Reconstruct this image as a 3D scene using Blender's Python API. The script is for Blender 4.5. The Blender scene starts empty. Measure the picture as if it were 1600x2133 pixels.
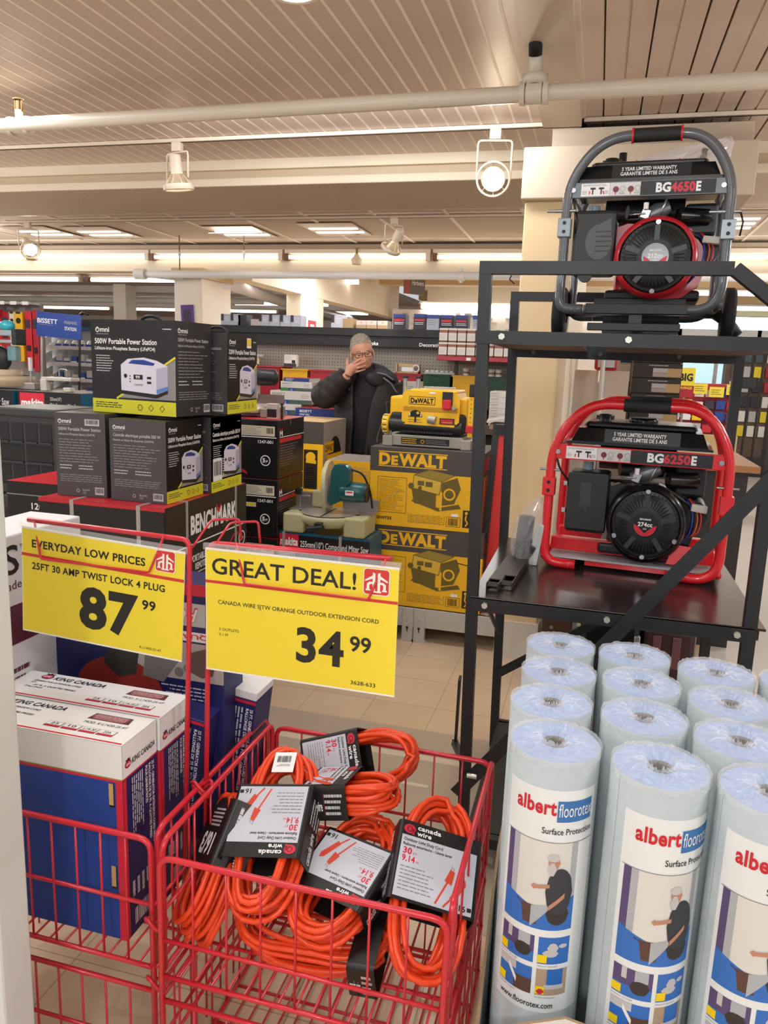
import bpy, bmesh, math, random
from mathutils import Vector as V, Matrix, Quaternion
random.seed(7)
C = bpy.context.scene.collection
SC = bpy.context.scene
PI = math.pi
# ------------------------------------------------------------------ camera
cam = bpy.data.cameras.new('camera'); cam_o = bpy.data.objects.new('camera', cam); C.objects.link(cam_o)
_p, _r, _y = math.radians(11), math.radians(2.1), math.radians(15)
_h = V((-math.sin(_y), math.cos(_y), 0)); _r0 = V((math.cos(_y), math.sin(_y), 0)); _z = V((0, 0, 1))
_F = _h*math.cos(_p) - _z*math.sin(_p); _u0 = _h*math.sin(_p) + _z*math.cos(_p)
_R = _r0*math.cos(_r) + _u0*math.sin(_r); _U = _u0*math.cos(_r) - _r0*math.sin(_r)
cam_o.matrix_world = Matrix(((_R.x, _U.x, -_F.x, 0), (_R.y, _U.y, -_F.y, 0), (_R.z, _U.z, -_F.z, 1.6), (0, 0, 0, 1)))
cam.sensor_fit = 'VERTICAL'; cam.sensor_height = 24; cam.lens = 18.0; cam.clip_start = 0.02; cam.clip_end = 200
SC.camera = cam_o
# ------------------------------------------------------------------ world, light, exposure
w = bpy.data.worlds.new('store_ambient'); SC.world = w; w.use_nodes = True
w.node_tree.nodes['Background'].inputs[0].default_value = (0.94, 0.97, 1.0, 1)
w.node_tree.nodes['Background'].inputs[1].default_value = 0.55
SC.view_settings.view_transform = 'Standard'; SC.view_settings.look = 'None'
SC.view_settings.gamma = 1; SC.view_settings.use_curve_mapping = False
SC.view_settings.exposure = 0.16
def area(name, loc, sx, sy, power, col=(.96, .98, 1), rot=(0, 0, 0)):
    l = bpy.data.lights.new(name, 'AREA'); l.shape = 'RECTANGLE'; l.size = sx; l.size_y = sy; l.energy = power; l.color = col
    o = bpy.data.objects.new(name, l); C.objects.link(o); o.location = loc; o.rotation_euler = rot; return o
area('ceiling_light_near', (-1.1, 1.5, 2.80), 1.2, .3, 13)
area('ceiling_light_behind', (-.3, -.9, 2.80), 2.2, .6, 22)
area('ceiling_light_right', (2.4, 1.2, 2.80), .5, 1.6, 14)
area('ceiling_light_left', (-2.9, 2.6, 2.80), .5, 1.8, 18)
area('ceiling_light_aisle', (-1.6, 5.9, 2.80), 2.6, .5, 80)
area('fill_light_middle', (-1.3, 3.8, 2.82), 1.8, .3, 30, rot=(.62, 0, 0))  # added fill light, tilted towards the man's face and the carton fronts
area('ceiling_light_far', (-2.6, 9.6, 2.75), 5, .6, 150)
area('ceiling_light_far_right', (3.2, 8.5, 3.2), 3, 3, 260)
def fill_lamp(name, loc, power, r=.12, col=(.96, .98, 1)):
    l = bpy.data.lights.new(name, 'POINT'); l.energy = power; l.shadow_soft_size = r; l.color = col
    o = bpy.data.objects.new(name, l); C.objects.link(o); o.location = loc; return o
# unseen fill lamps added out of the frame to brighten the planks and goods
for i, (x, y, z, e) in enumerate(((-3.2, -.6, 2.35, 56), (-.2, -1.6, 2.35, 62), (2.6, -.2, 2.35, 50), (2.4, 3.4, 2.35, 36), (-4.6, 3.1, 2.35, 52), (-6.5, 6.4, 2.4, 56), (2.6, 6.6, 2.3, 70))): fill_lamp('fill_lamp', (x, y, z), e)
def spot(name, loc, to, power, ang=70, col=(1, .93, .82)):
    l = bpy.data.lights.new(name, 'SPOT'); l.energy = power; l.color = col; l.spot_size = math.radians(ang); l.spot_blend = .6; l.shadow_soft_size = .04
    o = bpy.data.objects.new(name, l); C.objects.link(o); o.location = loc
    o.rotation_euler = (V(to)-V(loc)).to_track_quat('-Z', 'Y').to_euler(); return o
# ------------------------------------------------------------------ materials
def s2l(c): return c/12.92 if c <= .04045 else ((c+.055)/1.055)**2.4
def rgb(h):
    h = h.lstrip('#'); return tuple(s2l(int(h[i:i+2], 16)/255) for i in (0, 2, 4))
MATS = {}
def mat(name, col, rough=.5, metal=0., emit=0., noise=0., nscale=20., alpha=1., trans=0., coat=0., bump=0., bscale=60., spec=.5):
    if name in MATS: return MATS[name]
    m = bpy.data.materials.new(name); m.use_nodes = True; nt = m.node_tree; b = nt.nodes['Principled BSDF']
    c = rgb(col) if isinstance(col, str) else col
    b.inputs['Base Color'].default_value = (*c, 1); b.inputs['Roughness'].default_value = rough; b.inputs['Metallic'].default_value = metal
    b.inputs['Specular IOR Level'].default_value = spec
    if coat: b.inputs['Coat Weight'].default_value = coat
    if emit: b.inputs['Emission Color'].default_value = (*c, 1); b.inputs['Emission Strength'].default_value = emit
    if trans: b.inputs['Transmission Weight'].default_value = trans
    if alpha < 1: b.inputs['Alpha'].default_value = alpha
    if noise or bump:
        tc = nt.nodes.new('ShaderNodeTexCoord')
    if noise:
        n = nt.nodes.new('ShaderNodeTexNoise'); n.inputs['Scale'].default_value = nscale; n.inputs['Detail'].default_value = 4
        nt.links.new(tc.outputs['Object'], n.inputs['Vector'])
        mx = nt.nodes.new('ShaderNodeMix'); mx.data_type = 'RGBA'
        mx.inputs[6].default_value = (*[x*(1-noise) for x in c], 1); mx.inputs[7].default_value = (*[min(1, x*(1+noise)) for x in c], 1)
        nt.links.new(n.outputs['Fac'], mx.inputs[0]); nt.links.new(mx.outputs[2], b.inputs['Base Color'])
    if bump:
        n2 = nt.nodes.new('ShaderNodeTexNoise'); n2.inputs['Scale'].default_value = bscale; n2.inputs['Detail'].default_value = 3
        nt.links.new(tc.outputs['Object'], n2.inputs['Vector'])
        bp = nt.nodes.new('ShaderNodeBump'); bp.inputs['Strength'].default_value = bump; bp.inputs['Distance'].default_value = .01
        nt.links.new(n2.outputs['Fac'], bp.inputs['Height']); nt.links.new(bp.outputs['Normal'], b.inputs['Normal'])
    MATS[name] = m; return m
WHITE = mat('white_print', '#f2f2f0', .5); BLACK = mat('black_print', '#161414', .45); RED = mat('red_print', '#cf2030', .4)
YEL = mat('yellow_print', '#f5d400', .45); GREY = mat('grey_print', '#8b8a8a', .5); LGREY = mat('light_grey_print', '#c4c4c6', .5)
BLUE = mat('blue_print', '#1c3f94', .4); CREAM = mat('cream_label', '#d9cdb4', .5); TAPE = mat('clear_tape_strip', '#a9a39a', .25)
# ------------------------------------------------------------------ geometry helpers
class Fr:
    """a flat frame: origin, right, up; normal = right x up"""
    def __init__(s, o, r, u):
        s.o = V(o); s.r = V(r).normalized(); s.u = V(u).normalized(); s.n = s.r.cross(s.u)
    def pt(s, x, y, l=0.): return s.o + s.r*x + s.u*y + s.n*l
    def turn(s, x, y, deg):
        a = math.radians(deg); c, sn = math.cos(a), math.sin(a)
        return Fr(s.pt(x, y), s.r*c+s.u*sn, s.u*c-s.r*sn)
_glyph = {}
def glyphs(txt, bold=0., shear=0., res=3):
    k = (txt, bold, shear, res)
    if k not in _glyph:
        cu = bpy.data.curves.new('t', 'FONT'); cu.body = txt; cu.size = 1; cu.resolution_u = res; cu.offset = bold; cu.shear = shear
        if bold > .02: cu.space_character = 1.06
        o = bpy.data.objects.new('t', cu); me = bpy.data.meshes.new_from_object(o)
        vs = [(v.co.x, v.co.y) for v in me.vertices]; fs = [tuple(p.vertices) for p in me.polygons]
        bpy.data.objects.remove(o); bpy.data.curves.remove(cu); bpy.data.meshes.remove(me)
        if not vs: vs = [(0, 0), (.1, 0), (.1, .1)]; fs = []
        x0 = min(v[0] for v in vs); x1 = max(v[0] for v in vs)
        _glyph[k] = (vs, fs, x0, x1)
    return _glyph[k]
class MB:
    def __init__(s): s.v = []; s.f = []; s.m = []; s.s = []; s.mats = []; s.M = None
    def mi(s, m):
        if m not in s.mats: s.mats.append(m)
        return s.mats.index(m)
    def add(s, vs, fs, m, smooth=False):
        b = len(s.v); i = s.mi(m)
        if s.M is None: s.v.extend(V(v) for v in vs)
        else: s.v.extend(s.M @ V(v) for v in vs)
        for f in fs: s.f.append(tuple(b+k for k in f)); s.m.append(i); s.s.append(smooth)
        return s
    def bx(s, x0, x1, y0, y1, z0, z1, m, bev=0.):
        if bev:
            bm = bmesh.new(); bmesh.ops.create_cube(bm, size=1)
            for v in bm.verts: v.co = V((x0+(v.co.x+.5)*(x1-x0), y0+(v.co.y+.5)*(y1-y0), z0+(v.co.z+.5)*(z1-z0)))
            bmesh.ops.bevel(bm, geom=bm.edges[:], offset=bev, segments=2, affect='EDGES', profile=.5)
            bm.verts.index_update(); s.add([v.co.copy() for v in bm.verts], [[v.index for v in f.verts] for f in bm.faces], m); bm.free(); return s
        vs = [(x, y, z) for z in (z0, z1) for y in (y0, y1) for x in (x0, x1)]
        return s.add(vs, [(0, 2, 3, 1), (4, 5, 7, 6), (0, 1, 5, 4), (2, 6, 7, 3), (0, 4, 6, 2), (1, 3, 7, 5)], m)
    def box(s, c, size, m, bev=0., rot=None):
        """box about a centre, rot an Euler triple (radians)"""
        old = s.M; T = Matrix.Translation(V(c))
        if rot is not None:
            from mathutils import Euler
            T = T @ Euler(rot).to_matrix().to_4x4()
        s.M = T if old is None else old @ T
        a, b, d = [q/2 for q in size]; s.bx(-a, a, -b, b, -d, d, m, bev); s.M = old; return s
    def beam(s, p, q, w, t, m, up=(0, 0, 1)):
        """square bar from p to q, w across, t along up"""
        p, q = V(p), V(q); d = (q-p).normalized(); sd = d.cross(V(up))
        if sd.length < 1e-4: sd = d.cross(V((1, 0, 0)))
        sd.normalize(); u = sd.cross(d); vs = []
        for e in (p, q):
            for a, b in ((-1, -1), (1, -1), (1, 1), (-1, 1)): vs.append(e+sd*a*w/2+u*b*t/2)
        return s.add(vs, [(0, 1, 2, 3), (7, 6, 5, 4), (0, 4, 5, 1), (1, 5, 6, 2), (2, 6, 7, 3), (3, 7, 4, 0)], m)
    def tube(s, pts, r, m, n=8, closed=False, caps=True, rs=None):
        pts = [V(p) for p in pts]; k = len(pts); fr = None; vs = []
        for i, p in enumerate(pts):
            a = pts[i-1] if (i or closed) else p; b = pts[(i+1) % k] if (i < k-1 or closed) else p
            d = (b-a); d = d.normalized() if d.length > 1e-9 else V((0, 0, 1))
            if fr is None:
                fr = d.orthogonal().normalized()
            else:
                fr = fr - d*fr.dot(d); fr = fr.normalized() if fr.length > 1e-6 else d.orthogonal().normalized()
            o = d.cross(fr); q = rs[i] if rs else r
            for j in range(n):
                t = 2*PI*j/n; vs.append(p+fr*math.cos(t)*q+o*math.sin(t)*q)
        fs = []
        for i in range(k if closed else k-1):
            i2 = (i+1) % k
            for j in range(n): j2 = (j+1) % n; fs.append((i*n+j, i*n+j2, i2*n+j2, i2*n+j))
        if caps and not closed: fs.append(tuple(reversed(range(n)))); fs.append(tuple(range((k-1)*n, k*n)))
        return s.add(vs, fs, m, True)
    def cyl(s, p, q, r, m, n=20, r2=None, caps=True):
        p, q = V(p), V(q); d = (q-p).normalized(); a = d.orthogonal().normalized(); b = d.cross(a); r2 = r if r2 is None else r2
        ring = [(math.cos(2*PI*j/n), math.sin(2*PI*j/n)) for j in range(n)]
        vs = [p+a*c*r+b*t*r for c, t in ring]+[q+a*c*r2+b*t*r2 for c, t in ring]
        s.add(vs, [(j, (j+1) % n, n+(j+1) % n, n+j) for j in range(n)], m, True)
        if caps: s.add(vs[:n], [tuple(reversed(range(n)))], m); s.add(vs[n:], [tuple(range(n))], m)
        return s
    def lathe(s, prof, m, c=(0, 0, 0), ax=(0, 0, 1), n=24, smooth=True):
        d = V(ax).normalized(); a = d.orthogonal().normalized(); b = d.cross(a); c = V(c); vs = []
        for r, z in prof:
            for j in range(n): t = 2*PI*j/n; vs.append(c+d*z+a*math.cos(t)*r+b*math.sin(t)*r)
        fs = [(i*n+j, i*n+(j+1) % n, (i+1)*n+(j+1) % n, (i+1)*n+j) for i in range(len(prof)-1) for j in range(n)]
        return s.add(vs, fs, m, smooth)
    def ell(s, c, rad, m, n=16, k=10, rot=None):
        vs = []; c = V(c)
        R = Matrix.Identity(3)
        if rot is not None:
            from mathutils import Euler
            R = Euler(rot).to_matrix()
        for i in range(k+1):
            p = PI*i/k
            for j in range(n):
                t = 2*PI*j/n; vs.append(c+R @ V((rad[0]*math.sin(p)*math.cos(t), rad[1]*math.sin(p)*math.sin(t), rad[2]*math.cos(p))))
        fs = [(i*n+j, (i+1)*n+j, (i+1)*n+(j+1) % n, i*n+(j+1) % n) for i in range(k) for j in range(n)]
        return s.add(vs, fs, m, True)
    def prism(s, fr, pts, l0, l1, m):
        n = len(pts); vs = [fr.pt(x, y, l0) for x, y in pts]+[fr.pt(x, y, l1) for x, y in pts]
        fs = [(j, (j+1) % n, n+(j+1) % n, n+j) for j in range(n)]+[tuple(reversed(range(n))), tuple(range(n, 2*n))]
        return s.add(vs, fs, m)
    # flat print on a frame
    def pg(s, fr, pts, m, l=.0006): return s.add([fr.pt(x, y, l) for x, y in pts], [tuple(range(len(pts)))], m)
    def rect(s, fr, x0, y0, x1, y1, m, l=.0006): return s.pg(fr, [(x0, y0), (x1, y0), (x1, y1), (x0, y1)], m, l)
    def disc(s, fr, x, y, r, m, l=.0008, n=20, ry=None, a0=0, a1=2*PI):
        ry = r if ry is None else ry
        return s.pg(fr, [(x+r*math.cos(a0+(a1-a0)*j/n), y+ry*math.sin(a0+(a1-a0)*j/n)) for j in range(n if a1-a0 > 6.2 else n+1)], m, l)
    def ring(s, fr, x, y, r, r2, m, l=.0008, n=24):
        a = [(math.cos(2*PI*j/n), math.sin(2*PI*j/n)) for j in range(n)]
        vs = [fr.pt(x+c*r, y+t*r, l) for c, t in a]+[fr.pt(x+c*r2, y+t*r2, l) for c, t in a]
        return s.add(vs, [(j, (j+1) % n, n+(j+1) % n, n+j) for j in range(n)], m)
    def line(s, fr, p, q, w, m, l=.0008):
        dx, dy = q[0]-p[0], q[1]-p[1]; L = math.hypot(dx, dy) or 1; nx, ny = -dy/L*w/2, dx/L*w/2
        return s.pg(fr, [(p[0]-nx, p[1]-ny), (q[0]-nx, q[1]-ny), (q[0]+nx, q[1]+ny), (p[0]+nx, p[1]+ny)], m, l)
    def pline(s, fr, pts, w, m, l=.0008):
        for a, b in zip(pts, pts[1:]): s.line(fr, a, b, w, m, l)
        return s
    def text(s, fr, txt, x, y, h, m, w=None, bold=.0, al='l', l=.001, shear=0., deg=0, res=3):
        """cap height h; w fits the width; (x,y) the left/centre/right of the baseline"""
        if deg: return s.text(fr.turn(x, y, deg), txt, 0, 0, h, m, w, bold, al, l, shear, 0, res)
        vs, fs, x0, x1 = glyphs(txt, bold, shear, res); k = h/.69; kx = k if w is None else w/max(1e-6, x1-x0)
        W = (x1-x0)*kx; ox = x-(0 if al == 'l' else W/2 if al == 'c' else W)
        return s.add([fr.pt(ox+(a-x0)*kx, y+b*k, l) for a, b in vs], fs, m)
    def greek(s, fr, x0, y0, x1, y1, rows, m, fill=.5, rag=.35, l=.0008, bullet=False):
        """rows of print too small to read"""
        st = (y1-y0)/rows
        for i in range(rows):
            yy = y1-st*(i+1)+st*(1-fill)/2; x = x0; end = x1-(x1-x0)*rag*random.random()
            if bullet: s.rect(fr, x0-.02*(x1-x0), yy, x0-.005*(x1-x0), yy+st*fill*.5, m, l)
            while x < end-1e-4:
                ww = min((x1-x0)*random.uniform(.06, .2), end-x); s.rect(fr, x, yy, x+ww, yy+st*fill, m, l); x += ww+(x1-x0)*.022
        return s
    def bars(s, fr, x0, y0, x1, y1, m=None, bg=None, l=.001):
        if bg: s.rect(fr, x0, y0, x1, y1, bg, l); d = (x1-x0)*.08; e = (y1-y0)*.12; x0 += d; x1 -= d; y0 += e*2; y1 -= e
        x = x0; rr = random.Random(3)
        while x < x1-(x1-x0)*.03:
            ww = (x1-x0)*rr.choice((.012, .02, .03, .045)); s.rect(fr, x, y0, x+ww, y1, m or BLACK, l+.0003); x += ww+(x1-x0)*rr.choice((.015, .022, .03))
        return s
    def build(s, name, parent=None, loc=None, rotz=None, sm=False):
        me = bpy.data.meshes.new(name); me.from_pydata([tuple(v) for v in s.v], [], s.f)
        for m in s.mats: me.materials.append(m)
        me.polygons.foreach_set('material_index', s.m); me.polygons.foreach_set('use_smooth', [True]*len(s.f) if sm else s.s); me.update()
        o = bpy.data.objects.new(name, me); C.objects.link(o)
        if parent is not None: o.parent = parent
        if loc is not None: o.location = loc
        if rotz is not None: o.rotation_euler = (0, 0, rotz)
        return o
def tag(o, label, cat, group=None, kind=None):
    if label: o['label'] = label
    if cat: o['category'] = cat
    if group: o['group'] = group
    if kind: o['kind'] = kind
    return o
def thing(name, label, cat, loc=(0, 0, 0), rotz=0., group=None):
    o = bpy.data.objects.new(name, None); o.empty_display_size = .05; C.objects.link(o); o.location = loc; o.rotation_euler = (0, 0, rotz)
    return tag(o, label, cat, group)
def struct(mb, name, parent=None):
    o = mb.build(name, parent)
    if parent is None: o['kind'] = 'structure'
    return o
def dup(root, loc=None, rotz=None, label=None, group=None):
    r = root.copy(); C.objects.link(r)
    if loc is not None: r.location = loc
    if rotz is not None: r.rotation_euler = (0, 0, rotz)
    if label: r['label'] = label
    if group: r['group'] = group
    for ch in list(root.children):
        c = ch.copy(); C.objects.link(c); c.parent = r
        for g in list(ch.children): d = g.copy(); C.objects.link(d); d.parent = c
    return r
def carton(w_, d, h, m, bev=.004, side=None, top=None):
    """closed carton standing on its base centre; returns the mesh builder and the frames of its faces"""
    b = MB(); b.bx(-w_/2, w_/2, -d/2, d/2, 0, h, m, bev)
    f = dict(front=Fr((-w_/2, -d/2, 0), (1, 0, 0), (0, 0, 1)), right=Fr((w_/2, -d/2, 0), (0, 1, 0), (0, 0, 1)),
             left=Fr((-w_/2, d/2, 0), (0, -1, 0), (0, 0, 1)), back=Fr((w_/2, d/2, 0), (-1, 0, 0), (0, 0, 1)), top=Fr((-w_/2, -d/2, h), (1, 0, 0), (0, 1, 0)))
    if side: b.rect(f['right'], 0, 0, d, h, side, .0003); b.rect(f['left'], 0, 0, d, h, side, .0003)
    if top: b.rect(f['top'], 0, 0, w_, d, top, .0003)
    return b, f
def arc(c, r, a0, a1, n, ex, ey):
    c, ex, ey = V(c), V(ex), V(ey); return [c+ex*r*math.cos(a0+(a1-a0)*i/n)+ey*r*math.sin(a0+(a1-a0)*i/n) for i in range(n+1)]
def fillet(pts, r, n=5):
    """polyline with rounded corners"""
    pts = [V(p) for p in pts]; out = [pts[0]]
    for a, b, c in zip(pts, pts[1:], pts[2:]):
        u = (a-b); v = (c-b); k = min(r, u.length*.49, v.length*.49); p = b+u.normalized()*k; q = b+v.normalized()*k
        for i in range(n+1): t = i/n; out.append(p*(1-t)**2+b*2*t*(1-t)+q*t*t)
    out.append(pts[-1]); return out
# ================================================================== SETTING
M_PLANK = mat('ceiling_plank', '#d8c3b3', .38, noise=.03, nscale=3); M_GROOVE = mat('ceiling_groove', '#fbeedd', .5); M_GDARK = mat('ceiling_groove_dark', '#4b3d33', .6)
M_CREAM = mat('cream_paint', '#e6d9c0', .55, noise=.02, nscale=4); M_TAN = mat('tan_paint', '#dcc196', .5, noise=.02, nscale=3); M_OFFW = mat('offwhite_paint', '#e9dfcf', .5)
M_TILE = mat('acoustic_tile', '#cfbda8', .8, noise=.06, nscale=90, bump=.35, bscale=120); M_TBAR = mat('ceiling_grid', '#f1e6d8', .5)
M_PIPE = mat('painted_pipe', '#dcd2c0', .35, noise=.06, nscale=8); M_PIPEW = mat('white_pipe', '#e9e6e2', .35)
M_TUBE = mat('fluorescent_tube', '#fff4e8', .5, emit=4.0); M_TUBE2 = mat('far_fluorescent_tube', '#fff8f2', .5, emit=7.0); M_BROWN = mat('brown_edge', '#7c5a3c', .6)
M_GREYC = mat('far_grey_ceiling', '#b9aeaa', .7, noise=.05, nscale=2)
# floor
def floor_mat():
    m = bpy.data.materials.new('vinyl_floor_tiles'); m.use_nodes = True; nt = m.node_tree; b = nt.nodes['Principled BSDF']; b.inputs['Roughness'].default_value = .32
    tc = nt.nodes.new('ShaderNodeTexCoord'); br = nt.nodes.new('ShaderNodeTexBrick'); br.offset = 0; br.inputs['Scale'].default_value = 1
    br.inputs['Brick Width'].default_value = .305; br.inputs['Row Height'].default_value = .305; br.inputs['Mortar Size'].default_value = .0016
    br.inputs['Color1'].default_value = (*rgb('#dcc2a2'), 1); br.inputs['Color2'].default_value = (*rgb('#d6bb9a'), 1); br.inputs['Mortar'].default_value = (*rgb('#a88c6f'), 1)
    nt.links.new(tc.outputs['Object'], br.inputs['Vector'])
    n = nt.nodes.new('ShaderNodeTexNoise'); n.inputs['Scale'].default_value = 6; n.inputs['Detail'].default_value = 6; nt.links.new(tc.outputs['Object'], n.inputs['Vector'])
    mx = nt.nodes.new('ShaderNodeMix'); mx.data_type = 'RGBA'; mx.blend_type = 'MULTIPLY'; mx.inputs[0].default_value = .35
    rp = nt.nodes.new('ShaderNodeValToRGB'); rp.color_ramp.elements[0].position = .3; rp.color_ramp.elements[0].color = (.75, .75, .75, 1); rp.color_ramp.elements[1].position = .7
    nt.links.new(n.outputs['Fac'], rp.inputs[0]); nt.links.new(br.outputs['Color'], mx.inputs[6]); nt.links.new(rp.outputs[0], mx.inputs[7]); nt.links.new(mx.outputs[2], b.inputs['Base Color'])
    return m
b = MB(); b.bx(-18, 14, -2.5, 30, -.1, 0, floor_mat()); struct(b, 'floor')
b = MB(); b.bx(-1.9, .6, 1.95, 3.12, 0, .0008, mat('worn_concrete_strip', '#b7a793', .4, noise=.10, nscale=4)); b.bx(-1.5, -.35, 2.86, 2.90, 0, .0012, mat('worn_scuff', '#d8c7ae', .5)); b.bx(-1.3, -.5, 2.66, 2.68, 0, .0012, mat('worn_scuff', '#d8c7ae')); b.bx(-1.2, -.2, 2.28, 2.31, 0, .0012, mat('worn_scuff', '#d8c7ae'))
b.bx(.75, 14, 2.6, 30, 0, .0006, mat('pale_floor_vinyl', '#cfc9c2', .3, noise=.03, nscale=3)); struct(b, 'trim_1')
# plank ceiling
b = MB(); PZ = 2.85; X = -7.0
b.bx(-7.2, 4.2, -2.4, 4.86, PZ+.02, PZ+.05, M_GDARK)
while X < -.40:
    b.bx(X, X+.076, -2.4, 4.84, PZ, PZ+.018, M_PLANK); b.bx(X+.076, X+.0875, -2.4, 4.83, PZ-.0012, PZ+.016, M_GROOVE); X += .0875
X = -.17
while X < 4.1:
    b.bx(X, X+.077, -2.4, 4.84, PZ, PZ+.018, M_PLANK); b.bx(X+.077, X+.0805, -2.4, 4.83, PZ+.006, PZ+.016, M_GROOVE)
    if random.random() < .3: b.bx(X+.0805, X+.087, -2.4, 4.83, PZ+.006, PZ+.016, M_PLANK)
    X += .0875
b.bx(-.80, -.71, 2.2, 2.203, PZ-.0006, PZ, M_GDARK)
struct(b, 'ceiling')
# flat casing running with the planks, and its brown cut end
b = MB(); b.bx(-.378, -.188, -2.4, 4.27, 2.80, 2.845, mat('casing_paint', '#c9b8a2', .5)); b.bx(-.378, -.188, 4.262, 4.274, 2.80, 2.835, M_BROWN); b.bx(-.35, -.2, 4.275, 4.84, 2.80, 2.849, M_PLANK)
b.bx(-.188, -.17, -2.4, 4.27, 2.84, 2.85, M_CREAM); struct(b, 'trim_2')
# moulded beam closing the plank ceiling
b = MB(); b.bx(-7.2, 4.2, 4.84, 4.90, 2.79, 2.87, M_CREAM); b.bx(-7.2, 4.2, 4.88, 4.95, 2.74, 2.80, mat('beam_cove', '#cbb69a', .55)); b.bx(-7.2, 4.2, 4.86, 5.72, 2.695, 2.745, M_CREAM, .006)
b.bx(-7.2, 4.2, 4.875, 5.70, 2.6945, 2.696, M_TILE); b.bx(-7.2, 4.2, 5.70, 5.76, 2.70, 2.83, M_PLANK)
struct(b, 'trim_3')
b = MB(); b.bx(-.445, .62, 4.06, 4.84, 2.42, 2.66, mat('casing_paint', '#c9b8a2'), .006); b.bx(-.33, .62, 4.28, 4.84, 2.66, 2.80, mat('casing_paint', '#c9b8a2'), .004); struct(b, 'trim_4')
# acoustic tile ceiling with grid
b = MB(); b.bx(-7.5, 6, 5.7, 7.95, 2.80, 2.84, M_TILE)
x = -7.4
while x < 6: b.bx(x, x+.022, 5.7, 7.95, 2.792, 2.802, M_TBAR); x += .61
for y in (6.37, 7.59): b.bx(-7.5, 6, y, y+.022, 2.7925, 2.802, M_TBAR)
b.bx(-7.5, 6, 7.88, 7.95, 2.785, 2.80, M_GDARK)
struct(b, 'ceiling_tiles')
# header across the store with its strip light ledge
b = MB(); b.bx(-16, 6, 7.90, 8.06, 2.70, 2.80, mat('header_tan', '#c9b296', .5)); b.bx(-16, 6, 7.90, 8.10, 2.60, 2.70, mat('header_tan', '#c9b296')); b.bx(-16, 6, 7.86, 8.12, 2.50, 2.612, M_CREAM, .004)  # band behind the strip lights in a darker tan than the cream edge
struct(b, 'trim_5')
# bulkhead running away from the header, closing wall and far walls
b = MB(); b.bx(-4.0, -3.774, 8.1, 14.6, 2.43, 3.2, mat('bulkhead_paint', '#efe0c6', .5)); struct(b, 'wall_bulkhead')
b = MB(); b.bx(-3.2, 1.0, 14.5, 14.65, 2.72, 3.4, mat('end_wall_paint', '#ded2b8', .55)); b.bx(-3.65, -3.2, 14.5, 14.65, 2.95, 3.4, mat('end_wall_paint', '#ded2b8')); struct(b, 'wall_back_panel')
b = MB(); b.bx(-18, 14, 24, 24.2, 0, 3.4, mat('far_wall', '#e7e2dc', .6)); struct(b, 'wall_back')
b = MB(); b.bx(-18.2, -18, -2.5, 24, 0, 3.4, M_OFFW); struct(b, 'wall_left')
b = MB(); b.bx(-18, -3.9, 8.12, 24, 2.86, 2.95, M_GREYC); b.bx(-3.9, 14, 8.12, 24, 3.1, 3.2, mat('far_tan_ceiling', '#c7ab84', .7)); b.bx(6, 14, -2.5, 8.2, 3.1, 3.2, M_PLANK); struct(b, 'ceiling_far')
b = MB()
for y in (9.6, 13.3, 17.3): b.bx(-18, -4.0, y, y+.25, 2.74, 2.86, mat('far_joist', '#cdc6c4', .6))
for y in (9.0, 10.8, 12.6, 15.5, 18.5, 21): b.bx(-3.6, 13, y, y+.3, 2.86, 3.1, mat('far_tan_joist', '#cfb488', .6))
struct(b, 'trim_6')
# columns
b = MB(); b.bx(-4.46, -4.13, 7.62, 8.3, 0, 2.41, M_OFFW, .01); b.bx(-4.48, -4.11, 7.60, 8.32, 2.41, 2.51, M_TAN); o = struct(b, 'trim_7')
b = MB(); b.bx(-3.99, -3.78, 9.6, 10.45, 0, 2.44, M_CREAM, .01)
f = Fr((-3.7795, 9.6, 0), (0, 1, 0), (0, 0, 1)); b.rect(f, .25, 1.92, .55, 2.12, RED, .001); b.rect(f, .33, 1.97, .42, 2.0, WHITE, .002); b.rect(f, .33, 2.04, .48, 2.07, WHITE, .002); struct(b, 'trim_8')
b = MB(); b.bx(-8.89, -8.62, 13.0, 13.35, 0, 2.86, M_OFFW, .01); struct(b, 'trim_9')
b = MB(); b.bx(-.43, -.21, 4.12, 4.5, 0, 2.42, M_TAN, .008); b.bx(-.212, -.17, 4.2, 7.2, .10, 2.42, mat('pillar_side', '#ecdcc3', .5)); b.bx(-.437, -.203, 4.112, 4.51, 0, .22, mat('pillar_base', '#d9d3c6', .5)); struct(b, 'trim_10')
# ---- strip lights on the header: each fixture a thing
FIX = mat('fixture_white', '#e8dccb', .4)
def strip(name, label, x0, x1, y, z, m, grp, r=.019, two=True):
    t = thing(name, label, 'light', ((x0+x1)/2, y, z), 0, grp); h = (x1-x0)/2
    q = MB(); q.bx(-h, h, -.03, .05, .03, .07, FIX); q.build('fixture_body', t)
    q = MB(); q.cyl((-h+.05, -.02, -.005), (h-.05, -.02, -.005), r, m, 8)
    if two: q.cyl((-h+.05, -.02, .055), (h-.05, -.02, .055), r*.5, m, 8)
    q.build('tube', t)
    q = MB(); q.bx(-h, -h+.045, -.04, .02, -.04, .03, M_BROWN); q.bx(h-.045, h, -.04, .02, -.04, .03, FIX); q.build('lamp_holder', t); return t
x = -9.5; k = 0
hl = ['leftmost visible strip light along the header above the tool aisle', 'second strip light from the left along the header', 'strip light along the header left of the hanging clamp', 'strip light along the header above the man', 'strip light along the header left of the cream pillar', 'strip light along the header behind the pillar and the upper generator', 'strip light along the header right of the upper generator', 'far right strip light along the header']
for i in range(8):
    x0 = -8.03+i*1.585; strip('strip_light', hl[i], x0, x0+1.56, 7.85, 2.655, M_TUBE, 'strip lights along the header')
n = 0
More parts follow.
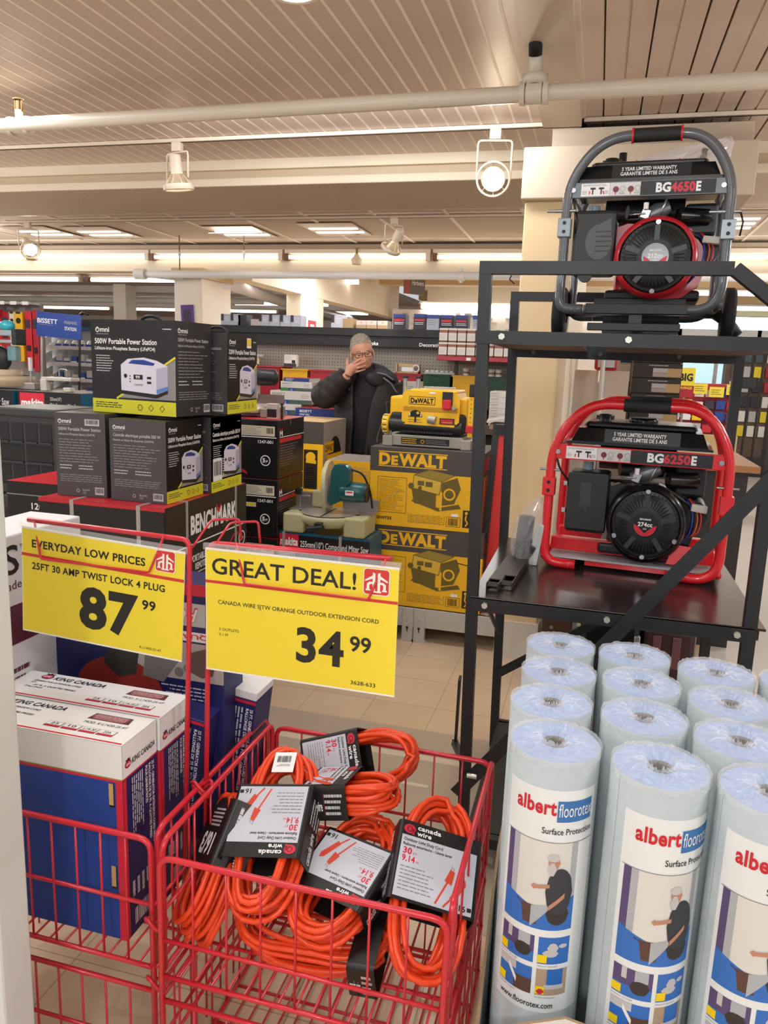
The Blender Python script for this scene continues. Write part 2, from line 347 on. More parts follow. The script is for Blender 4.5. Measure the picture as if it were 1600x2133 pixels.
for (y, z, xs, n_) in ((11.5, 2.78, -13.2, 4), (16.2, 2.78, -18, 5), (19.2, 2.8, -18, 5)):
    for i in range(n_):
        x0 = xs+i*2.45 if y < 12 else xs+i*2.5
        if x0 > -5.5: continue
        strip('far_strip_light', 'white fluorescent strip on the far left ceiling, %s row, %s' % ({11.5: 'nearest', 16.2: 'middle', 19.2: 'furthest'}[y], ['leftmost', 'second from left', 'third from left', 'fourth from left', 'fifth from left'][i]), x0, x0+2.3, y, z, M_TUBE2, 'strip lights over the far left aisles', .03, False)
for j, y in enumerate((9.6, 11.6, 14.0, 16.8, 19.5)):
    for i in range(3):
        x0 = -.2+i*2.5*(1+j*.12) + j*.2
        strip('far_strip_light', 'white fluorescent strip seen past the upper generator, row %s from the front, %s' % (['first', 'second', 'third', 'fourth', 'fifth'][j], ['leftmost', 'middle', 'rightmost'][i]), x0, x0+2.2*(1+j*.1), y, 2.95-j*.02, M_TUBE2, 'strip lights over the far right aisles', .035, False)
for i in range(2): strip('far_strip_light', ['long white strip light below the aisle sign', 'white strip light right of the aisle sign, by the rack post'][i], -3.2+i*2.2, -1.2+i*2.2, 13.85, 2.62, M_TUBE2, 'strip lights below the aisle sign', .05, False)
# troffers in the tile ceiling
M_TROF = mat('troffer_lens', '#fff1df', .4, emit=2.4); M_LOUV = mat('troffer_louvre', '#a8937e', .35, metal=.3)
for i, (x, y, lab) in enumerate([(-5.62, 6.75, 'leftmost ceiling troffer, behind the left track spotlight'), (-4.95, 6.8, 'louvred ceiling troffer second from the left'), (-3.45, 6.85, 'ceiling troffer with a hanging lens above the hanging clamp'), (-2.45, 6.75, 'louvred ceiling troffer left of the grey track spotlight'), (.62, 6.5, 'large louvred ceiling troffer right of the upper generator'), (-.45, 7.0, 'ceiling troffer half hidden by the cream pillar'), (1.75, 6.5, 'louvred ceiling troffer at the far right edge')]):
    t = thing('ceiling_troffer', lab, 'light', (x, y, 2.78), 0, 'troffers in the tile ceiling'); wd = .26 if x < .3 else .5
    q = MB(); q.bx(-wd, wd, -.02, .62, .006, .012, M_LOUV); q.build('louvre', t)
    q = MB()
    for k in range(2 if x < .3 else 3): q.bx(-wd+.03, wd-.03, .20+k*.2, .265+k*.2, .0, .005, M_TROF)
    if i == 2: q.M = Matrix.Rotation(.18, 4, 'X'); q.bx(-.22, .22, .05, .5, -.05, -.045, M_TROF)
    q.build('lens', t)
# recessed lamp above the camera
t = thing('recessed_ceiling_lamp', 'round lit lamp at the top edge set into the plank ceiling', 'light', (-1.13, 2.752, 2.848))
q = MB(); q.lathe([(.1, 0), (.085, -.006), (.075, 0)], FIX); q.build('trim_ring', t)
q = MB(); q.lathe([(0.001, -.002), (.078, -.001)], mat('lamp_lens', '#fff6ea', .4, emit=9)); q.build('lens', t)
# ---- sprinkler pipe under the planks
def pipe(name, label, pts, r, m, extras): 
    t = thing(name, label, 'pipe', pts[0]); o = V(pts[0]); q = MB(); q.tube([V(p)-o for p in pts], r, m, 16); q.build('pipe_run', t)
    for nm, q in extras: q.M = None; q.v = [v-o for v in q.v]; q.build(nm, t)
    return t
def coupling(x, y, z, r, ax='x'):
    q = MB()
    for a, bb in ((-.055, -.035), (-.03, .03), (.035, .055)):
        rr = r*1.35 if abs(a) > .031 else r*1.22
        q.cyl((x+a, y, z), (x+bb, y, z), rr, M_PIPE, 16)
    return q
q1 = coupling(-2.775, 3.35, 2.65, .031); q1b = MB(); q1b.cyl((-2.775, 3.35, 2.68), (-2.775, 3.35, 2.72), .018, M_PIPE); q1b.cyl((-2.775, 3.35, 2.72), (-2.775, 3.35, 2.76), .012, mat('brass', '#8a6a45', .35, metal=.8)); q1b.cyl((-2.775, 3.35, 2.765), (-2.775, 3.35, 2.77), .024, mat('brass', '#8a6a45')); q1b.bx(-2.795, -2.79, 3.345, 3.355, 2.715, 2.765, mat('brass', '#8a6a45')); q1b.bx(-2.76, -2.755, 3.345, 3.355, 2.715, 2.765, mat('brass', '#8a6a45'))
q2 = coupling(-.335, 3.28, 2.65, .033); q2.lathe([(.032, .03), (.05, .035), (.05, .065), (.03, .07)], M_PIPE, (-.335, 3.28, 2.65))
q3 = MB(); q3.tube([(-.335, 3.28, 2.71), (-.335, 3.23, 2.77)], .026, M_PIPE, 14); q3.tube([(-.335, 3.23, 2.77), (-.335, 3.18, 2.845)], .026, mat('black_pipe_tape', '#15130f', .6), 14)
pipe('sprinkler_pipe', 'painted cream sprinkler pipe crossing under the plank ceiling', [(-7, 3.42, 2.65), (-.335, 3.28, 2.65), (4.1, 3.2, 2.65)], .031, M_PIPE, [('coupling', q1), ('sprinkler_head', q1b), ('tee_fitting', q2), ('riser', q3)])
q4 = MB(); q4.cyl((-4.78, 7.4, 2.42), (-4.66, 7.4, 2.42), .055, M_PIPEW, 14); 
q5 = MB(); q5.tube([(-4.68, 7.4, 2.42), (-4.3, 7.7, 2.40), (-4.1, 8.2, 2.38)], .032, M_PIPEW, 10)
q6 = MB(); q6.cyl((-1.35, 7.4, 2.42), (-1.29, 7.4, 2.42), .045, M_PIPEW, 14); q6.cyl((-1.32, 7.4, 2.44), (-1.32, 7.4, 2.49), .014, M_PIPEW); q6.cyl((-1.32, 7.4, 2.36), (-1.32, 7.4, 2.39), .014, M_PIPEW)
pipe('sprinkler_main', 'thick white sprinkler main running below the cream header', [(-4.70, 7.4, 2.42), (5.5, 7.4, 2.43)], .038, M_PIPEW, [('end_coupling', q4), ('branch_pipe', q5), ('hanger', q6)])
q = MB(); q.tube([(-5.2, 9.5, 2.66), (-5.9, 14, 2.66), (-6.3, 20, 2.66)], .09, M_PIPEW, 14); tag(q.build('duct_pipe'), 'thick pale pipe running away under the far left ceiling', 'pipe')
q = MB(); q.tube([(-14, 13.9, 2.62), (-6.25, 13.9, 2.65)], .06, M_PIPEW, 12); q.cyl((-8.0, 13.9, 2.645), (-7.7, 13.9, 2.645), .1, M_PIPEW, 12); tag(q.build('far_water_pipe'), 'pale pipe with a flanged joint crossing the far left ceiling', 'pipe')
# small rods and sprinkler on the header
for i, (x, y, lab) in enumerate([(-3.49, 7.3, 'thin brown hanger rod in front of the header strip light'), (-4.25, 7.38, 'short hanger rod holding the white main near its end')]):
    q = MB(); q.cyl((x, y, 2.46 if i else 2.56), (x, y, 2.80), .006, M_BROWN, 6); q.cyl((x, y, 2.6), (x, y, 2.64), .014, FIX, 8); tag(q.build('hanger_rod'), lab, 'rod')
t = thing('sprinkler', 'brass sprinkler head hanging on the header above the man', 'sprinkler', (-2.47, 7.78, 2.62))
q = MB(); q.lathe([(.045, -.05), (.06, 0), (.03, .03), (.02, .05)], M_CREAM); q.build('escutcheon', t)
q = MB(); q.cyl((0, 0, .05), (0, 0, .1), .012, mat('brass', '#8a6a45')); q.cyl((0, 0, .1), (0, 0, .108), .026, mat('brass', '#8a6a45')); q.build('head', t)
# ---- track and spotlights
M_TRK = mat('track_white', '#e6d8c4', .4); M_BULB = mat('spot_bulb', '#fff0d4', .4, emit=30); M_CHR = mat('spot_reflector', '#f1e3c0', .2, metal=.6)
for nm, lab, x0, x1, y, z in (('lighting_track', 'white lighting track on the plank ceiling left of the flat casing', -7, -.38, 4.33, 2.828), ('lighting_track', 'white lighting track right of the casing, behind the plastic bag', -.18, 4, 4.28, 2.828), ('lighting_track', 'lighting track at the near edge of the tile ceiling', -7, 4, 6.46, 2.778)):
    q = MB(); q.bx(x0, x1, y, y+.04, z, z+.02, M_TRK, .003); q.bx(x0, x1, y+.012, y+.028, z-.001, z+.001, M_GDARK); tag(q.build(nm), lab, 'track', 'lighting tracks')
def spotlight(lab, x, y, ztop, aim, drop, to, power):
    t = thing('track_spotlight', lab, 'spotlight', (x, y, ztop), 0, 'track spotlights')
    q = MB(); q.bx(-.03, .03, -.02, .02, -.05, 0, M_TRK, .004); q.build('track_adapter', t)
    d = V(aim).normalized(); side = d.cross(V((0, 0, 1))); side = side.normalized() if side.length > .1 else V((1, 0, 0)); c = V((0, 0, -drop))
    q = MB(); a = .09; q.tube(fillet([c+side*a, V((0, 0, -.055))+side*a, V((0, 0, -.055))-side*a, c-side*a], .02, 3), .006, M_TRK, 6); q.build('yoke', t)
    q = MB(); q.lathe([(.034, -.13), (.036, -.04), (.034, -.03)], M_TRK, c, d, 18); q.lathe([(.001, -.13), (.034, -.13)], M_TRK, c, d, 18); q.build('socket', t)
    q = MB(); q.lathe([(.03, -.03), (.045, 0), (.062, .05)], M_CHR, c, d, 20); q.build('bulb', t)
    q = MB(); q.lathe([(.001, .046), (.052, .046)], M_BULB, c, d, 20); q.build('lens', t)
    q = MB(); q.lathe([(.088, .03), (.09, .06), (.082, .065), (.08, .03), (.088, .03)], M_TRK, c, d, 24); q.build('rim', t)
    for k in range(3):
        an = 2*PI*k/3+.5; e = d.orthogonal().normalized(); g = d.cross(e)
    q = MB()
    for k in range(8): an = 2*PI*k/8; e = d.orthogonal().normalized(); g = d.cross(e); q.tube([c+(e*math.cos(an)+g*math.sin(an))*.038-d*.02, c+(e*math.cos(an)+g*math.sin(an))*.083+d*.04], .003, M_TRK, 5)
    q.build('cage', t)
    if power: spot('spot_beam', V((x, y, ztop))+c+d*.075, V((x, y, ztop))+c+d*3, power)
spotlight('white track spotlight with clear rim pointing down over the aisle', -2.51, 4.35, 2.828, (.05, .15, -1), .20, 0, 40)
spotlight('lit white track spotlight left of the upper generator, facing the camera', -.63, 4.35, 2.828, (.12, -.95, -.35), .24, 0, 26)
spotlight('lit track spotlight on the far left of the tile ceiling', -5.33, 6.48, 2.778, (.75, -.55, -.6), .22, 0, 36)
spotlight('grey track spotlight turned away, left of the cream pillar', -1.74, 6.48, 2.778, (-.55, .45, -.75), .20, 0, 40)
q = MB(); q.bx(-.86, -.80, 7.28, 7.35, 2.42, 2.52, WHITE, .01); q.bx(-.83, -.77, 7.2, 7.28, 2.44, 2.49, BLACK, .01); q.tube([(-.84, 7.3, 2.42), (-.85, 7.27, 2.38), (-.80, 7.25, 2.34)], .006, BLACK, 6); tag(q.build('security_camera'), 'small white and black security camera on the header left of the rack', 'camera')
# ================================================================== FOREGROUND
M_PANEL = mat('white_panel', '#d6dcd9', .5, noise=.015, nscale=6); M_RW = mat('red_wire', '#cc2433', .28, coat=.3); M_RWD = M_RW
q = MB(); q.bx(-1.6, -.98, 1.02, 1.10, 0, 2.05, M_PANEL, .006); tag(q.build('display_side_panel'), 'tall white panel at the left edge in front of the blue and white cartons', 'panel')
# ---- wire dump baskets
def basket(nm, label, x0, x1, y0, y1, zr, zf, zmid, front_n, side_rise=.02, grp=None):
    t = thing(nm, label, 'basket', ((x0+x1)/2, (y0+y1)/2, 0), 0, grp); O = V(((x0+x1)/2, (y0+y1)/2, 0)); R = .0065; W = .0027
    def L(*p): return V(p)-O
    q = MB()   # rim and corner posts
    q.tube(fillet([L(x0, y0, .02), L(x0, y0, zr), L(x1, y0, zr), L(x1, y0, .02)], .03, 4), R, M_RW, 8)
    q.tube(fillet([L(x0, y1, .02), L(x0, y1, zr), L(x1, y1, zr), L(x1, y1, .02)], .03, 4), R, M_RW, 8)
    for x in (x0-.004, x1+.004): q.tube(fillet([L(x, y0+.018, zf), L(x, y0+.018, zr+side_rise), L(x, y1-.02, zr+side_rise), L(x, y1-.02, zf)], .03, 4), R, M_RW, 8)
    q.build('rim_frame', t)
    tiers = [(zr, zf), (zf-.058, zf-.33)]
    for ti, (za, zb) in enumerate(tiers):
        for side in ('front', 'back'):
            y = y0 if side == 'front' else y1; q = MB()
            for k in range(1, front_n+1): x = x0+(x1-x0)*k/(front_n+1); q.tube([L(x, y, za), L(x, y, zb)], W, M_RW, 5)
            q.tube([L(x0, y, zmid if ti == 0 else (za+zb)/2), L(x1, y, zmid if ti == 0 else (za+zb)/2)], .0045, M_RW, 6); q.tube([L(x0, y, zb), L(x1, y, zb)], .0052, M_RW, 6)
            if ti: q.tube([L(x0, y, za), L(x1, y, za)], .0055, M_RW, 6)
            q.build(side+'_wires', t)
        for x in (x0-.004, x1+.004):
            q = MB(); n = 7
            for k in range(1, n+1): y = y0+(y1-y0)*k/(n+1); q.tube([L(x, y, za+(side_rise if ti == 0 else 0)), L(x, y, zb)], W, M_RW, 5)
            q.tube([L(x, y0, (za+zb)/2), L(x, y1, (za+zb)/2)], .004, M_RW, 6); q.tube([L(x, y0, zb), L(x, y1, zb)], .005, M_RW, 6)
            if ti: q.tube([L(x, y0, za), L(x, y1, za)], .005, M_RW, 6)
            q.build('side_wires', t)
        q = MB(); n = int((x1-x0)/.036)
        for k in range(n+1): x = x0+(x1-x0)*k/n; q.tube([L(x, y0, zb), L(x, y1, zb)], W, M_RW, 5)
        for k in range(1, 5): y = y0+(y1-y0)*k/5; q.tube([L(x0, y, zb-.004), L(x1, y, zb-.004)], .004, M_RW, 6)
        q.build('floor_wires', t)
    return t
tR = basket('wire_basket', 'red wire basket full of orange extension cords', -.762, -.178, 1.212, 1.80, .618, .345, .43, 7, .02, 'red wire baskets')
tL = basket('wire_basket', 'red wire basket holding the blue and white cartons, left of the orange cords', -1.40, -.802, 1.245, 1.83, .625, .325, .475, 9, .012, 'red wire baskets')
for (y, z) in ((1.44, .63), (1.44, .64), (1.24, .44), (1.24, .30)):
    q = MB(); q.tube([V((-.79, y, z))+V((math.cos(a)*.024, math.sin(a)*.012, .012*math.sin(2*a))) for a in [2*PI*k/14 for k in range(14)]], .004, M_RW, 6, True)
    q.v = [v-V((-.470, 1.506, 0)) for v in q.v]; q.build('coupling_hook', tR)
q = MB(); O = V((-.47, 1.506, 0)); q.cyl(V((-.62, 1.78, .02))-O, V((-.62, 1.78, .34))-O, .012, M_RW, 10); q.build('stand_post', tR); q = MB(); q.cyl(V((-.42, 1.74, .02))-O, V((-.42, 1.74, .34))-O, .008, M_RW, 8); q.build('stand_post', tR)
# ---- price signs on red frames
M_SY = mat('price_sign_yellow', '#f6df3a', .42); M_SK = mat('price_sign_ink', '#26241f', .5); M_SR = mat('price_sign_red', '#d63a35', .45); M_SW = mat('price_sign_white', '#f6f4ec', .5)
M_CLR = mat('clear_sleeve', '#ffffff', .12, alpha=.16)
def house_logo(q, f, x, y, s, l=.0012):
    """red rounded tile with two roofed letters"""
    k = s*.12; pts = []
    for cx, cy, a in ((s-k, k, -90), (s-k, s-k, 0), (k, s-k, 90), (k, k, 180)):
        for i in range(5): t = math.radians(a+i*22.5); pts.append((x+cx+k*math.cos(t), y+cy+k*math.sin(t)))
    q.pg(f, pts, M_SW, l); c = (x+s/2, y+s/2); q.pg(f, [(c[0]+(a-c[0])*.94, c[1]+(b_-c[1])*.94) for a, b_ in pts], M_SR, l+.0003)
    L = l+.0006
    def P_(a, b_): return (x+s*a, y+s*b_)
    for m in (1, -1):
        def Q(a, b_): return P_(.5+m*(a-.5), b_)
        def poly(*p): q.pg(f, [Q(*v) for v in (p if m > 0 else p[::-1])], M_SW, L)
        poly((.545, .16), (.645, .16), (.645, .86), (.545, .82)); poly((.645, .62), (.93, .5), (.93, .56), (.645, .74)); poly((.645, .50), (.76, .50), (.86, .42), (.86, .22), (.76, .22), (.76, .38), (.70, .42), (.645, .42))
        poly((.50, .10), (.69, .10), (.69, .16), (.50, .16)); poly((.72, .16), (.90, .16), (.90, .22), (.72, .22))
def price_sign(label, x0, x1, zb, zt, tilt, build):
    t = thing('price_sign', label, 'sign', ((x0+x1)/2, 1.448, zb), 0, 'yellow price signs'); t.rotation_euler = (0, tilt, 0)
    wd, h = x1-x0, zt-zb; f = Fr((-wd/2, 0, 0), (1, 0, 0), (0, 0, 1))
    q = MB(); q.bx(-wd/2, wd/2, 0, .0025, 0, h, M_SW); q.rect(f, .002, .004, wd, h-.004, M_SY, .0004); build(q, f, wd, h); q.build('card', t)
    q = MB(); q.bx(-wd/2-.004, wd/2+.003, -.003, .0055, h-.004, h+.010, M_CLR); q.build('clear_sleeve', t); return t
def s2(q, f, wd, h):
    q.rect(f, 0, h-.077, wd, h-.0705, M_SR, .0009); q.text(f, 'GREAT DEAL!', .016, h-.055, .0345, M_SK, .325, .012)
    house_logo(q, f, wd-.074, h-.062, .056, .0012)
    q.text(f, 'CANADA WIRE SJTW ORANGE OUTDOOR EXTENSION CORD', .030, h-.122, .0088, M_SK, .362, .006); q.text(f, '3 OUTLETS', .032, h-.182, .0062, M_SK, .047); q.text(f, '9.1 M', .032, h-.194, .0062, M_SK, .021)
    q.text(f, '34', .212, .052, .072, M_SK, .106, .03); q.text(f, '99', .331, .089, .032, M_SK, .046, .02); q.text(f, '3628-633', .335, .0155, .0085, M_SK, .054, .006)
def s1(q, f, wd, h):
    q.rect(f, 0, h-.069, wd, h-.062, M_SR, .0009); q.text(f, 'EVERYDAY LOW PRICES', .028, h-.046, .0175, M_SK, .295, .025); house_logo(q, f, wd-.071, h-.052, .049, .0012)
    q.text(f, '25FT 30 AMP TWIST LOCK 4 PLUG', .028, h-.098, .0155, M_SK, .345, .022)
    q.text(f, '87', .155, .042, .090, M_SK, .152, .04); q.text(f, '99', .317, .108, .021, M_SK, .034, .025); q.text(f, 'K-L1430-25-4T', .313, .014, .006, M_SK, .055, .0)
price_sign('yellow price sign reading GREAT DEAL 34.99 hanging over the orange cords', -.782, -.352, .92, 1.197, 0, s2)
price_sign('yellow price sign reading EVERYDAY LOW PRICES 87.99 over the blue cartons', -1.262, -.843, .938, 1.192, .05, s1)
def sign_frame(label, xp, xe, ztop, zl, xa, xb):
    t = thing('sign_holder', label, 'sign holder', (xp, 1.46, .3), 0, 'red sign holders'); O = V((xp, 1.46, .3))
    q = MB(); q.tube([V(p)-O for p in fillet([(xp-.028 if xe < xp else xp-.02, 1.46, .30), (xp-.004, 1.46, 1.0), (xp, 1.46, ztop), (xe, 1.46, zl)], .022, 6)], .0058, M_RW, 10); q.build('post_and_arm', t)
    q = MB(); zz = (ztop+zl)/2
    q.tube([V(p)-O for p in fillet([(xa, 1.456, zz+.002), (xa+.025, 1.440, zz-.080), (xb-.03, 1.440, zz-.082), (xb, 1.456, zz+.002)], .006, 3)], .0026, M_RW, 7); q.build('hanging_wire', t)
    q = MB(); q.tube([V(p)-O for p in fillet([(xp, 1.47, ztop-.02), (xp+.01, 1.54, ztop+.03), (xp+.06, 1.58, ztop+.03), (xp+.065, 1.58, ztop-.02)], .01, 3)], .0028, M_RW, 6); q.build('clip_wire', t); return t
sign_frame('red sign holder post and arm of the GREAT DEAL sign', -.779, -.372, 1.205, 1.212, -.712, -.382)
sign_frame('red sign holder post and arm of the EVERYDAY LOW PRICES sign', -.826, -1.24, 1.207, 1.215, -1.22, -.885)
# ---- blue and white cartons in the left basket
M_KB = mat('carton_blue', '#1f4496', .42, noise=.06, nscale=5); M_KN = mat('carton_navy', '#20225c', .42); M_KR = mat('carton_red', '#d2283e', .4); M_KW = mat('carton_white', '#eeeeec', .45); M_GOLD = mat('carton_gold_line', '#9c8a4e', .4)
M_TAN_SLOT = mat('bare_cardboard', '#c2a069', .7); M_KT = mat('carton_ink', '#1b2438', .5)
def crown(q, f, x, y, s, deg=0):
    g = f.turn(x, y, deg); q.disc(g, 0, 0, s*.55, M_KT, .0010, 16, s*.42); q.disc(g, 0, 0, s*.48, M_KR, .0013, 16, s*.36); q.text(g, 'KING', 0, -s*.13, s*.27, M_KW, s*.7, .02, 'c', .0016); q.pg(g, [(-s*.35, s*.38), (s*.35, s*.38), (s*.4, s*.62), (s*.17, s*.5), (0, s*.68), (-s*.17, s*.5), (-s*.4, s*.62)], M_KT, .0012)
def power_patch(q, f, x, y, w_, h):
    q.pg(f, [(x, y), (x+w_, y), (x+w_*.96, y+h), (x+w_*.06, y+h)], mat('patch_dark', '#5e3238', .5), .0008); q.rect(f, x+w_*.12, y+h*.1, x+w_*.85, y+h*.9, mat('patch_mid', '#a9777a', .5), .0011)
    q.text(f, 'POWER FORCE', x+w_*.08, y+h*.22, h*.52, M_KR, w_*.84, .03, 'l', .0016, .3); q.text(f, 'POWER FORCE', x+w_*.085, y+h*.25, h*.5, LGREY, w_*.83, -.01, 'l', .0019, .3)
def king_carton(label, x1, y0, front):
    w_, d, h = .46, .130, .465
    b, f = carton(w_, d, h, M_KB, .003); T, F, R_ = f['top'], f['front'], f['right']
    b.rect(T, .001, 0, w_, d, M_KW, .0004); b.rect(T, .001, .004, w_-.004, .009, M_KR, .0008)
    b.text(T, 'KING CANADA', .10, .098, .0165, M_KT, .145, .03, shear=.3); crown(b, T, .078, .108, .03)
    b.text(T, 'GENERATOR EXTENSION CORD', .06, .079, .0068, M_KT, .135, .012, shear=.25); b.text(T, 'QUAD TAP', .06, .068, .0068, M_KT, .045, .012, shear=.25); b.text(T, '25 PI. A QUATRE PRISES', .075, .056, .0068, M_KT, .12, .012, shear=.25); b.text(T, 'D\'ALLONGE', .06, .045, .0068, M_KT, .05, .012, shear=.25)
    power_patch(b, T, .315, .085, .105, .028); b.text(T, 'MOD. K-L1430-25-4T', .318, .066, .0095, M_KT, .11, 0, shear=.15)
    for i, s in enumerate(('25', '10', 'L14-30', '20A')):
        x = .245+i*.044; b.pg(T, [(x, .026), (x+.04, .026), (x+.042, .050), (x+.002, .050)], M_KT, .0008); b.pg(T, [(x+.0015, .034), (x+.039, .034), (x+.0405, .049), (x+.003, .049)], M_KW, .0011); b.pg(T, [(x+.001, .027), (x+.0395, .027), (x+.04, .033), (x+.002, .033)], M_KR, .0011); b.text(T, s, x+.021, .0365, .0095, M_KT, .03 if i == 2 else .019, .01, 'c', .0014)
    b.rect(F, 0, h-.077, w_, h, M_KW, .0004); b.rect(F, 0, h-.080, w_, h-.077, M_GOLD, .0006); b.rect(F, 0, h-.086, w_, h-.080, M_KR, .0006); b.rect(F, w_-.017, 0, w_, h-.08, M_KR, .0005)
    for z0 in (.135, .33): b.rect(F, w_-.034, z0-.01, w_-.021, z0+.045, BLACK, .0006); b.rect(F, w_-.034, z0-.005, w_-.023, z0+.045, M_TAN_SLOT, .0010)
    b.rect(R_, 0, 0, d, h-.07, M_KN, .0003); b.rect(R_, 0, h-.077, d, h, M_KW, .0004); b.rect(R_, 0, h-.081, d, h-.077, M_KR, .0006); b.rect(R_, 0, 0, .012, h-.08, M_KR, .0006)
    crown(b, R_, .020, h-.050, .021, 0); b.text(R_, 'KING CANADA', .034, h-.056, .0125, M_KT, .088, .02, shear=.2)
    g = R_.turn(0, h-.085, -90)     # text running down
    b.text(g, '25 FT. GENERATOR EXTENSION CORD WITH', .004, .109, .008, WHITE, .20, .02); b.text(g, 'RALLONGE DE 25 PI. A QUATRE PRISES', .004, .096, .008, WHITE, .185, .02); b.text(g, 'POUR GENERATRICES', .004, .083, .008, WHITE, .09, .02)
    b.greek(g, .004, .030, .15, .075, 6, LGREY, .5, .3); b.greek(g, .25, .02, .30, .11, 5, LGREY, .5, .3)
    b.bars(R_, .03, .02, .10, .06, WHITE)
    o = b.build('cord_carton', None, (x1-w_/2, y0+d/2, .33)); tag(o, label, 'carton', 'blue and white cord cartons'); return o
king_carton('blue carton with white top in the left basket, nearest to the panel', -.893, 1.288, True)
king_carton('blue carton with white top standing behind the nearest one in the left basket', -.886, 1.424, False)
# upside-down display carton with cord picture at the back of the basket
b, f = carton(.50, .11, .71, M_KN, .003); F = f['front']
g = Fr(F.pt(.50, .71), -F.r, -F.u)
b.rect(g, 0, 0, .5, .03, M_KR, .0004); b.rect(g, .05, .05, .48, .11, LGREY, .0005); b.text(g, 'POWER FORCE', .07, .062, .034, M_KR, .40, .03, 'l', .001, .25); b.text(g, 'POWER FORCE', .071, .064, .033, WHITE, .397, 0, 'l', .0014, .25)
b.rect(g, .02, .125, .48, .15, WHITE, .0005); b.text(g, 'QUAD TAP LIGHTED END', .04, .131, .012, M_KR, .40, .02)
b.rect(g, 0, .155, .32, .255, mat('photo_grey', '#b5aaa5', .5), .0006)
for k in range(4): b.disc(g, .05+k*.025, .20+k*.012, .013, mat('photo_mid', '#7d7773', .5), .0009)
b.pg(g, [(.02, .19), (.05, .165), (.09, .18), (.10, .23), (.06, .245), (.03, .235)], mat('photo_brown', '#6a5049', .5), .0010)
b.disc(g, .30, .315, .13, mat('photo_red', '#8f2a22', .5), .0007, 28, .095); b.pg(g, [(.24, .20), (.33, .185), (.345, .24), (.30, .275), (.25, .26)], mat('photo_dark', '#34302e', .5), .0011); b.pg(g, [(.12, .20), (.22, .19), (.23, .26), (.17, .27)], mat('photo_mid', '#7d7773'), .0010)
b.greek(g, .04, .27, .19, .36, 9, LGREY, .35, .5)
tag(b.build('cord_carton', None, (-1.09, 1.70, .335)), 'navy carton with a cord picture printed upside down, behind the white topped cartons', 'carton', 'blue and white cord cartons')
# two cartons leaning at the right end of the basket
def leaning(label, x, y, ang, h, open_):
    t = thing('leaning_carton', label, 'carton', (x, y, .335), 0, 'cartons leaning at the end of the left basket'); t.rotation_euler = (0, ang, 0)
    b, f = carton(.085, .11, h, M_KN, .003); F = f['front']; d = .085
    b.rect(F, 0, 0, .012, h, M_KR, .0005); g = F.turn(0, h-.02, -90)
    b.text(g, '25 FT. GENERATOR EXTENSION CORD WITH QUAD TAP', .005, .072, .008, WHITE, h*.72, .02); b.text(g, 'RALLONGE DE 25 PI. POUR GENERATRICES', .005, .060, .008, WHITE, h*.6, .02); b.greek(g, .005, .018, h*.5, .054, 4, LGREY, .5, .3)
    b.rect(F, .0, h-.012, d, h-.004, M_KR, .0008)
    b.bars(F, .03, .03, .075, .08, WHITE); b.build('box', t)
    if open_: q = MB(); q.bx(-.0425, .0425, -.055, .055, h, h+.022, M_KW, .002); q.build('white_lid', t)
    else: q = MB(); q.bx(-.05, -.0425, -.05, -.01, h*.55, h*.8, M_TAN_SLOT); q.build('torn_slot', t)
    return t
leaning('navy carton leaning right in the left basket, beside the red sign post', -.945, 1.62, .13, .40, False)
leaning('navy carton with white lid leaning at the right end of the left basket', -.872, 1.765, .12, .40, True)
# white carton at far left
b, f = carton(.16, .33, .83, mat('carton_cool_white', '#d9d6d6', .5), .004); R_ = f['right']
b.rect(R_, 0, .555, .33, .655, mat('maroon_band', '#5d2636', .5), .0005); b.text(R_, 'rade', .035, .695, .022, mat('maroon_band', '#5d2636'), .06, 0); b.text(R_, 'S', .04, .735, .07, BLACK, .05, .01); b.text(R_, 'TM', .095, .795, .008, BLACK, .014)
b.greek(R_, .03, .38, .12, .50, 5, mat('maroon_band', '#5d2636'), .5, .3)
tag(b.build('white_carton', None, (-1.41, 1.60, .33)), 'tall white carton with a maroon band, between the white panel and the yellow sign', 'carton')
# ---- orange extension cords
M_ORG = mat('orange_cable', '#ee4a1c', .33, coat=.15); M_SLV = mat('sleeve_black', '#181617', .4); M_SLP = mat('sleeve_panel', '#c9cdd8', .35)
def coil(seed, L, W_, T_):
    r = random.Random(seed); q = MB(); pts = []; turns = 11; cab = .0062
    for k in range(turns):
        a = L/2-cab-r.uniform(0, .035); bb = W_/2-cab-r.uniform(0, W_*.22); zz = (k/(turns-1)-.5)*(T_-2*cab)*r.uniform(.8, 1.0); ph = r.uniform(-.3, .3); skew = r.uniform(-.010, .010)
        for i in range(26):
            t = 2*PI*i/26; c, s = math.cos(t), math.sin(t); e = .8
            x = a*math.copysign(abs(c)**e, c); y = bb*math.copysign(abs(s)**e, s); m_ = math.exp(-(x/(L*.28))**2)
            pts.append((x+skew*.5, y*(1-.10*m_)+skew*(1-m_), zz*(1-.0*m_)+.006*math.sin(2*t+ph*7)*(1-m_)+.004*ph))
    q.tube(pts, cab, M_ORG, 7); return q
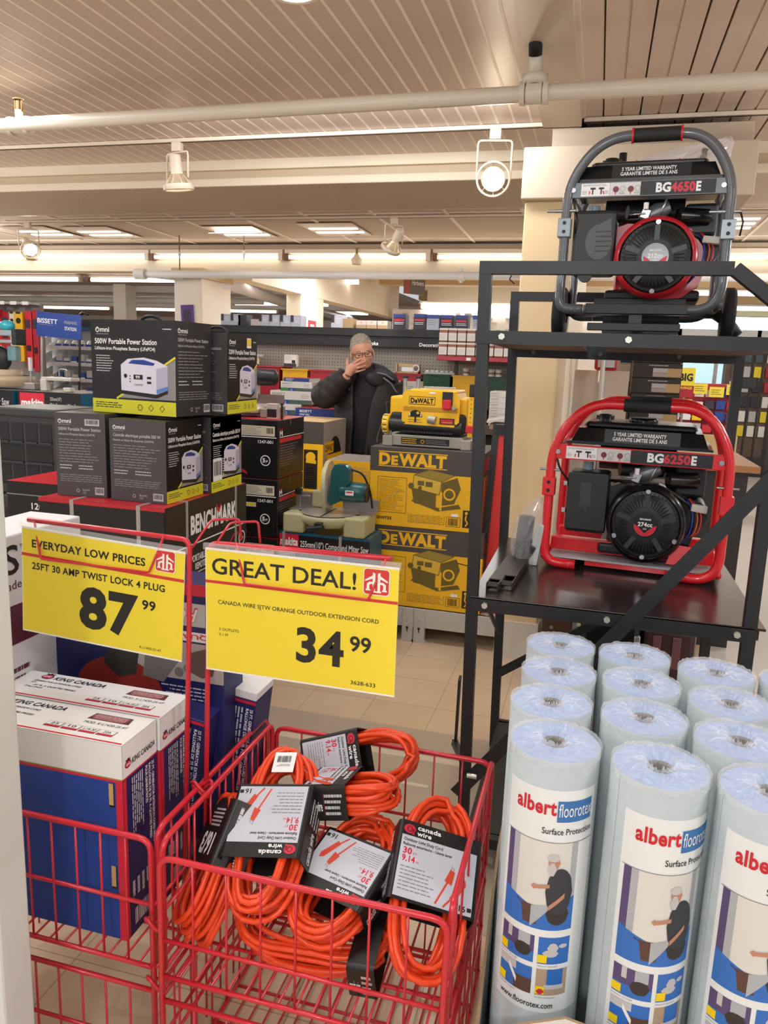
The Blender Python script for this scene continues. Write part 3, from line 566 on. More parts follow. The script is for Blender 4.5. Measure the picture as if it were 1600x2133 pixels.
def cord_art(q, f, w_, h, cyy):
    """sleeve print; f: origin lower left of the printed face, reading upright"""
    q.rect(f, .006, .006, w_-.006, h-.032, M_SLP, .0006)
    q.disc(f, .020, h-.018, .013, M_KR, .0009, 18, .010); q.ring(f, .020, h-.018, .006, .0045, M_SLV, .0012); q.rect(f, .026, h-.029, .031, h-.016, M_KR, .0009)
    q.text(f, 'canada', .037, h-.0155, .0095, WHITE, .052, .03); q.text(f, 'wire', .037, h-.028, .0095, WHITE, .032, .03)
    q.text(f, 'Outdoor Light Duty Cord', .011, h-.044, .0062, BLACK, .086, .02); q.text(f, 'Rallonge exterieure - Usage leger', .011, h-.054, .0058, BLACK, .108, .02)
    q.text(f, '30', .013, h-.071, .0125, M_KR, .019, .03); q.text(f, 'FT', .035, h-.071, .005, M_KR, .008); q.text(f, '9.14', .013, h-.087, .0125, M_KR, .028, .03); q.text(f, 'M', .044, h-.087, .005, M_KR, .005)
    q.greek(f, .013, .018, w_*.52, h-.094, 7, GREY, .3, .4)
    o = mat('printed_orange', '#d9492e', .4); x0, y0 = w_*.60, h*.30
    q.line(f, (x0-.012, .012), (x0+.012, y0+.018), .004, o); q.pg(f, [(x0+.002, y0+.012), (x0+.018, y0+.006), (x0+.022, y0+.034), (x0+.012, y0+.038)], o, .0011); q.line(f, (x0+.014, y0+.036), (x0+.015, y0+.046), .0015, GREY); q.line(f, (x0+.019, y0+.034), (x0+.020, y0+.043), .0015, GREY)
    q.line(f, (x0+.005, .010), (x0+.022, .032), .004, o); q.pg(f, [(x0+.016, .030), (x0+.026, .024), (x0+.048, .062), (x0+.046, .074), (x0+.036, .070)], o, .0011)
    for k in range(3): q.disc(f, x0+.026+k*.007, .040+k*.011, .0018, M_KR, .0014, 8)
    q.text(f, '16', w_-.033, .012, .011, BLACK, .014, .02); q.rect(f, w_-.016, .014, w_-.007, .022, BLACK, .001)
def make_cord(label, A, B, Wd, W_, T_, seed, flip, slv=.45, tagp=None, soff=0., art=True):
    A, B = V(A), V(B); x = (B-A).normalized(); y = V(Wd); y = (y-x*y.dot(x)).normalized(); z = x.cross(y); c = (A+B)/2; L = (B-A).length
    if z.dot(V((0, 0, 1.6))-c) < 0: y = -y; z = -z
    t = thing('extension_cord', label, 'extension cord', c, 0, 'orange extension cords in the basket')
    t.rotation_mode = 'QUATERNION'; t.rotation_quaternion = Matrix((x, y, z)).transposed().to_quaternion()
    coil(seed, L, W_, T_).build('cable', t)
    sl = min(.165, L*slv); q = MB(); ww = W_*.93; tt = T_*1.02; n = 5; rr = .010; sec = []
    for cx, cy, a0 in ((ww/2-rr, tt/2-rr, 0), (-ww/2+rr, tt/2-rr, 90), (-ww/2+rr, -tt/2+rr, 180), (ww/2-rr, -tt/2+rr, 270)):
        for i in range(n+1): a = math.radians(a0+90*i/n); sec.append((cx+rr*math.cos(a), cy+rr*math.sin(a)))
    m_ = len(sec); vs = []
    for xx, k in ((-sl/2, 1), (sl/2, 1), (sl/2, .97), (-sl/2, .97)):
        for a, b_ in sec: vs.append((xx, a*k, b_*k))
    fs = [(i*m_+j, ((i+1) % 4)*m_+j, ((i+1) % 4)*m_+(j+1) % m_, i*m_+(j+1) % m_) for i in range(4) for j in range(m_)]
    q.add(vs, fs, M_SLV)
    hw = ww-2*rr+.012; k0 = len(q.v)
    f = Fr((-sl/2, hw/2, tt/2), (0, -1, 0), (1, 0, 0)) if not flip else Fr((sl/2, -hw/2, tt/2), (0, 1, 0), (-1, 0, 0))
    if art: cord_art(q, f, hw, sl, 0)
    elif art is not None: q.text(f, '16/3', hw*.2, sl*.55, hw*.28, WHITE, hw*.55, .04); q.greek(f, hw*.2, sl*.15, hw*.8, sl*.45, 5, LGREY, .5, .3)
    for s_ in (1, -1):
        g = Fr((-sl/2 if s_ < 0 else sl/2, s_*ww/2, tt/2-rr), (1 if s_ < 0 else -1, 0, 0), (0, 0, 1)); hh = tt-2*rr
        q.text(g, 'canada wire', sl*.06, -hh*.75, hh*.35, WHITE, sl*.4, .02, 'l', .0008); q.greek(g, sl*.52, -hh*.95, sl*.95, -hh*.1, 4, LGREY, .5, .3)
        q.rect(g, sl*.5, -hh*.9, sl*.505, -hh*.1, M_KR, .0008)
    if soff: q.v = [v+V((soff, 0, 0)) for v in q.v]
    q.build('cardboard_sleeve', t)
    if tagp is not None:
        q = MB(); k = .0245; x0 = tagp
        for i in range(9):
            a = -1+2*i/8
        q.tube([(x0-.02, -.012, T_/2+.002), (x0, -.012, T_/2+.004), (x0+.02, -.012, T_/2+.001)], .0018, WHITE, 5)
        q.bx(x0-.032, x0+.018, -.036, .016, T_/2+.003, T_/2+.0045, WHITE, .0006)
        f = Fr((x0+.016, -.034, T_/2+.0046), (0, 1, 0), (-1, 0, 0)); f = f if flip else Fr((x0-.03, .014, T_/2+.0046), (0, -1, 0), (1, 0, 0)); q.bars(f, .008, .008, .042, .024); q.greek(f, .008, .028, .042, .034, 2, GREY)
        q.build('barcode_tag', t)
    return t
make_cord('orange cord under the pile, lying crosswise near the front rail', (-.66, 1.36, .395), (-.31, 1.37, .415), (0, 1, .25), .22, .09, 17, False, .16, None, .13, None)
make_cord('orange cord standing on edge against the left side of the basket', (-.738, 1.275, .372), (-.700, 1.50, .622), (.6, -.55, .45), .17, .09, 21, True, .42, None, .055, False)
make_cord('orange cord in the middle, leaning forward with its print upside down, partly covered', (-.472, 1.262, .452), (-.385, 1.545, .570), (1, -.15, .1), .195, .08, 5, True, .46)
make_cord('orange cord lying flat across the middle under the top one', (-.60, 1.54, .600), (-.352, 1.535, .655), (0, 1, -.15), .14, .08, 9, False, .42, None, -.03)
make_cord('orange cord at the back of the basket with its print turned sideways', (-.665, 1.70, .545), (-.345, 1.72, .665), (.1, -.55, -1), .175, .085, 12, False, .46, None, -.05)
make_cord('orange cord on the right with its white print upright', (-.238, 1.245, .430), (-.262, 1.585, .630), (1, .1, -.36), .20, .078, 33, False, .45, None, .02)
make_cord('orange cord on top at the left with a white barcode tag', (-.582, 1.255, .480), (-.632, 1.585, .682), (1, 0, .12), .195, .088, 2, True, .45, .142)
# ---- floor protection rolls in their tray
M_FELT = mat('grey_blue_felt', '#bcc8cc', .8, noise=.08, nscale=60); M_FEND = mat('felt_roll_end', '#a9c4ec', .75, noise=.07, nscale=40); M_CORE = mat('roll_core', '#9a948c', .7); M_LAB = mat('roll_label', '#e8eeee', .35)
def film_mat():
    m = bpy.data.materials.new('shrink_film'); m.use_nodes = True; nt = m.node_tree; b = nt.nodes['Principled BSDF']
    b.inputs['Base Color'].default_value = (.92, .95, 1, 1); b.inputs['Roughness'].default_value = .16; b.inputs['Alpha'].default_value = .27; b.inputs['Specular IOR Level'].default_value = 1.0
    tc = nt.nodes.new('ShaderNodeTexCoord'); n = nt.nodes.new('ShaderNodeTexNoise'); n.inputs['Scale'].default_value = 70; nt.links.new(tc.outputs['Object'], n.inputs['Vector'])
    bp = nt.nodes.new('ShaderNodeBump'); bp.inputs['Strength'].default_value = .9; bp.inputs['Distance'].default_value = .008; nt.links.new(n.outputs['Fac'], bp.inputs['Height']); nt.links.new(bp.outputs['Normal'], b.inputs['Normal']); return m
M_FILM = film_mat(); M_PBL = mat('photo_blue', '#2f6fc4', .4); M_PWALL = mat('photo_wall', '#dcdcd6', .4); M_PSK = mat('photo_skin', '#c08a70', .5); M_PSH = mat('photo_shirt', '#353b42', .5); M_PBR = mat('photo_floor', '#5a4034', .5); M_PG = mat('photo_silver', '#aeb4ba', .5); M_PP = mat('photo_purple', '#584a78', .5)
class Cyl:
    def __init__(s, r, a0, z0, k=.76): s.rr, s.a0, s.z0, s.k = r, a0, z0, k
    def pt(s, x, y, l=0.):
        a = s.a0+x*s.k/s.rr; r = s.rr+l+.0006; return V((r*math.sin(a), -r*math.cos(a), s.z0+y*s.k))
    def turn(s, *a): return s
def crect(q, f, x0, y0, x1, y1, m, l=.0006):
    n = max(1, int((x1-x0)/.009)); vs = []
    for i in range(n+1): x = x0+(x1-x0)*i/n; vs += [f.pt(x, y0, l), f.pt(x, y1, l)]
    q.add(vs, [(2*i, 2*i+2, 2*i+3, 2*i+1) for i in range(n)], m, True)
def ctri(q, f, fn, x0, x1, m, l):
    """area between two curves fn(x)->(ylow, yhigh), cut into strips"""
    n = max(2, int((x1-x0)/.006)); vs = []
    for i in range(n+1): x = x0+(x1-x0)*i/n; a, b_ = fn(x); vs += [f.pt(x, a, l), f.pt(x, b_, l)]
    q.add(vs, [(2*i, 2*i+2, 2*i+3, 2*i+1) for i in range(n)], m, True)
def blob(q, f, x, y, rx, ry, m, l): ctri(q, f, lambda t: (y-ry*math.sqrt(max(0, 1-((t-x)/rx)**2)), y+ry*math.sqrt(max(0, 1-((t-x)/rx)**2))), x-rx, x+rx, m, l)
def roll_label(q, r, ang):
    f = Cyl(r, ang, .392); W_ = .235; H = .60
    crect(q, f, 0, 0, W_, H, M_LAB, .0002)
    q.text(f, 'albert', .030, H-.062, .036, RED, .098, .03, 'l', .0012); crect(q, f, .130, H-.080, .222, H-.026, mat('label_blue', '#3a76b8', .4), .0008); q.text(f, 'floorotex', .133, H-.066, .034, WHITE, .088, .0, 'l', .0014)
    q.text(f, 'Surface Protection', .098, H-.112, .0155, BLACK, .128, .008, 'l', .0012)
    crect(q, f, .006, H-.135, W_, H-.133, GREY, .0008)
    # large photo: man by a white wall on blue cover
    y0, y1 = .232, H-.135; x0, x1 = .012, .19
    crect(q, f, x0, y0, x1, y1, M_PWALL, .0005); crect(q, f, x0, y0+.05, x0+.018, y1, M_PP, .0008); crect(q, f, x0+.018, y0+.06, x0+.034, y1, M_PG, .0008); crect(q, f, x1-.016, y0+.06, x1, y1, M_PG, .0008)
    ctri(q, f, lambda x: (y0, y0+.085-.35*(x-x0) if x < x0+.075 else y0+.06+.35*(x-x0-.09)), x0, x1, M_PBL, .0009)
    ctri(q, f, lambda x: (y0+(.012 if x > x0+.055 else .07-.95*(x-x0-.035)), y0+.062), x0+.038, x0+.090, M_PBR, .0012); ctri(q, f, lambda x: (y0+max(.002, .055-1.3*(x0+.115-x)), y0+.064+.25*(x-x0-.09)), x0+.075, x0+.118, M_PG, .0014)
    blob(q, f, .150, y0+.105, .033, .062, M_PSH, .0015); blob(q, f, .150, y0+.045, .028, .030, mat('photo_dark', '#34302e'), .0014)
    blob(q, f, .133, y0+.182, .014, .021, M_PSK, .0018); blob(q, f, .131, y0+.195, .015, .010, LGREY, .0021); blob(q, f, .129, y0+.165, .011, .018, LGREY, .0021)
    ctri(q, f, lambda x: (y0+.108+.2*(x-.09), y0+.118+.2*(x-.09)), .090, .126, M_PSK, .0021); blob(q, f, .090, y0+.114, .007, .008, M_PSK, .0022); ctri(q, f, lambda x: (y0+.055+.95*(x-.127), y0+.068+.95*(x-.127)), .127, .163, M_PSK, .0021)
    # four small photos
    for (px_, py_, k) in ((.012, .138, 0), (.112, .138, 1), (.012, .05, 2), (.112, .05, 3)):
        w2, h2 = (.09, .074) if px_ < .1 else (.078, .074)
        crect(q, f, px_, py_, px_+w2, py_+h2, M_PBL if k in (1, 2) else M_PP if k == 0 else mat('photo_tan', '#b39b82', .5), .0006)
        if k == 0: crect(q, f, px_, py_, px_+w2, py_+.03, M_PBL, .0009); crect(q, f, px_+.02, py_+.045, px_+.032, py_+h2, LGREY, .0009); crect(q, f, px_+.05, py_+.045, px_+.08, py_+h2, M_PG, .0009); blob(q, f, px_+.062, py_+.03, .022, .018, mat('photo_dark', '#34302e'), .0012)
        if k == 1: blob(q, f, px_+.035, py_+.045, .014, .014, LGREY, .001); blob(q, f, px_+.06, py_+.05, .012, .006, LGREY, .001); blob(q, f, px_+.03, py_+.03, .02, .010, LGREY, .001)
        if k == 2: crect(q, f, px_+.045, py_, px_+w2, py_+.04, M_PBR, .0009); crect(q, f, px_, py_+.052, px_+.05, py_+h2, LGREY, .0009); ctri(q, f, lambda x: (py_+.06-1.6*(x-px_-.025), py_+.075-1.6*(x-px_-.025)), px_+.03, px_+.052, WHITE, .0012)
        if k == 3: crect(q, f, px_+.026, py_+.03, px_+.066, py_+h2, M_PBL, .0009); crect(q, f, px_+.02, py_+.018, px_+.07, py_+.03, LGREY, .0009); blob(q, f, px_+.012, py_+.012, .010, .008, M_KR, .0018)
        crect(q, f, px_, py_+.004, px_+.022, py_+.026, YEL, .0015); q.text(f, ('protects / protege', 'waterproof / impermeable', 'breathable / respire', 'non skid / antiderapant')[k], px_, py_-.0075, .005, GREY, .05, .0, 'l', .0012)
    q.text(f, 'www.floorotex.com', .020, .014, .0155, BLACK, .138, .012, 'l', .0012)
def make_roll(label_print, ang, seed):
    t = thing('felt_roll', '', 'roll'); r = .083; h = .90; rr = random.Random(seed)
    q = MB(); q.lathe([(r, 0), (r, h-.004), (r-.003, h)], M_FELT, n=40); q.lathe([(r-.003, h), (.024, h-.001)], M_FEND, n=40); q.lathe([(.024, h-.001), (.022, h-.05), (.021, h-.25)], M_CORE, n=24); q.lathe([(.021, h-.25), (.001, h-.25)], M_CORE, n=24)
    q.add([(r*math.sin(a)*1.004, -r*math.cos(a)*1.004, z) for a in (ang-.25, ang-.242) for z in (.02, h-.005)], [(0, 2, 3, 1)], mat('felt_seam', '#8fa3ad', .7)); q.build('roll_body', t)
    if label_print: q = MB(); roll_label(q, r, ang); q.build('paper_label', t)
    q = MB(); n = 84; rings = (.018, .026, .034, .043, .052, .061, .070, .078, .0845, .0855); vs = []
    for i, R_ in enumerate(rings):
        for j in range(n):
            a = 2*PI*j/n; puck = (1-R_/.085); z = h+.004+puck*.005+rr.uniform(-.0035, .0055)*(.5+puck) + .002*math.sin(j*5+i)*puck
            if i == 0: z -= .016
            if i == 9: z = h-.008+rr.uniform(-.003, .003)
            vs.append((R_*math.cos(a), R_*math.sin(a), z))
    q.add(vs, [(i*n+j, i*n+(j+1) % n, (i+1)*n+(j+1) % n, (i+1)*n+j) for i in range(9) for j in range(n)], M_FILM); q.build('shrink_film', t); return t
spots = [(-.020, 1.362, 'front row, leftmost'), (.163, 1.330, 'front row, second from left'), (.338, 1.305, 'front row, third from left'), (.505, 1.315, 'front row, far right'),
         (-.037, 1.535, 'second row, leftmost'), (.146, 1.525, 'second row, second from left'), (.318, 1.482, 'second row, third from left'), (.495, 1.492, 'second row, far right'),
         (-.030, 1.708, 'third row, leftmost'), (.150, 1.702, 'third row, second from left'), (.326, 1.656, 'third row, third from left'), (.50, 1.65, 'third row, far right'),
         (-.034, 1.884, 'back row, leftmost'), (.142, 1.874, 'back row, second from left'), (.322, 1.83, 'back row, third from left'), (.497, 1.823, 'back row, far right')]
proto = {}
for i, (x, y, s) in enumerate(spots):
    front = i < 4; ang = (-1.0, -.72, -1.0, -.6)[i] if front else -.5
    key = ('f', i) if front else ('b', i % 2)
    if key not in proto: t = proto[key] = make_roll(front, ang, 40+i)
    else: t = dup(proto[key])
    t.location = (x, y, .022); t['group'] = 'rolls of floor protection felt'
    if not front: t.rotation_euler = (0, 0, random.uniform(0, 6))
    t['label'] = 'pale blue felt roll in clear film, %s%s' % (s, ', with a printed label' if front and i < 3 else '')
M_CW = mat('white_corrugated', '#dfe0dc', .6); M_CE = mat('corrugated_edge', '#a98f6b', .8)
t = thing('display_tray', 'white corrugated tray the blue felt rolls stand in', 'tray', (.24, 1.6, 0))
q = MB(); q.bx(-.375, .375, -.395, .395, 0, .018, M_CW); q.build('tray_floor', t)
def wall(pts, th, side):
    q = MB()
    for a, b_ in zip(pts, pts[1:]):
        d = (V(b_)-V(a)); nrm = V((d.y, -d.x, 0)).normalized()*th; A, B = V(a), V(b_); A0, B0 = V((A.x, A.y, 0)), V((B.x, B.y, 0))
        q.add([A0, B0, B, A, A0+nrm, B0+nrm, B+nrm, A+nrm], [(0, 1, 2, 3), (5, 4, 7, 6), (1, 0, 4, 5), (0, 3, 7, 4), (2, 1, 5, 6)], M_CW); q.add([A, B, B+nrm, A+nrm], [(0, 1, 2, 3)], M_CE)
    q.build(side, t)
wall([(-.362, .39, .60), (-.366, .0, .52), (-.36, -.22, .40), (-.355, -.375, .30)], .006, 'side_wall'); wall([(-.36, -.380, .40), (-.20, -.380, .475), (-.10, -.380, .46), (.36, -.380, .42)], .006, 'front_wall'); wall([(.372, -.38, .4), (.372, .39, .6)], .006, 'side_wall'); wall([(.36, .39, .6), (-.36, .39, .6)], .006, 'back_wall')
# ================================================================== BLACK RACK
M_BLK = mat('black_powder_coat', '#232527', .42, noise=.03, nscale=10); M_BRD = mat('dark_shelf_board', '#2a2020', .22, noise=.10, nscale=7); M_BRU = mat('board_underside', '#5c4a3c', .6); M_BOLT = mat('zinc_bolt', '#d3d2c8', .3, metal=.5)
t = thing('steel_rack', 'black steel display rack carrying the two generators', 'rack', (.08, 2.66, 0)); O = V((.08, 2.66, 0)); T = .034
def rk(name, fn): q = MB(); q.M = Matrix.Translation(-O); fn(q); return q.build(name, t)
rk('post', lambda q: q.beam((-.297, 2.2475, 0), (-.330, 2.2475, 1.856), T, T*.985, M_BLK, (0, 1, 0)))
rk('post', lambda q: q.beam((.470, 2.2475, 0), (.462, 2.2475, 1.742), T, T*.985, M_BLK, (0, 1, 0)))
rk('post', lambda q: q.beam((-.300, 3.085, 0), (-.334, 3.085, 1.852), T, T*.985, M_BLK, (0, 1, 0)))
rk('post', lambda q: q.beam((.492, 3.085, 0), (.488, 3.085, 1.70), T, T, M_BLK, (0, 1, 0)))
def top_(q):
    q.beam((-.347, 2.247, 1.872), (.315, 2.247, 1.872), T, T, M_BLK); q.beam((.318, 2.2475, 1.872), (.485, 2.2475, 1.745), T, T, M_BLK, (0, 1, 0))
rk('top_bar', top_); rk('top_bar', lambda q: q.beam((-.35, 3.085, 1.868), (.06, 3.085, 1.868), T, T, M_BLK))
def mid(q):
    q.bx(-.345, .49, 2.227, 2.266, 1.664, 1.700, M_BLK); q.bx(-.335, .50, 3.07, 3.10, 1.640, 1.695, M_BLK); q.bx(-.338, -.30, 2.26, 3.08, 1.67, 1.70, M_BLK); q.bx(.455, .49, 2.26, 3.08, 1.67, 1.70, M_BLK)
rk('upper_beams', mid)
def ub(q):
    q.bx(-.31, -.05, 2.26, 3.08, 1.668, 1.676, M_BRU); q.bx(.02, .48, 2.26, 3.08, 1.668, 1.676, M_BRU)
    for x in (-.28, -.12, .06, .22, .38): q.bx(x, x+.05, 2.26, 3.08, 1.672, 1.70, M_BLK)
rk('upper_shelf', ub)
def low(q):
    q.bx(-.315, .475, 2.228, 2.262, .872, .914, M_BLK); q.bx(-.318, .51, 3.07, 3.1, .872, .914, M_BLK); q.bx(-.318, -.285, 2.26, 3.08, .872, .912, M_BLK); q.bx(.46, .495, 2.26, 3.08, .872, .912, M_BLK)
rk('lower_beams', low); rk('shelf_board', lambda q: q.bx(-.318, .505, 2.228, 3.1, .909, .9165, M_BRD, .002))
rk('bottom_board', lambda q: (q.bx(-.29, .48, 2.26, 3.08, .10, .12, M_BLK), q.bx(-.31, .48, 2.23, 2.264, .085, .12, M_BLK), q.bx(-.31, .5, 3.07, 3.1, .085, .12, M_BLK)))
rk('diagonal_brace', lambda q: q.beam((-.325, 2.222, .262), (.475, 2.222, 1.345), .042, .006, M_BLK, (0, 1, 0)))
rk('rear_brace', lambda q: q.beam((-.30, 3.06, .34), (.45, 3.06, .88), .036, .006, M_BLK, (0, 1, 0)))
rk('side_brace', lambda q: (q.beam((-.345, 2.30, .62), (-.365, 2.42, .34), .022, .008, M_BLK, (1, 0, 0)), q.beam((-.37, 2.42, .335), (-.30, 2.26, .335), .02, .02, M_BLK), q.cyl((-.38, 2.42, .335), (-.37, 2.42, .335), .01, M_BOLT, 8), q.cyl((-.29, 2.2, .345), (-.26, 2.2, .345), .008, M_BOLT, 8)))
rk('side_brace', lambda q: q.beam((-.33, 2.45, .90), (-.30, 3.06, .50), .022, .006, M_BLK, (1, 0, 0)))
for (x, z) in ((-.272, 1.684), (.07, 1.684), (.448, 1.684), (-.272, .893), (.083, .893), (.432, .893), (-.312, .284)):
    rk('bolt', lambda q: q.cyl((x, 2.231, z), (x, 2.219, z), .0095, M_BOLT, 6))
for x in (-.25, .0, .28): rk('screw', lambda q: q.cyl((x, 3.072, 1.66), (x, 3.066, 1.66), .008, mat('dark_screw', '#6a6660', .4, metal=.6), 10))
# ================================================================== GENERATORS
M_FRED = mat('generator_red', '#e3202a', .28, coat=.4); M_FGRY = mat('generator_grey', '#5c6063', .3, coat=.3); M_PLB = mat('black_plastic', '#1d1f20', .42); M_PLG = mat('black_gloss', '#141416', .2); M_STL = mat('bare_steel', '#b9bcc0', .25, metal=.8); M_ENR = mat('engine_red', '#c0202b', .25, coat=.5); M_ALU = mat('cast_aluminium', '#8e9094', .4, metal=.6)
def generator(label, loc, rotz, frame, shroud, k, dz, model, cc, wheels, W):
    t = thing('generator', label, 'generator', loc, rotz, 'generators on the rack'); R = .0160; D = .40
    def P_(cx, cy, y=0.): return V(((cx-820)*k, y, (1330-cy)*k+dz))
    lt, rt = -W/2+R, W/2-R; top = .548+dz; bot = R+dz
    def loop(y, foot):
        pts = [(-.175, y, bot), (lt, y, bot), (lt+.002, y, .42+dz), (lt+.105, y, top), (rt-.09, y, top), (rt-.002, y, .42+dz), (rt, y, bot), (.12, y, bot)]
        if not foot: pts = [(-.17, y, bot)]+pts[1:-1]+[(-.168, y, bot)]
        return fillet(pts, .085, 8)
    for y, nm in ((0, 'front_frame'), (D, 'rear_frame')):
        q = MB(); q.tube(loop(y, not wheels), R, frame, 14)
        if y:
            for xx in (lt, rt): q.tube([(xx, 0, .035+dz), (xx, D, .035+dz)], .012, frame, 10); q.tube([(xx*.98, 0, .40+dz), (xx*.98, D, .40+dz)], .010, frame, 10)
        q.build(nm, t)
        q = MB(); q.cyl((-.06, y, top), (.085, y, top), R+.005, mat('grip_black', '#1a1a1b', .6, bump=.3, bscale=200), 16)
        if wheels:
            for xx in (-.062, .083): q.cyl((xx, y, top), (xx+.006, y, top), R+.0075, RED, 16)
        q.build('handle_grip', t)
    # collars joining frame halves
    for i, (xx, zc) in enumerate(((lt, .275), (rt, .26))):
        q = MB(); q.bx(xx-.021, xx+.021, -.022, .016, zc+dz-.032, zc+dz+.028, frame if not wheels else mat('zinc_plate', '#8d979e', .3, metal=.4), .003)
        if i == 0 or wheels:
            for z in (-.015, .012): q.cyl((xx, -.0225, zc+dz+z), (xx, -.0235, zc+dz+z), .006, BLACK, 10)
        q.cyl((xx-.035, -.005, zc+dz+.052), (xx+.032, -.005, zc+dz+.052), .0055 if wheels else .004, M_STL, 8)
        if wheels: q.cyl((xx-.06, -.005, zc+dz+.052), (xx-.03, -.005, zc+dz+.052), .0045, M_STL, 8); q.tube([(xx+.03, -.005, zc+dz+.05), (xx+.04, -.005, zc+dz+.02), (xx+.035, -.005, zc+dz-.02)], .003, BLACK, 6)
        q.build('frame_collar', t)
    # tank
    q = MB(); f = Fr((0, .02, 0), (1, 0, 0), (0, 0, 1))
    z0, z1, z2 = .416+dz, .468+dz, .488+dz; x0, x1 = -.225, .215
    prof = [(x0-.012, z0), (x1+.012, z0), (x1+.012, z0+.006), (x1-.004, z0+.010), (x1-.022, z1), (x0+.022, z1), (x0+.004, z0+.010), (x0-.012, z0+.006)]
    vs = []; ys = (.008, .03, .33, .35)
    for y, s_ in ((.012, 1.0), (.35, 1.0)):
        for x, z in prof: vs.append((x, y+(.018 if z > z1-.01 else 0)*(1 if y < .1 else -1), z))
    n = len(prof); q.add(vs, [(j, j+n, n+(j+1) % n, (j+1) % n) for j in range(n)]+[tuple(range(n)), tuple(range(2*n-1, n-1, -1))], M_PLG)
    q.bx(x0+.04, x1-.04, .05, .31, z1-.002, z2, M_PLG, .014)
    fr = Fr((0, .0115, z0+.012), (1, 0, 0), (0, .32, 1)); q.rect(fr, -.115, -.002, .125, .042, mat('tank_panel', '#2a2d30', .4), .0006)
    q.text(fr, '5 YEAR LIMITED WARRANTY', -.002, .021, .0118, WHITE, .166, .02, 'c', .0012); q.text(fr, 'GARANTIE LIMITEE DE 5 ANS', -.002, .005, .0118, WHITE, .172, .02, 'c', .0012)
    q.line(fr, (.042, .0185), (.046, .0205), .0014, WHITE, .0012)
    q.build('fuel_tank', t)
    q = MB(); q.lathe([(.048, z2-.004), (.05, z2+.004), (.046, z2+.014), (.001, z2+.014)], M_PLG, (.0, .17, 0), n=24); q.lathe([(.044, z2+.0145), (.001, z2+.016)], mat('cap_teal', '#1f5a6b', .3), (.0, .17, 0), n=24); q.build('fuel_cap', t)
    q = MB(); q.lathe([(.022, z2-.01), (.022, z2+.022), (.001, z2+.024)], M_PLB, (-.125, .12, 0), n=14); q.bx(-.155, -.095, .115, .125, z2+.005, z2+.018, M_PLB); q.build('tank_gauge', t)
    # name bar with stickers
    q = MB(); bz0, bz1 = .365+dz, .412+dz; bx0, bx1 = lt+.008, rt-.008; q.bx(bx0, bx1, -.008, .006, bz0, bz1, frame if not wheels else mat('name_bar_grey', '#737c80', .35, metal=.2), .002)
    f = Fr((bx0, -.0082, bz0), (1, 0, 0), (0, 0, 1)); bw = bx1-bx0; bh = bz1-bz0
    q.rect(f, bw*.075, .004, bw*.26, bh-.004, WHITE); q.rect(f, bw*.262, .004, bw*.455, bh-.004, mat('sticker_silver', '#d8d8d6', .4)); q.rect(f, bw*.457, .003, bw*.915, bh-.003, M_PLB)
    for s_ in (0, 1):
        xx = bw*(.135+.055*s_); q.rect(f, xx, bh*.52, xx+bw*.034, bh*.64, BLACK, .0011); q.rect(f, xx+bw*.012, bh*.2, xx+bw*.02, bh*.52, BLACK, .0011); q.line(f, (xx-bw*.006+s_*bw*.04, bh*.2), (xx-bw*.003+s_*bw*.03, bh*.42), .0035, M_KR, .0012)
    q.greek(f, bw*.085, bh*.72, bw*.25, bh*.86, 2, GREY, .4, .1); q.greek(f, bw*.08, bh*.2, bw*.115, bh*.45, 3, GREY, .4, .3); q.greek(f, bw*.225, bh*.2, bw*.255, bh*.45, 3, GREY, .4, .3)
    for s_, m_ in ((.30, mat('sticker_dark_red', '#7d2a2e', .4)), (.395, mat('sticker_dark_red', '#7d2a2e', .4))): q.disc(f, bw*s_, bh*.48, bh*.2, m_, .0011, 14); q.rect(f, bw*s_-.002, bh*.15, bw*s_+.001, bh*.3, M_KR, .0011); q.ring(f, bw*(s_+.042), bh*.52, bh*.18, bh*.15, GREY, .0011); q.greek(f, bw*(s_+.022), bh*.15, bw*(s_+.062), bh*.3, 2, GREY)
    for i, (s_, m_, a, b_) in enumerate(((model[:2], WHITE, .552, .092), (model[2:6], M_KR, .645, .148), (model[6:], WHITE, .797, .030))): q.text(f, s_, bw*a, bh*.24, bh*.55, m_, bw*b_, .045, 'l', .0013)
    for xx in (bw*.025, bw*.962): q.cyl(f.pt(xx, bh*.5, 0), f.pt(xx, bh*.5, .005), .008, M_STL, 8)
    q.build('name_bar', t)
    # air filter housing
    q = MB(); q.bx(-.222, -.085, -.004, .11, .128+dz, .328+dz, M_PLB, .012)
    f = Fr((-.222, -.0045, .128+dz), (1, 0, 0), (0, 0, 1))
    if wheels:
        q.disc(f, .085, .10, .042, mat('filter_relief', '#55585a', .5), .0008, 24, .055); q.pg(f, [(.05, .135), (.12, .175), (.125, .08), (.10, .05)], mat('filter_relief', '#55585a'), .0009)
        for z in (.07, .085, .10, .115, .13): q.rect(f, .075, z, .125, z+.004, M_PLB, .0013)
        q.cyl(f.pt(.05, -.005, -.01), f.pt(.05, -.005, .012), .022, M_PLB, 16)
    else:
        q.rect(f, .004, .012, .133, .19, mat('filter_panel', '#262829', .5), .0007); g = f.turn(.045, .165, -90); q.greek(g, 0, 0, .092, .036, 9, mat('filter_relief', '#55585a'), .45, .25, .0012)
        for z in (.06, .15): q.bx(-.236, -.222, .0, .02, .128+z+dz, .143+z+dz, M_STL, .002)
    q.build('air_filter', t)
    # engine block, shroud, recoil starter
    q = MB(); ex, ez = .043, .178+dz; q.bx(-.085, .165, .10, .30, .07+dz, .29+dz, M_PLB if not wheels else shroud, .02); q.bx(-.11, .19, .07, .32, .05+dz, .085+dz, M_PLB, .01)
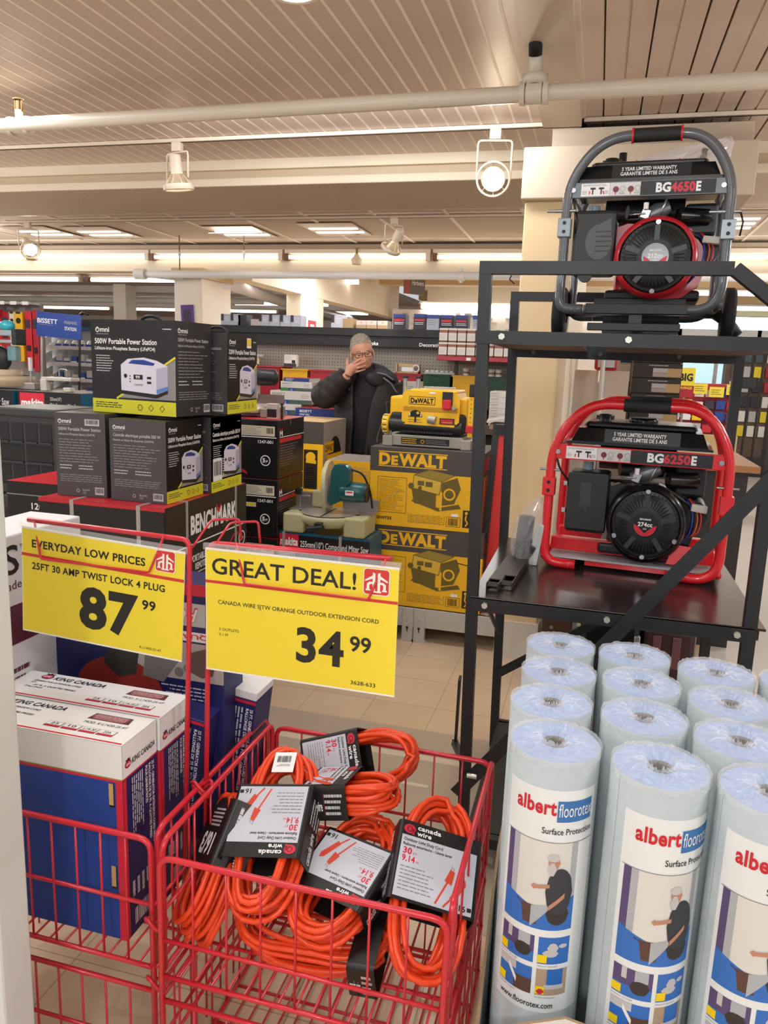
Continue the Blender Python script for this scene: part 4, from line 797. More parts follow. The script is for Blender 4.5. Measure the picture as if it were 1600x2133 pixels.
    f = Fr((ex, .06, ez), (1, 0, 0), (0, 0, 1)); pts = [(.155, -.03), (.14, .04), (.10, .095), (.03, .118), (-.05, .11), (-.095, .115), (-.135, .10), (-.14, .0), (-.12, -.05), (-.075, -.10), (.0, -.125), (.09, -.12), (.14, -.08)]
    q.prism(f, pts, -.06, .01, shroud); q.lathe([(.128, .05), (.124, .066), (.112, .075)], shroud, (ex, .05, ez), (0, -1, 0), 40)
    q.build('engine_shroud', t)
    q = MB(); q.lathe([(.112, -.012), (.111, .012), (.104, .020), (.098, .016), (.095, .022), (.06, .028), (.046, .030), (.001, .030)], M_PLB, (ex, 0, ez), (0, -1, 0), 48)
    f = Fr((ex, -.0285, ez), (1, 0, 0), (0, 0, 1)); dk = mat('starter_slot', '#060606', .7); rib = mat('starter_rib', '#34383a', .4)
    for s_ in range(5):
        a0 = PI/2+2*PI*s_/5+.63
        for j in range(-3, 4):
            a = a0+j*.135; c, s2_ = math.cos(a), math.sin(a); q.line(f, (.056*c, .056*s2_), (.088*c, .088*s2_), .0036, dk, .0016)
        a = a0+.63; q.line(f, (.05*math.cos(a), .05*math.sin(a)), (.096*math.cos(a), .096*math.sin(a)), .016, rib, .0022)
    for j in range(46): a = 2*PI*j/46; q.disc(Fr((ex, -.0165, ez), (1, 0, 0), (0, 0, 1)), .101*math.cos(a), .101*math.sin(a), .0026, dk, .004, 6)
    f = Fr((ex, -.0302, ez), (1, 0, 0), (0, 0, 1)); q.disc(f, 0, 0, .041, M_PLG, .0006, 32); q.disc(f, 0, 0, .036, M_KR, .0009, 20, .036, PI, 2*PI); q.pg(f, [(-.036, .002), (-.022, -.006), (0, -.026), (.022, -.006), (.036, .002), (.03, .01), (-.03, .01)], M_PLG, .0012)
    q.text(f, cc, 0, -.004, .0125, WHITE, .046, .035, 'c', .0018); q.text(f, 'BENCHMARK', 0, .016, .0052, WHITE, .036, .03, 'c', .0018); q.text(f, 'OHV', 0, -.0145, .005, WHITE, .012, .01, 'c', .0018)
    for a in (90, 205, -25, -90): q.cyl((ex+.106*math.cos(math.radians(a)), -.012, ez+.106*math.sin(math.radians(a))), (ex+.106*math.cos(math.radians(a)), -.024, ez+.106*math.sin(math.radians(a))), .008, M_STL, 8)
    q.build('recoil_starter', t)
    q = MB(); q.bx(-.085, -.07, -.002, .004, .13+dz, .18+dz, mat('pull_handle', '#6e6b66', .4), .002); q.build('pull_handle', t)
    # carburettor, muffler, hoses and wires
    q = MB(); q.cyl((-.06, .09, .335+dz), (.08, .14, .335+dz), .022, M_PLB, 12); q.cyl((-.165, .08, .325+dz), (-.165, .08, .355+dz), .018, mat('clear_cup', '#8fa0ac', .2), 12); q.lathe([(.018, 0), (.03, .06), (.02, .1)], M_ALU, (-.02, .09, .31+dz), (.6, 0, .25), 12); q.bx(.12, .22, .1, .3, .26+dz, .36+dz, M_PLB, .01); q.cyl((.10, .06, .315+dz), (.19, .10, .315+dz), .026, M_PLG, 14); q.cyl((.19, .07, .21+dz), (.19, .2, .21+dz), .045, M_PLB, 18)
    q.cyl((-.14, .25, .36+dz), (.12, .25, .36+dz), .045, mat('muffler', '#4c4a49', .35, metal=.6), 16); q.build('carburettor_and_muffler', t)
    q = MB(); q.box((.0, .03, .318+dz), (.026, .006, .030), M_STL, .002, (0, .3, 0)); q.tube([(-.05, .03, .316+dz), (.0, .025, .318+dz)], .003, M_STL, 6); q.tube([(.04, .03, .302+dz), (.06, .02, .36+dz)], .003, M_STL, 6); q.cyl((0, .02, .33+dz), (0, .02, .35+dz), .008, WHITE, 8); q.build('choke_lever', t)
    for m_, off in ((mat('blue_wire', '#2a3fb0', .4), 0), (mat('orange_wire', '#d4572a', .4), .02), (RED, .035), (BLACK, .012)):
        q = MB(); q.tube(fillet([(.165+off*.3, .06, .26+dz), (.19+off*.8, .03, .22+dz), (.185+off*.7, .02, .15+dz), (.15, .05, .105+dz+off)], .03, 5), .0026, m_, 6); q.build('wire', t)
    q = MB(); q.tube(fillet([(lt+.018, .0, .37+dz), (lt+.03, .005, .33+dz), (-.22, .02, .29+dz), (-.20, .04, .25+dz)], .03, 4), .004, BLACK, 6); q.tube(fillet([(-.1, .05, .30+dz), (.02, .03, .305+dz), (.10, .04, .29+dz), (.19, .05, .23+dz)], .03, 4), .005, BLACK, 6); q.build('fuel_hose', t)
    q = MB(); q.box((.205, .04, .235+dz), (.05, .03, .022), mat('connector', '#c9c6ba', .5), .003, (0, .1, 0)); q.build('connector', t)
    # base tray
    q = MB()
    if not wheels:
        q.bx(lt+.01, rt-.01, .08, .12, .045+dz, .09+dz, frame, .004); q.bx(lt+.01, rt-.01, .28, .32, .045+dz, .09+dz, frame, .004); q.bx(-.145, .18, .03, .05, .012+dz, .03+dz, frame); q.bx(lt, rt, .02, .4, .03+dz, .036+dz, mat('tray_grey', '#b5b6b8', .4)); q.pg(Fr((.12, .02, .05+dz), (1, 0, 0), (0, .2, 1)), [(0, 0), (.09, 0), (.085, .06), (.02, .065)], frame, .001)
    else:
        q.bx(-.16, .155, -.02, .01, .0+dz, .034+dz, M_PLB, .003); q.bx(-.14, .15, .05, .09, .03+dz, .055+dz, M_PLB); q.bx(-.15, .14, -.015, .02, -.052+dz, -.028+dz, M_BLK, .002); q.bx(-.02, .02, -.01, .01, -.03+dz, .005+dz, M_BLK)
    q.build('base_tray', t)
    if wheels:
        for i, xx in enumerate((-W/2-.045, W/2+.012)):
            q = MB(); q.lathe([(.035, 0), (.088, .002), (.098, .012), (.098, .036), (.088, .046), (.035, .048)], mat('tyre', '#17171a', .7), (xx, .36, .080), (1, 0, 0), 32); q.lathe([(.036, .006), (.036, .044), (.001, .044)], M_PLB, (xx, .36, .080), (1, 0, 0), 20); q.build('wheel', t)
        q = MB(); q.tube([(-W/2, .36, .080), (W/2, .36, .080)], .01, M_STL, 8); q.bx(-.12, .14, .25, .3, .008, .07, M_PLB); q.build('axle', t)
        q = MB(); q.tube(fillet([(.24, .36, .10), (.30, .34, .06), (.34, .33, .012)], .02, 4), .020, M_BLK, 10); q.build('rear_leg', t)
        q = MB(); q.tube([(-.11, .41, .45+dz), (-.11, .41, .60+dz)], .014, M_PLB, 8); q.build('folding_handle', t); q = MB(); q.tube([(.14, .40, .46+dz), (.17, .41, .60+dz)], .012, M_STL, 8); q.build('folding_handle', t)
    return t
gR = generator('red framed generator with black engine on the lower rack shelf', (.150, 2.665, .9165), math.radians(-5), M_FRED, M_PLG, .000427, 0, 'BG6250E', '274cc', False, .598)
gG = generator('grey framed generator with red engine and wheels on top of the rack', (.093, 2.52, 1.718), math.radians(-4), M_FGRY, M_ENR, .000427, .056, 'BG4650E', '212cc', True, .53)
gR.scale = (1, 1, 1.05); gG.scale = (.93, .93, .93)
# crumpled clear bag over the top generator's rear handle
def bag(name, label, loc, pts, m, seed, inner=None, rings=14):
    r = random.Random(seed); t = thing(name, label, 'plastic bag', loc); q = MB(); n = 26; vs = []
    for i, (c, rx, ry) in enumerate(pts):
        for j in range(n):
            a = 2*PI*j/n; k = 1+r.uniform(-.16, .16)+.1*math.sin(3*a+i); vs.append((c[0]+rx*k*math.cos(a), c[1]+ry*k*math.sin(a), c[2]+r.uniform(-.008, .008)))
    k = len(pts); q.add(vs, [(i*n+j, i*n+(j+1) % n, (i+1)*n+(j+1) % n, (i+1)*n+j) for i in range(k-1) for j in range(n)]+[tuple(range((k-1)*n, k*n))], m, False); q.build('film', t)
    if inner: inner(t)
    return t
M_BAG = mat('clear_plastic_bag', '#efe9ea', .10, alpha=.34, spec=1.0)
bag('plastic_bag', 'crumpled clear plastic bag hanging on the top generator behind its handle', (.16, 2.95, 2.24), [((-.10, 0, -.07), .08, .05), ((-.05, 0, -.03), .13, .07), ((.0, 0, .02), .15, .08), ((.04, 0, .06), .14, .075), ((.10, 0, .09), .11, .06), ((.16, 0, .115), .05, .04), ((.19, 0, .13), .012, .02)], M_BAG, 4)
def inn(t):
    q = MB(); q.tube([(-.02, 0, .02), (-.01, 0, .17)], .028, mat('manual_black', '#3a3a3c', .5), 10); q.box((.03, 0, .075), (.03, .05, .15), mat('white_part', '#c9ccc9', .4), .004, (0, .12, 0)); q.box((-.005, -.02, .05), (.05, .03, .06), mat('manual_black', '#3a3a3c'), .005, (.2, .4, .2)); q.build('accessories', t)
bag('accessory_bag', 'clear bag of dark accessories on the lower shelf, left of the red generator', (-.19, 2.70, .917), [((0, 0, .003), .035, .04), ((-.01, 0, .03), .05, .05), ((-.01, 0, .09), .055, .05), ((.0, 0, .15), .05, .045), ((.02, 0, .2), .03, .03), ((.03, 0, .235), .012, .012)], mat('clear_grey_bag', '#d8d8d8', .1, alpha=.24, spec=1.0), 9, inn)
for i, (x, y, lab) in enumerate(((-.262, 2.30, 'left of two black metal channels lying on the lower shelf'), (-.222, 2.33, 'right of two black metal channels lying on the lower shelf'))):
    q = MB(); mm = mat('channel_black', '#35312c', .5); q.bx(-.019, .019, 0, .62, 0, .003, mm); q.bx(-.019, -.016, 0, .62, 0, .026, mm); q.bx(.016, .019, 0, .62, 0, .026, mm); q.bx(-.019, .019, .05 if i == 0 else .08, .62, .024, .027, mm); q.box((0, .01, .02), (.034, .02, .004), mm, 0, (.5, 0, 0))
    tag(q.build('metal_channel', None, (x, y, .917), -.06), lab, 'metal channel', 'metal channels on the shelf')
# red panels standing behind the left of the rack
q = MB(); q.beam((-.02, 0, 0), (.0, .06, 1.04), .12, .012, mat('panel_red', '#d9342f', .4), (0, 1, 0)); q.beam((-.08, -.02, 0), (-.05, .06, 1.08), .035, .02, M_BLK, (0, 1, 0)); q.bx(-.05, .05, .04, .07, 1.02, 1.08, M_BLK)
tag(q.build('red_metal_panel', None, (-.475, 4.26, .206)), 'tall red metal panel leaning in a black frame, between the yellow cartons and the rack', 'panel')
# ================================================================== STACKED PRODUCT CARTONS, MIDDLE GROUND
M_OB = mat('carton_matte_black', '#1c191a', .4); M_OG = mat('carton_charcoal', '#4b4649', .45); M_OY = mat('carton_lime_yellow', '#d9d52a', .45); M_BB = mat('carton_black', '#191718', .35); M_BR = mat('carton_signal_red', '#c22730', .4)
M_DY = mat('carton_tool_yellow', '#f2b91a', .45); M_DG = mat('carton_dark_grey', '#4a4540', .5); M_KRAFT = mat('carton_kraft', '#c9a878', .6); M_UNIT = mat('printed_unit_white', '#dcd9ea', .4); M_UNS = mat('printed_unit_shade', '#b7b2cc', .4)
def omni_logo(q, f, x, y, h, m=WHITE): q.ring(f, x+h*.55, y+h*.4, h*.5, h*.33, m, .001, 20); q.rect(f, x+h*.48, y+h*.4, x+h*.62, y+h*1.0, m, .0011); q.text(f, 'mni', x+h*1.2, y, h*.95, m, h*2.3, .02); q.greek(f, x+h*.2, y-h*.55, x+h*3.3, y-h*.25, 1, GREY, .6, .1)
def unit(q, f, x, y, w_, h):
    """picture of the power station: case, blue handle, base, ports"""
    L = .0009; d = w_*.24
    q.pg(f, [(x+w_-d, y+h*.08), (x+w_, y+h*.2), (x+w_, y+h*.8), (x+w_-d, y+h*.72)], M_UNS, L); q.pg(f, [(x, y+h*.14), (x+w_-d, y+h*.06), (x+w_-d, y+h*.72), (x, y+h*.8)], M_UNIT, L+.0002)
    q.pg(f, [(x, y+h*.06), (x+w_-d, y-.02*h), (x+w_, y+h*.12), (x+w_, y+h*.2), (x+w_-d, y+h*.08), (x, y+h*.15)], BLACK, L+.0003); q.pg(f, [(x, y+h*.8), (x+w_-d, y+h*.72), (x+w_, y+h*.8), (x+w_*.78, y+h*.93), (x+w_*.5, y+h*1.0), (x+w_*.15, y+h*.95)], M_UNIT, L+.0001)
    q.pg(f, [(x+w_*.16, y+h*.84), (x+w_*.7, y+h*.80), (x+w_*.74, y+h*.86), (x+w_*.5, y+h*.94), (x+w_*.25, y+h*.93)], BLUE, L+.0004)
    k = w_-d; q.disc(f, x+k*.13, y+h*.52, h*.055, BLACK, L+.0006, 14); q.rect(f, x+k*.36, y+h*.44, x+k*.62, y+h*.56, BLACK, L+.0006); q.text(f, '99', x+k*.42, y+h*.465, h*.07, WHITE, k*.12, .02, 'l', L+.001); q.rect(f, x+k*.74, y+h*.46, x+k*.86, y+h*.52, BLACK, L+.0006); q.rect(f, x+k*.74, y+h*.34, x+k*.86, y+h*.40, BLACK, L+.0006)
    for i in range(3): q.disc(f, x+k*.26, y+h*(.38+i*.07), h*.02, BLACK, L+.0006, 8)
    q.text(f, 'omni', x+k*.38, y+h*.28, h*.07, mat('printed_ink', '#4a465a', .5), k*.24, .0, 'l', L+.0008); q.pg(f, [(x+k, y+h*.2), (x+w_, y+h*.3), (x+w_, y+h*.2), (x+k, y+h*.1)], mat('printed_light_blue', '#5c86c8', .4), L+.0004)
def station_front(q, f, w_, h, head, sub, narrow):
    q.rect(f, 0, 0, w_, h, M_OB, .0003); q.pg(f, [(w_*.32, h*.17), (w_, h*.17), (w_, h*.6)], mat('brushed_grey', '#8f8d8c', .4), .0004); q.line(f, (w_*.30, h*.16), (w_, h*.62), .009, M_OY, .0006)
    q.rect(f, 0, 0, w_, h*.15, M_OY, .0007); omni_logo(q, f, w_*.06, h*.87, h*.055)
    q.text(f, head, w_*.05, h*.745, h*.055, WHITE, w_*.74 if not narrow else w_*.90, .025); q.text(f, sub, w_*.05, h*.68, h*.036, WHITE, w_*.72 if not narrow else w_*.86, .015)
    q.greek(f, w_*.06, h*.44, w_*(.27 if not narrow else .34), h*.63, 7, LGREY, .35, .3)
    unit(q, f, w_*(.36 if not narrow else .40), h*.19, w_*(.55 if not narrow else .52), h*.42)
    q.greek(f, w_*.04, h*.05, w_*.42, h*.12, 3, BLACK, .4, .3)
    for k in range(3): q.ring(f, w_*(.58+.13*k), h*.075, h*.036, h*.028, BLACK, .0012, 4 if k else 6)
    q.greek(f, w_*.86, h*.90, w_*.96, h*.92, 1, LGREY, .6, 0)
def station_back(q, f, w_, h, head, sub):
    q.rect(f, 0, 0, w_, h, M_OG, .0003); omni_logo(q, f, w_*.06, h*.88, h*.05); q.text(f, head, w_*.07, h*.79, h*.038, LGREY, w_*.84, .012); q.text(f, sub, w_*.07, h*.735, h*.026, LGREY, w_*.72, .006)
    q.greek(f, w_*.07, h*.40, w_*.9, h*.70, 9, GREY, .3, .35); q.greek(f, w_*.07, h*.32, w_*.35, h*.39, 2, LGREY, .35, .2); q.greek(f, w_*.45, h*.32, w_*.75, h*.39, 2, LGREY, .35, .2); q.greek(f, w_*.07, h*.17, w_*.93, h*.27, 4, GREY, .35, .1)
    q.bars(f, w_*.76, h*.03, w_*.94, h*.12, BLACK, LGREY); q.ring(f, w_*.42, h*.07, h*.022, h*.016, LGREY); q.text(f, 'RoHS', w_*.52, h*.07, h*.022, LGREY, w_*.13); q.text(f, 'CE', w_*.52, h*.035, h*.022, LGREY, w_*.06)
HE, SE, HF, SF = '500W Portable Power Station', 'Lithium-iron Phosphate Battery (LiFePO4)', 'Centrale electrique portable 500 W', 'Batterie au lithium fer phosphate (LiFePO4)'
def station(label, loc, rz, w_, d, h, front, right, extra=None):
    b, f = carton(w_, d, h, M_OB, .003, M_OG)
    for nm, ww, kind in (('front', w_, front), ('right', d, right)):
        if kind == 'pic': station_front(b, f[nm], ww, h, HE, SE, ww < .35)
        elif kind == 'pic320': station_front(b, f[nm], ww, h, HE.replace('500', '320'), SE, True)
        elif kind == 'picF': station_front(b, f[nm], ww, h, HF, SF, True)
        elif kind == 'en': station_back(b, f[nm], ww, h, HE, SE)
        elif kind == 'fr': station_back(b, f[nm], ww, h, HF, SF)
    b.line(f['top'], (0, d*.5), (w_, d*.5), .05, mat('carton_tape', '#3b3636', .2), .0005)
    if extra: extra(b, f)
    return tag(b.build('power_station_carton', None, loc, rz), label, 'carton', 'portable power station cartons')
station('charcoal power station carton, bottom row left, with a white barcode label', (-2.065, 2.88, 1.002), math.radians(6), .225, .28, .348, 'en', None, lambda b, f: b.bars(f['front'], .135, .298, .20, .325, BLACK, LGREY))
station('charcoal power station carton, bottom row middle, printed in French', (-1.775, 2.88, 1.002), math.radians(-1), .262, .29, .335, 'fr', 'pic')
station('black power station carton, bottom row right, with a white barcode sticker', (-1.752, 3.195, 1.002), 0, .28, .30, .335, 'fr', 'picF', lambda b, f: (b.bars(f['right'], .015, .05, .10, .15, BLACK, WHITE), b.greek(f['right'], .105, .06, .14, .15, 8, LGREY)))
station('black power station carton behind the gap in the bottom row', (-2.06, 3.20, 1.002), 0, .27, .29, .335, 'picF', None)
station('large black power station carton on top of the stack, left', (-1.840, 2.955, 1.352), math.radians(-7), .43, .245, .382, 'pic', 'en')
station('black 320W power station carton on top of the stack, right', (-1.712, 3.25, 1.352), math.radians(2), .30, .33, .350, 'en', 'pic320', lambda b, f: (b.rect(f['right'], .21, .29, .26, .335, WHITE, .001), b.rect(f['right'], .212, .30, .258, .33, YEL, .0013)))
for A_, lab in (((-1.93, .055, 3.1, 1.735, .03, .008), 'black carry strap arching above the large power station carton'), ((-1.66, .05, 3.2, 1.70, .03, .006), 'black carry strap above the 320W power station carton')):
    q = MB(); q.tube([V((A_[0]+A_[1]*math.cos(a), A_[2], A_[3]+A_[4]*math.sin(a))) for a in [PI*k/12 for k in range(13)]], A_[5], M_PLB, 8); tag(q.build('carry_strap'), lab, 'strap', 'carry straps')
# big generator carton with strapping
def em(q, f, x, y, s, m=WHITE):
    q.pg(f, [(x, y), (x+s*.2, y), (x+s*.2, y+s*.5), (x+s*.5, y+s*.2), (x+s*.8, y+s*.5), (x+s*.8, y), (x+s, y), (x+s, y+s*.75), (x+s*.8, y+s*.75), (x+s*.5, y+s*.45), (x+s*.2, y+s*.75), (x, y+s*.75)], m, .0010); q.pg(f, [(x, y+s*1.2), (x+s*.0, y+s*1.0), (x+s*.5, y+s*.62), (x+s*1., y+s*1.0), (x+s*1., y+s*1.2), (x+s*.5, y+s*.82)], M_BR, .0012)
def badge(q, f, x, y, r): q.ring(f, x, y, r, r*.82, WHITE, .001); q.text(f, '5', x-r*.3, y-r*.35, r*.75, WHITE, r*.5, .04, 'c', .001); q.text(f, 'yr', x+r*.3, y-r*.25, r*.45, WHITE, r*.5, .03, 'c', .001)
def wordmark(q, f, x, y, h, w_): q.text(f, 'BENCHMARK', x, y, h, WHITE, w_, .045, 'l', .0010); q.pg(f, [(x+w_*.53, y+h*1.3), (x+w_*.53, y+h*1.0), (x+w_*.585, y+h*.65), (x+w_*.64, y+h*1.0), (x+w_*.64, y+h*1.3), (x+w_*.585, y+h*.95)], M_BR, .0012)
b, f = carton(.59, .74, .70, M_BB, .004, None, M_BR); R_, F = f['right'], f['front']
b.rect(R_, 0, .0, .74, .70, mat('carton_black_warm', '#27211e', .4), .0003); wordmark(b, R_, .20, .555, .075, .43); b.rect(R_, 0, .505, .74, .511, WHITE, .0008); badge(b, R_, .69, .44, .035)
b.text(R_, 'PORTABLE', .20, .43, .028, WHITE, .13, .03); b.text(R_, 'REMOTE START', .235, .392, .028, WHITE, .17, .03); b.rect(R_, .20, .375, .42, .379, WHITE, .0008); b.text(R_, 'GENERATOR', .20, .335, .028, M_BR, .16, .03); b.text(R_, 'ESSENCE', .20, .295, .028, M_BR, .13, .03)
b.disc(R_, .33, .14, .085, M_BR, .0008, 24); b.disc(R_, .33, .14, .04, LGREY, .0011, 20); b.disc(R_, .33, .14, .02, BLACK, .0014, 16); b.pline(R_, [(.42, .12), (.45, .35), (.60, .47), (.66, .47), (.68, .2)], .012, M_BR, .0009)
em(b, F, .04, .50, .11); b.rect(F, 0, .685, .59, .70, M_BR, .0006)
o = b.build('generator_carton', None, (-1.905, 3.025, .30)); tag(o, 'large black and red generator carton with grey strapping, under the power station cartons', 'carton')
M_STR = mat('grey_strapping', '#a7a29c', .35); q = MB()
for x in (-.135, .175): q.bx(x-.009, x+.009, -.3715, .3715, -.001, .702, M_STR)
for y in (-.20, .255): q.bx(-.2965, .2965, y-.009, y+.009, -.001, .7025, M_STR)
s_ = q.build('strapping', o)
b, f = carton(.30, .55, .72, M_BB, .004, None, M_BR); b.text(f['front'], '120V', .13, .60, .028, WHITE, .09, .02); b.text(f['front'], 'CO', .13, .555, .028, WHITE, .05, .02)
for k in range(5): b.rect(f['front'], .14, .36+k*.035, .20, .385+k*.035, M_BR, .0008)
b.rect(f['front'], 0, .66, .30, .665, GREY, .0008); tag(b.build('generator_carton', None, (-2.375, 3.12, .30)), 'narrow black carton with red top, left of the large generator carton', 'carton')
# grey shelf bases on the floor
M_BASE = mat('shelf_base_grey', '#bdb9b0', .4)
def shelf_base(label, x0, x1, y0, y1, z, feet):
    t = thing('display_deck', label, 'shelf base', ((x0+x1)/2, y0, 0), 0, 'grey shelf bases'); c = (x0+x1)/2
    q = MB(); q.bx(x0-c, x1-c, 0, y1-y0, z-.02, z, M_BASE); q.bx(x0-c, x1-c, -.004, .02, z-.115, z, M_BASE, .003); q.build('deck', t)
    for xx in feet:
        q = MB(); q.bx(xx-c-.033, xx-c+.033, -.01, .03, 0, z, M_BASE, .004); q.bx(xx-c-.04, xx-c+.04, -.012, .035, 0, .012, M_BASE); q.cyl((xx-c, -.0105, .085), (xx-c, -.0115, .085), .008, BLACK, 8); q.bx(xx-c-.003, xx-c+.003, -.0115, -.0105, .06, .085, BLACK); q.bx(xx-c-.01, xx-c+.01, -.0112, -.0102, .13, .132, GREY); q.build('foot', t)
    return t
shelf_base('grey shelf base with two feet under the yellow tool cartons', -1.62, .10, 4.19, 5.2, .205, (-.955, -.885, -1.55, .05))
shelf_base('grey shelf base under the generator cartons', -2.6, -1.55, 2.64, 3.6, .30, (-2.55, -1.6))
shelf_base('grey shelf base under the black saw cartons', -2.7, -1.65, 3.88, 4.7, .28, (-2.6, -1.7))
# black mitre saw cartons
def saw_carton(label, loc, sticker):
    w_, d, h = .62, .385, .325; b, f = carton(w_, d, h, M_BB, .004, None, M_BR); F, R_ = f['front'], f['right']
    b.text(F, 'BENCHMARK', .02, .255, .042, WHITE, .36, .045); b.rect(F, .39, .235, .60, .29, CREAM, .0008); b.greek(F, .40, .24, .53, .285, 6, GREY, .35, .4, .0011); b.bars(F, .55, .25, .59, .28); b.rect(F, .0, .225, .61, .230, WHITE, .0008); b.text(F, '1247-001', .50, .195, .016, WHITE, .09, .02); badge(b, F, .545, .10, .03)
    b.ring(F, .32, .145, .075, .055, mat('printed_silver', '#b9a9a9', .4), .0009); b.pg(F, [(.28, .20), (.31, .245), (.36, .25), (.385, .225), (.35, .19)], M_BR, .0012); b.pg(F, [(.28, .10), (.36, .085), (.38, .03), (.30, .04)], mat('printed_silver', '#b9a9a9'), .0011); b.pg(F, [(.28, .075), (.40, .03), (.44, .015), (.43, .035), (.30, .095)], M_BR, .0014)
    if sticker: b.rect(F, .42, .165, .49, .19, CREAM, .001); b.rect(F, .43, .172, .48, .184, YEL, .0013)
    em(b, R_, .02, .235, .04); b.rect(R_, .02, .228, .385, .232, WHITE, .0008); b.rect(R_, .02, .20, .34, .222, M_BR, .0008); b.greek(R_, .03, .06, .30, .19, 9, mat('print_dim', '#7d7171', .5), .25, .6, .0008); b.rect(R_, .17, .29, .175, .325, TAPE, .0009)
    tag(b.build('saw_carton', None, loc), label, 'carton', 'stacked black saw cartons'); return b
for i, (z, s) in enumerate(((.28, False), (.615, True), (.945, False))): saw_carton(('lowest black saw carton, beside the teal mitre saw carton', 'middle black saw carton with a yellow price sticker', 'top black saw carton of the stack, left of the tall yellow carton')[i], (-1.97, 4.095, z), s)
# mitre saw on the black cartons
def mitre_saw(label, loc, rz, mainc, cat='mitre saw', s=1.0):
    t = thing('mitre_saw', label, cat, loc, rz); t.scale = (s, s, s)
    q = MB(); q.bx(-.24, .24, -.02, .14, 0, .075, mat('saw_cast', '#a29a93', .35, metal=.4), .008); q.bx(-.24, -.12, -.07, .0, 0, .06, mat('saw_cast', '#a29a93'), .006); q.bx(.12, .24, -.07, .0, 0, .06, mat('saw_cast', '#a29a93'), .006); q.lathe([(.15, .03), (.155, .08), (.15, .084), (.001, .085)], mat('saw_table', '#c5bdb4', .3, metal=.6), (0, .05, 0), n=28); q.bx(-.035, .035, -.14, .0, .03, .075, mat('saw_cast', '#a29a93'), .006); q.build('base', t)
    q = MB(); q.bx(-.23, -.03, .125, .145, .07, .145, mat('saw_fence', '#8a7672', .3, metal=.5), .004); q.bx(.03, .23, .125, .145, .07, .145, mat('saw_fence', '#8a7672'), .004); q.build('fence', t)
    q = MB(); q.lathe([(.13, -.02), (.135, .02), (.06, .03), (.001, .03)], mainc, (-.02, .10, .24), (1, 0, 0), 28); q.bx(-.05, .05, .08, .2, .10, .26, mainc, .02); q.build('blade_guard', t)
    q = MB(); q.lathe([(.05, 0), (.058, .03), (.055, .14), (.03, .16), (.001, .16)], M_PLB, (.03, .12, .26), (1, 0, 0), 20); q.build('motor', t)
    q = MB(); q.tube(fillet([(-.02, .0, .25), (-.02, -.07, .30), (-.02, -.03, .37), (-.02, .06, .36)], .03, 4), .017, RED, 10); q.build('handle', t)
    return t
mitre_saw('white and black mitre saw with red handle on the stacked black saw cartons', (-1.93, 4.06, 1.271), .15, mat('saw_white', '#e9e2da', .4), s=.85)
q = MB(); q.bx(-.03, .03, -.02, .02, 0, .085, mat('clear_cube', '#cbb9b0', .3), .003); q.bx(-.028, .028, -.021, -.019, .01, .055, mat('dark_window', '#2a1f22', .4)); q.bx(.05, .058, -.01, .0, 0, .09, M_PLB)
tag(q.build('saw_clamp_block', None, (-1.72, 3.97, 1.271)), 'small pale block with a dark window at the right end of the top saw carton', 'clamp')
# yellow and grey tool cartons
def dw_logo(q, f, x, y, h, w_, box=True):
    if box: q.rect(f, x-h*.06, y+h*1.12, x+w_+h*.06, y+h*1.2, M_DY, .0008); q.rect(f, x-h*.06, y-h*.2, x+w_+h*.06, y-h*.12, M_DY, .0008)
    q.text(f, 'D', x, y, h, M_DY, w_*.17, .05); q.text(f, 'E', x+w_*.185, y, h*.78, M_DY, w_*.10, .05); q.text(f, 'WALT', x+w_*.295, y, h, M_DY, w_*.70, .05)
def planer_pic(q, f, x, y, s):
    k = mat('printed_olive', '#6a5a1e', .5); l = M_DY; L = .0009
    q.pg(f, [(x, y+s*.45), (x+s*.5, y+s*.40), (x+s*.5, y+s*.10), (x+s*.06, y+s*.16)], k, L); q.pg(f, [(x, y+s*.2), (x+s*.55, y+s*.03), (x+s, y+s*.12), (x+s*.95, y+s*.2), (x+s*.55, y+s*.1), (x+s*.06, y+s*.25)], k, L+.0002)
    q.pg(f, [(x+s*.04, y+s*.72), (x+s*.6, y+s*.62), (x+s*.56, y+s*.36), (x+s*.02, y+s*.46)], mat('printed_yellow_light', '#d9b23a', .5), L+.0003); q.pg(f, [(x+s*.04, y+s*.72), (x+s*.35, y+s*.84), (x+s*.85, y+s*.76), (x+s*.6, y+s*.62)], mat('printed_olive_light', '#9c8430', .5), L+.0003)
    q.pline(f, [(x+s*.04, y+s*.72), (x+s*.6, y+s*.62), (x+s*.56, y+s*.36), (x+s*.02, y+s*.46), (x+s*.04, y+s*.72), (x+s*.35, y+s*.84), (x+s*.85, y+s*.76), (x+s*.6, y+s*.62)], s*.012, k, L+.0006)
    q.pg(f, [(x+s*.6, y+s*.6), (x+s*.9, y+s*.72), (x+s*.98, y+s*.5), (x+s*.86, y+s*.2), (x+s*.58, y+s*.14)], k, L+.0001); q.ring(f, x+s*.76, y+s*.38, s*.12, s*.085, l, L+.0005); q.rect(f, x+s*.575, y+s*.05, x+s*.62, y+s*.42, l, L+.0006); q.rect(f, x+s*.28, y+s*.5, x+s*.42, y+s*.6, k, L+.0006); q.rect(f, x+s*.12, y+s*.52, x+s*.25, y+s*.61, k, L+.0006); q.disc(f, x+s*.17, y+s*.47, s*.04, k, L+.0006, 10); q.disc(f, x-s*.01, y+s*.5, s*.06, k, L+.0005, 12)
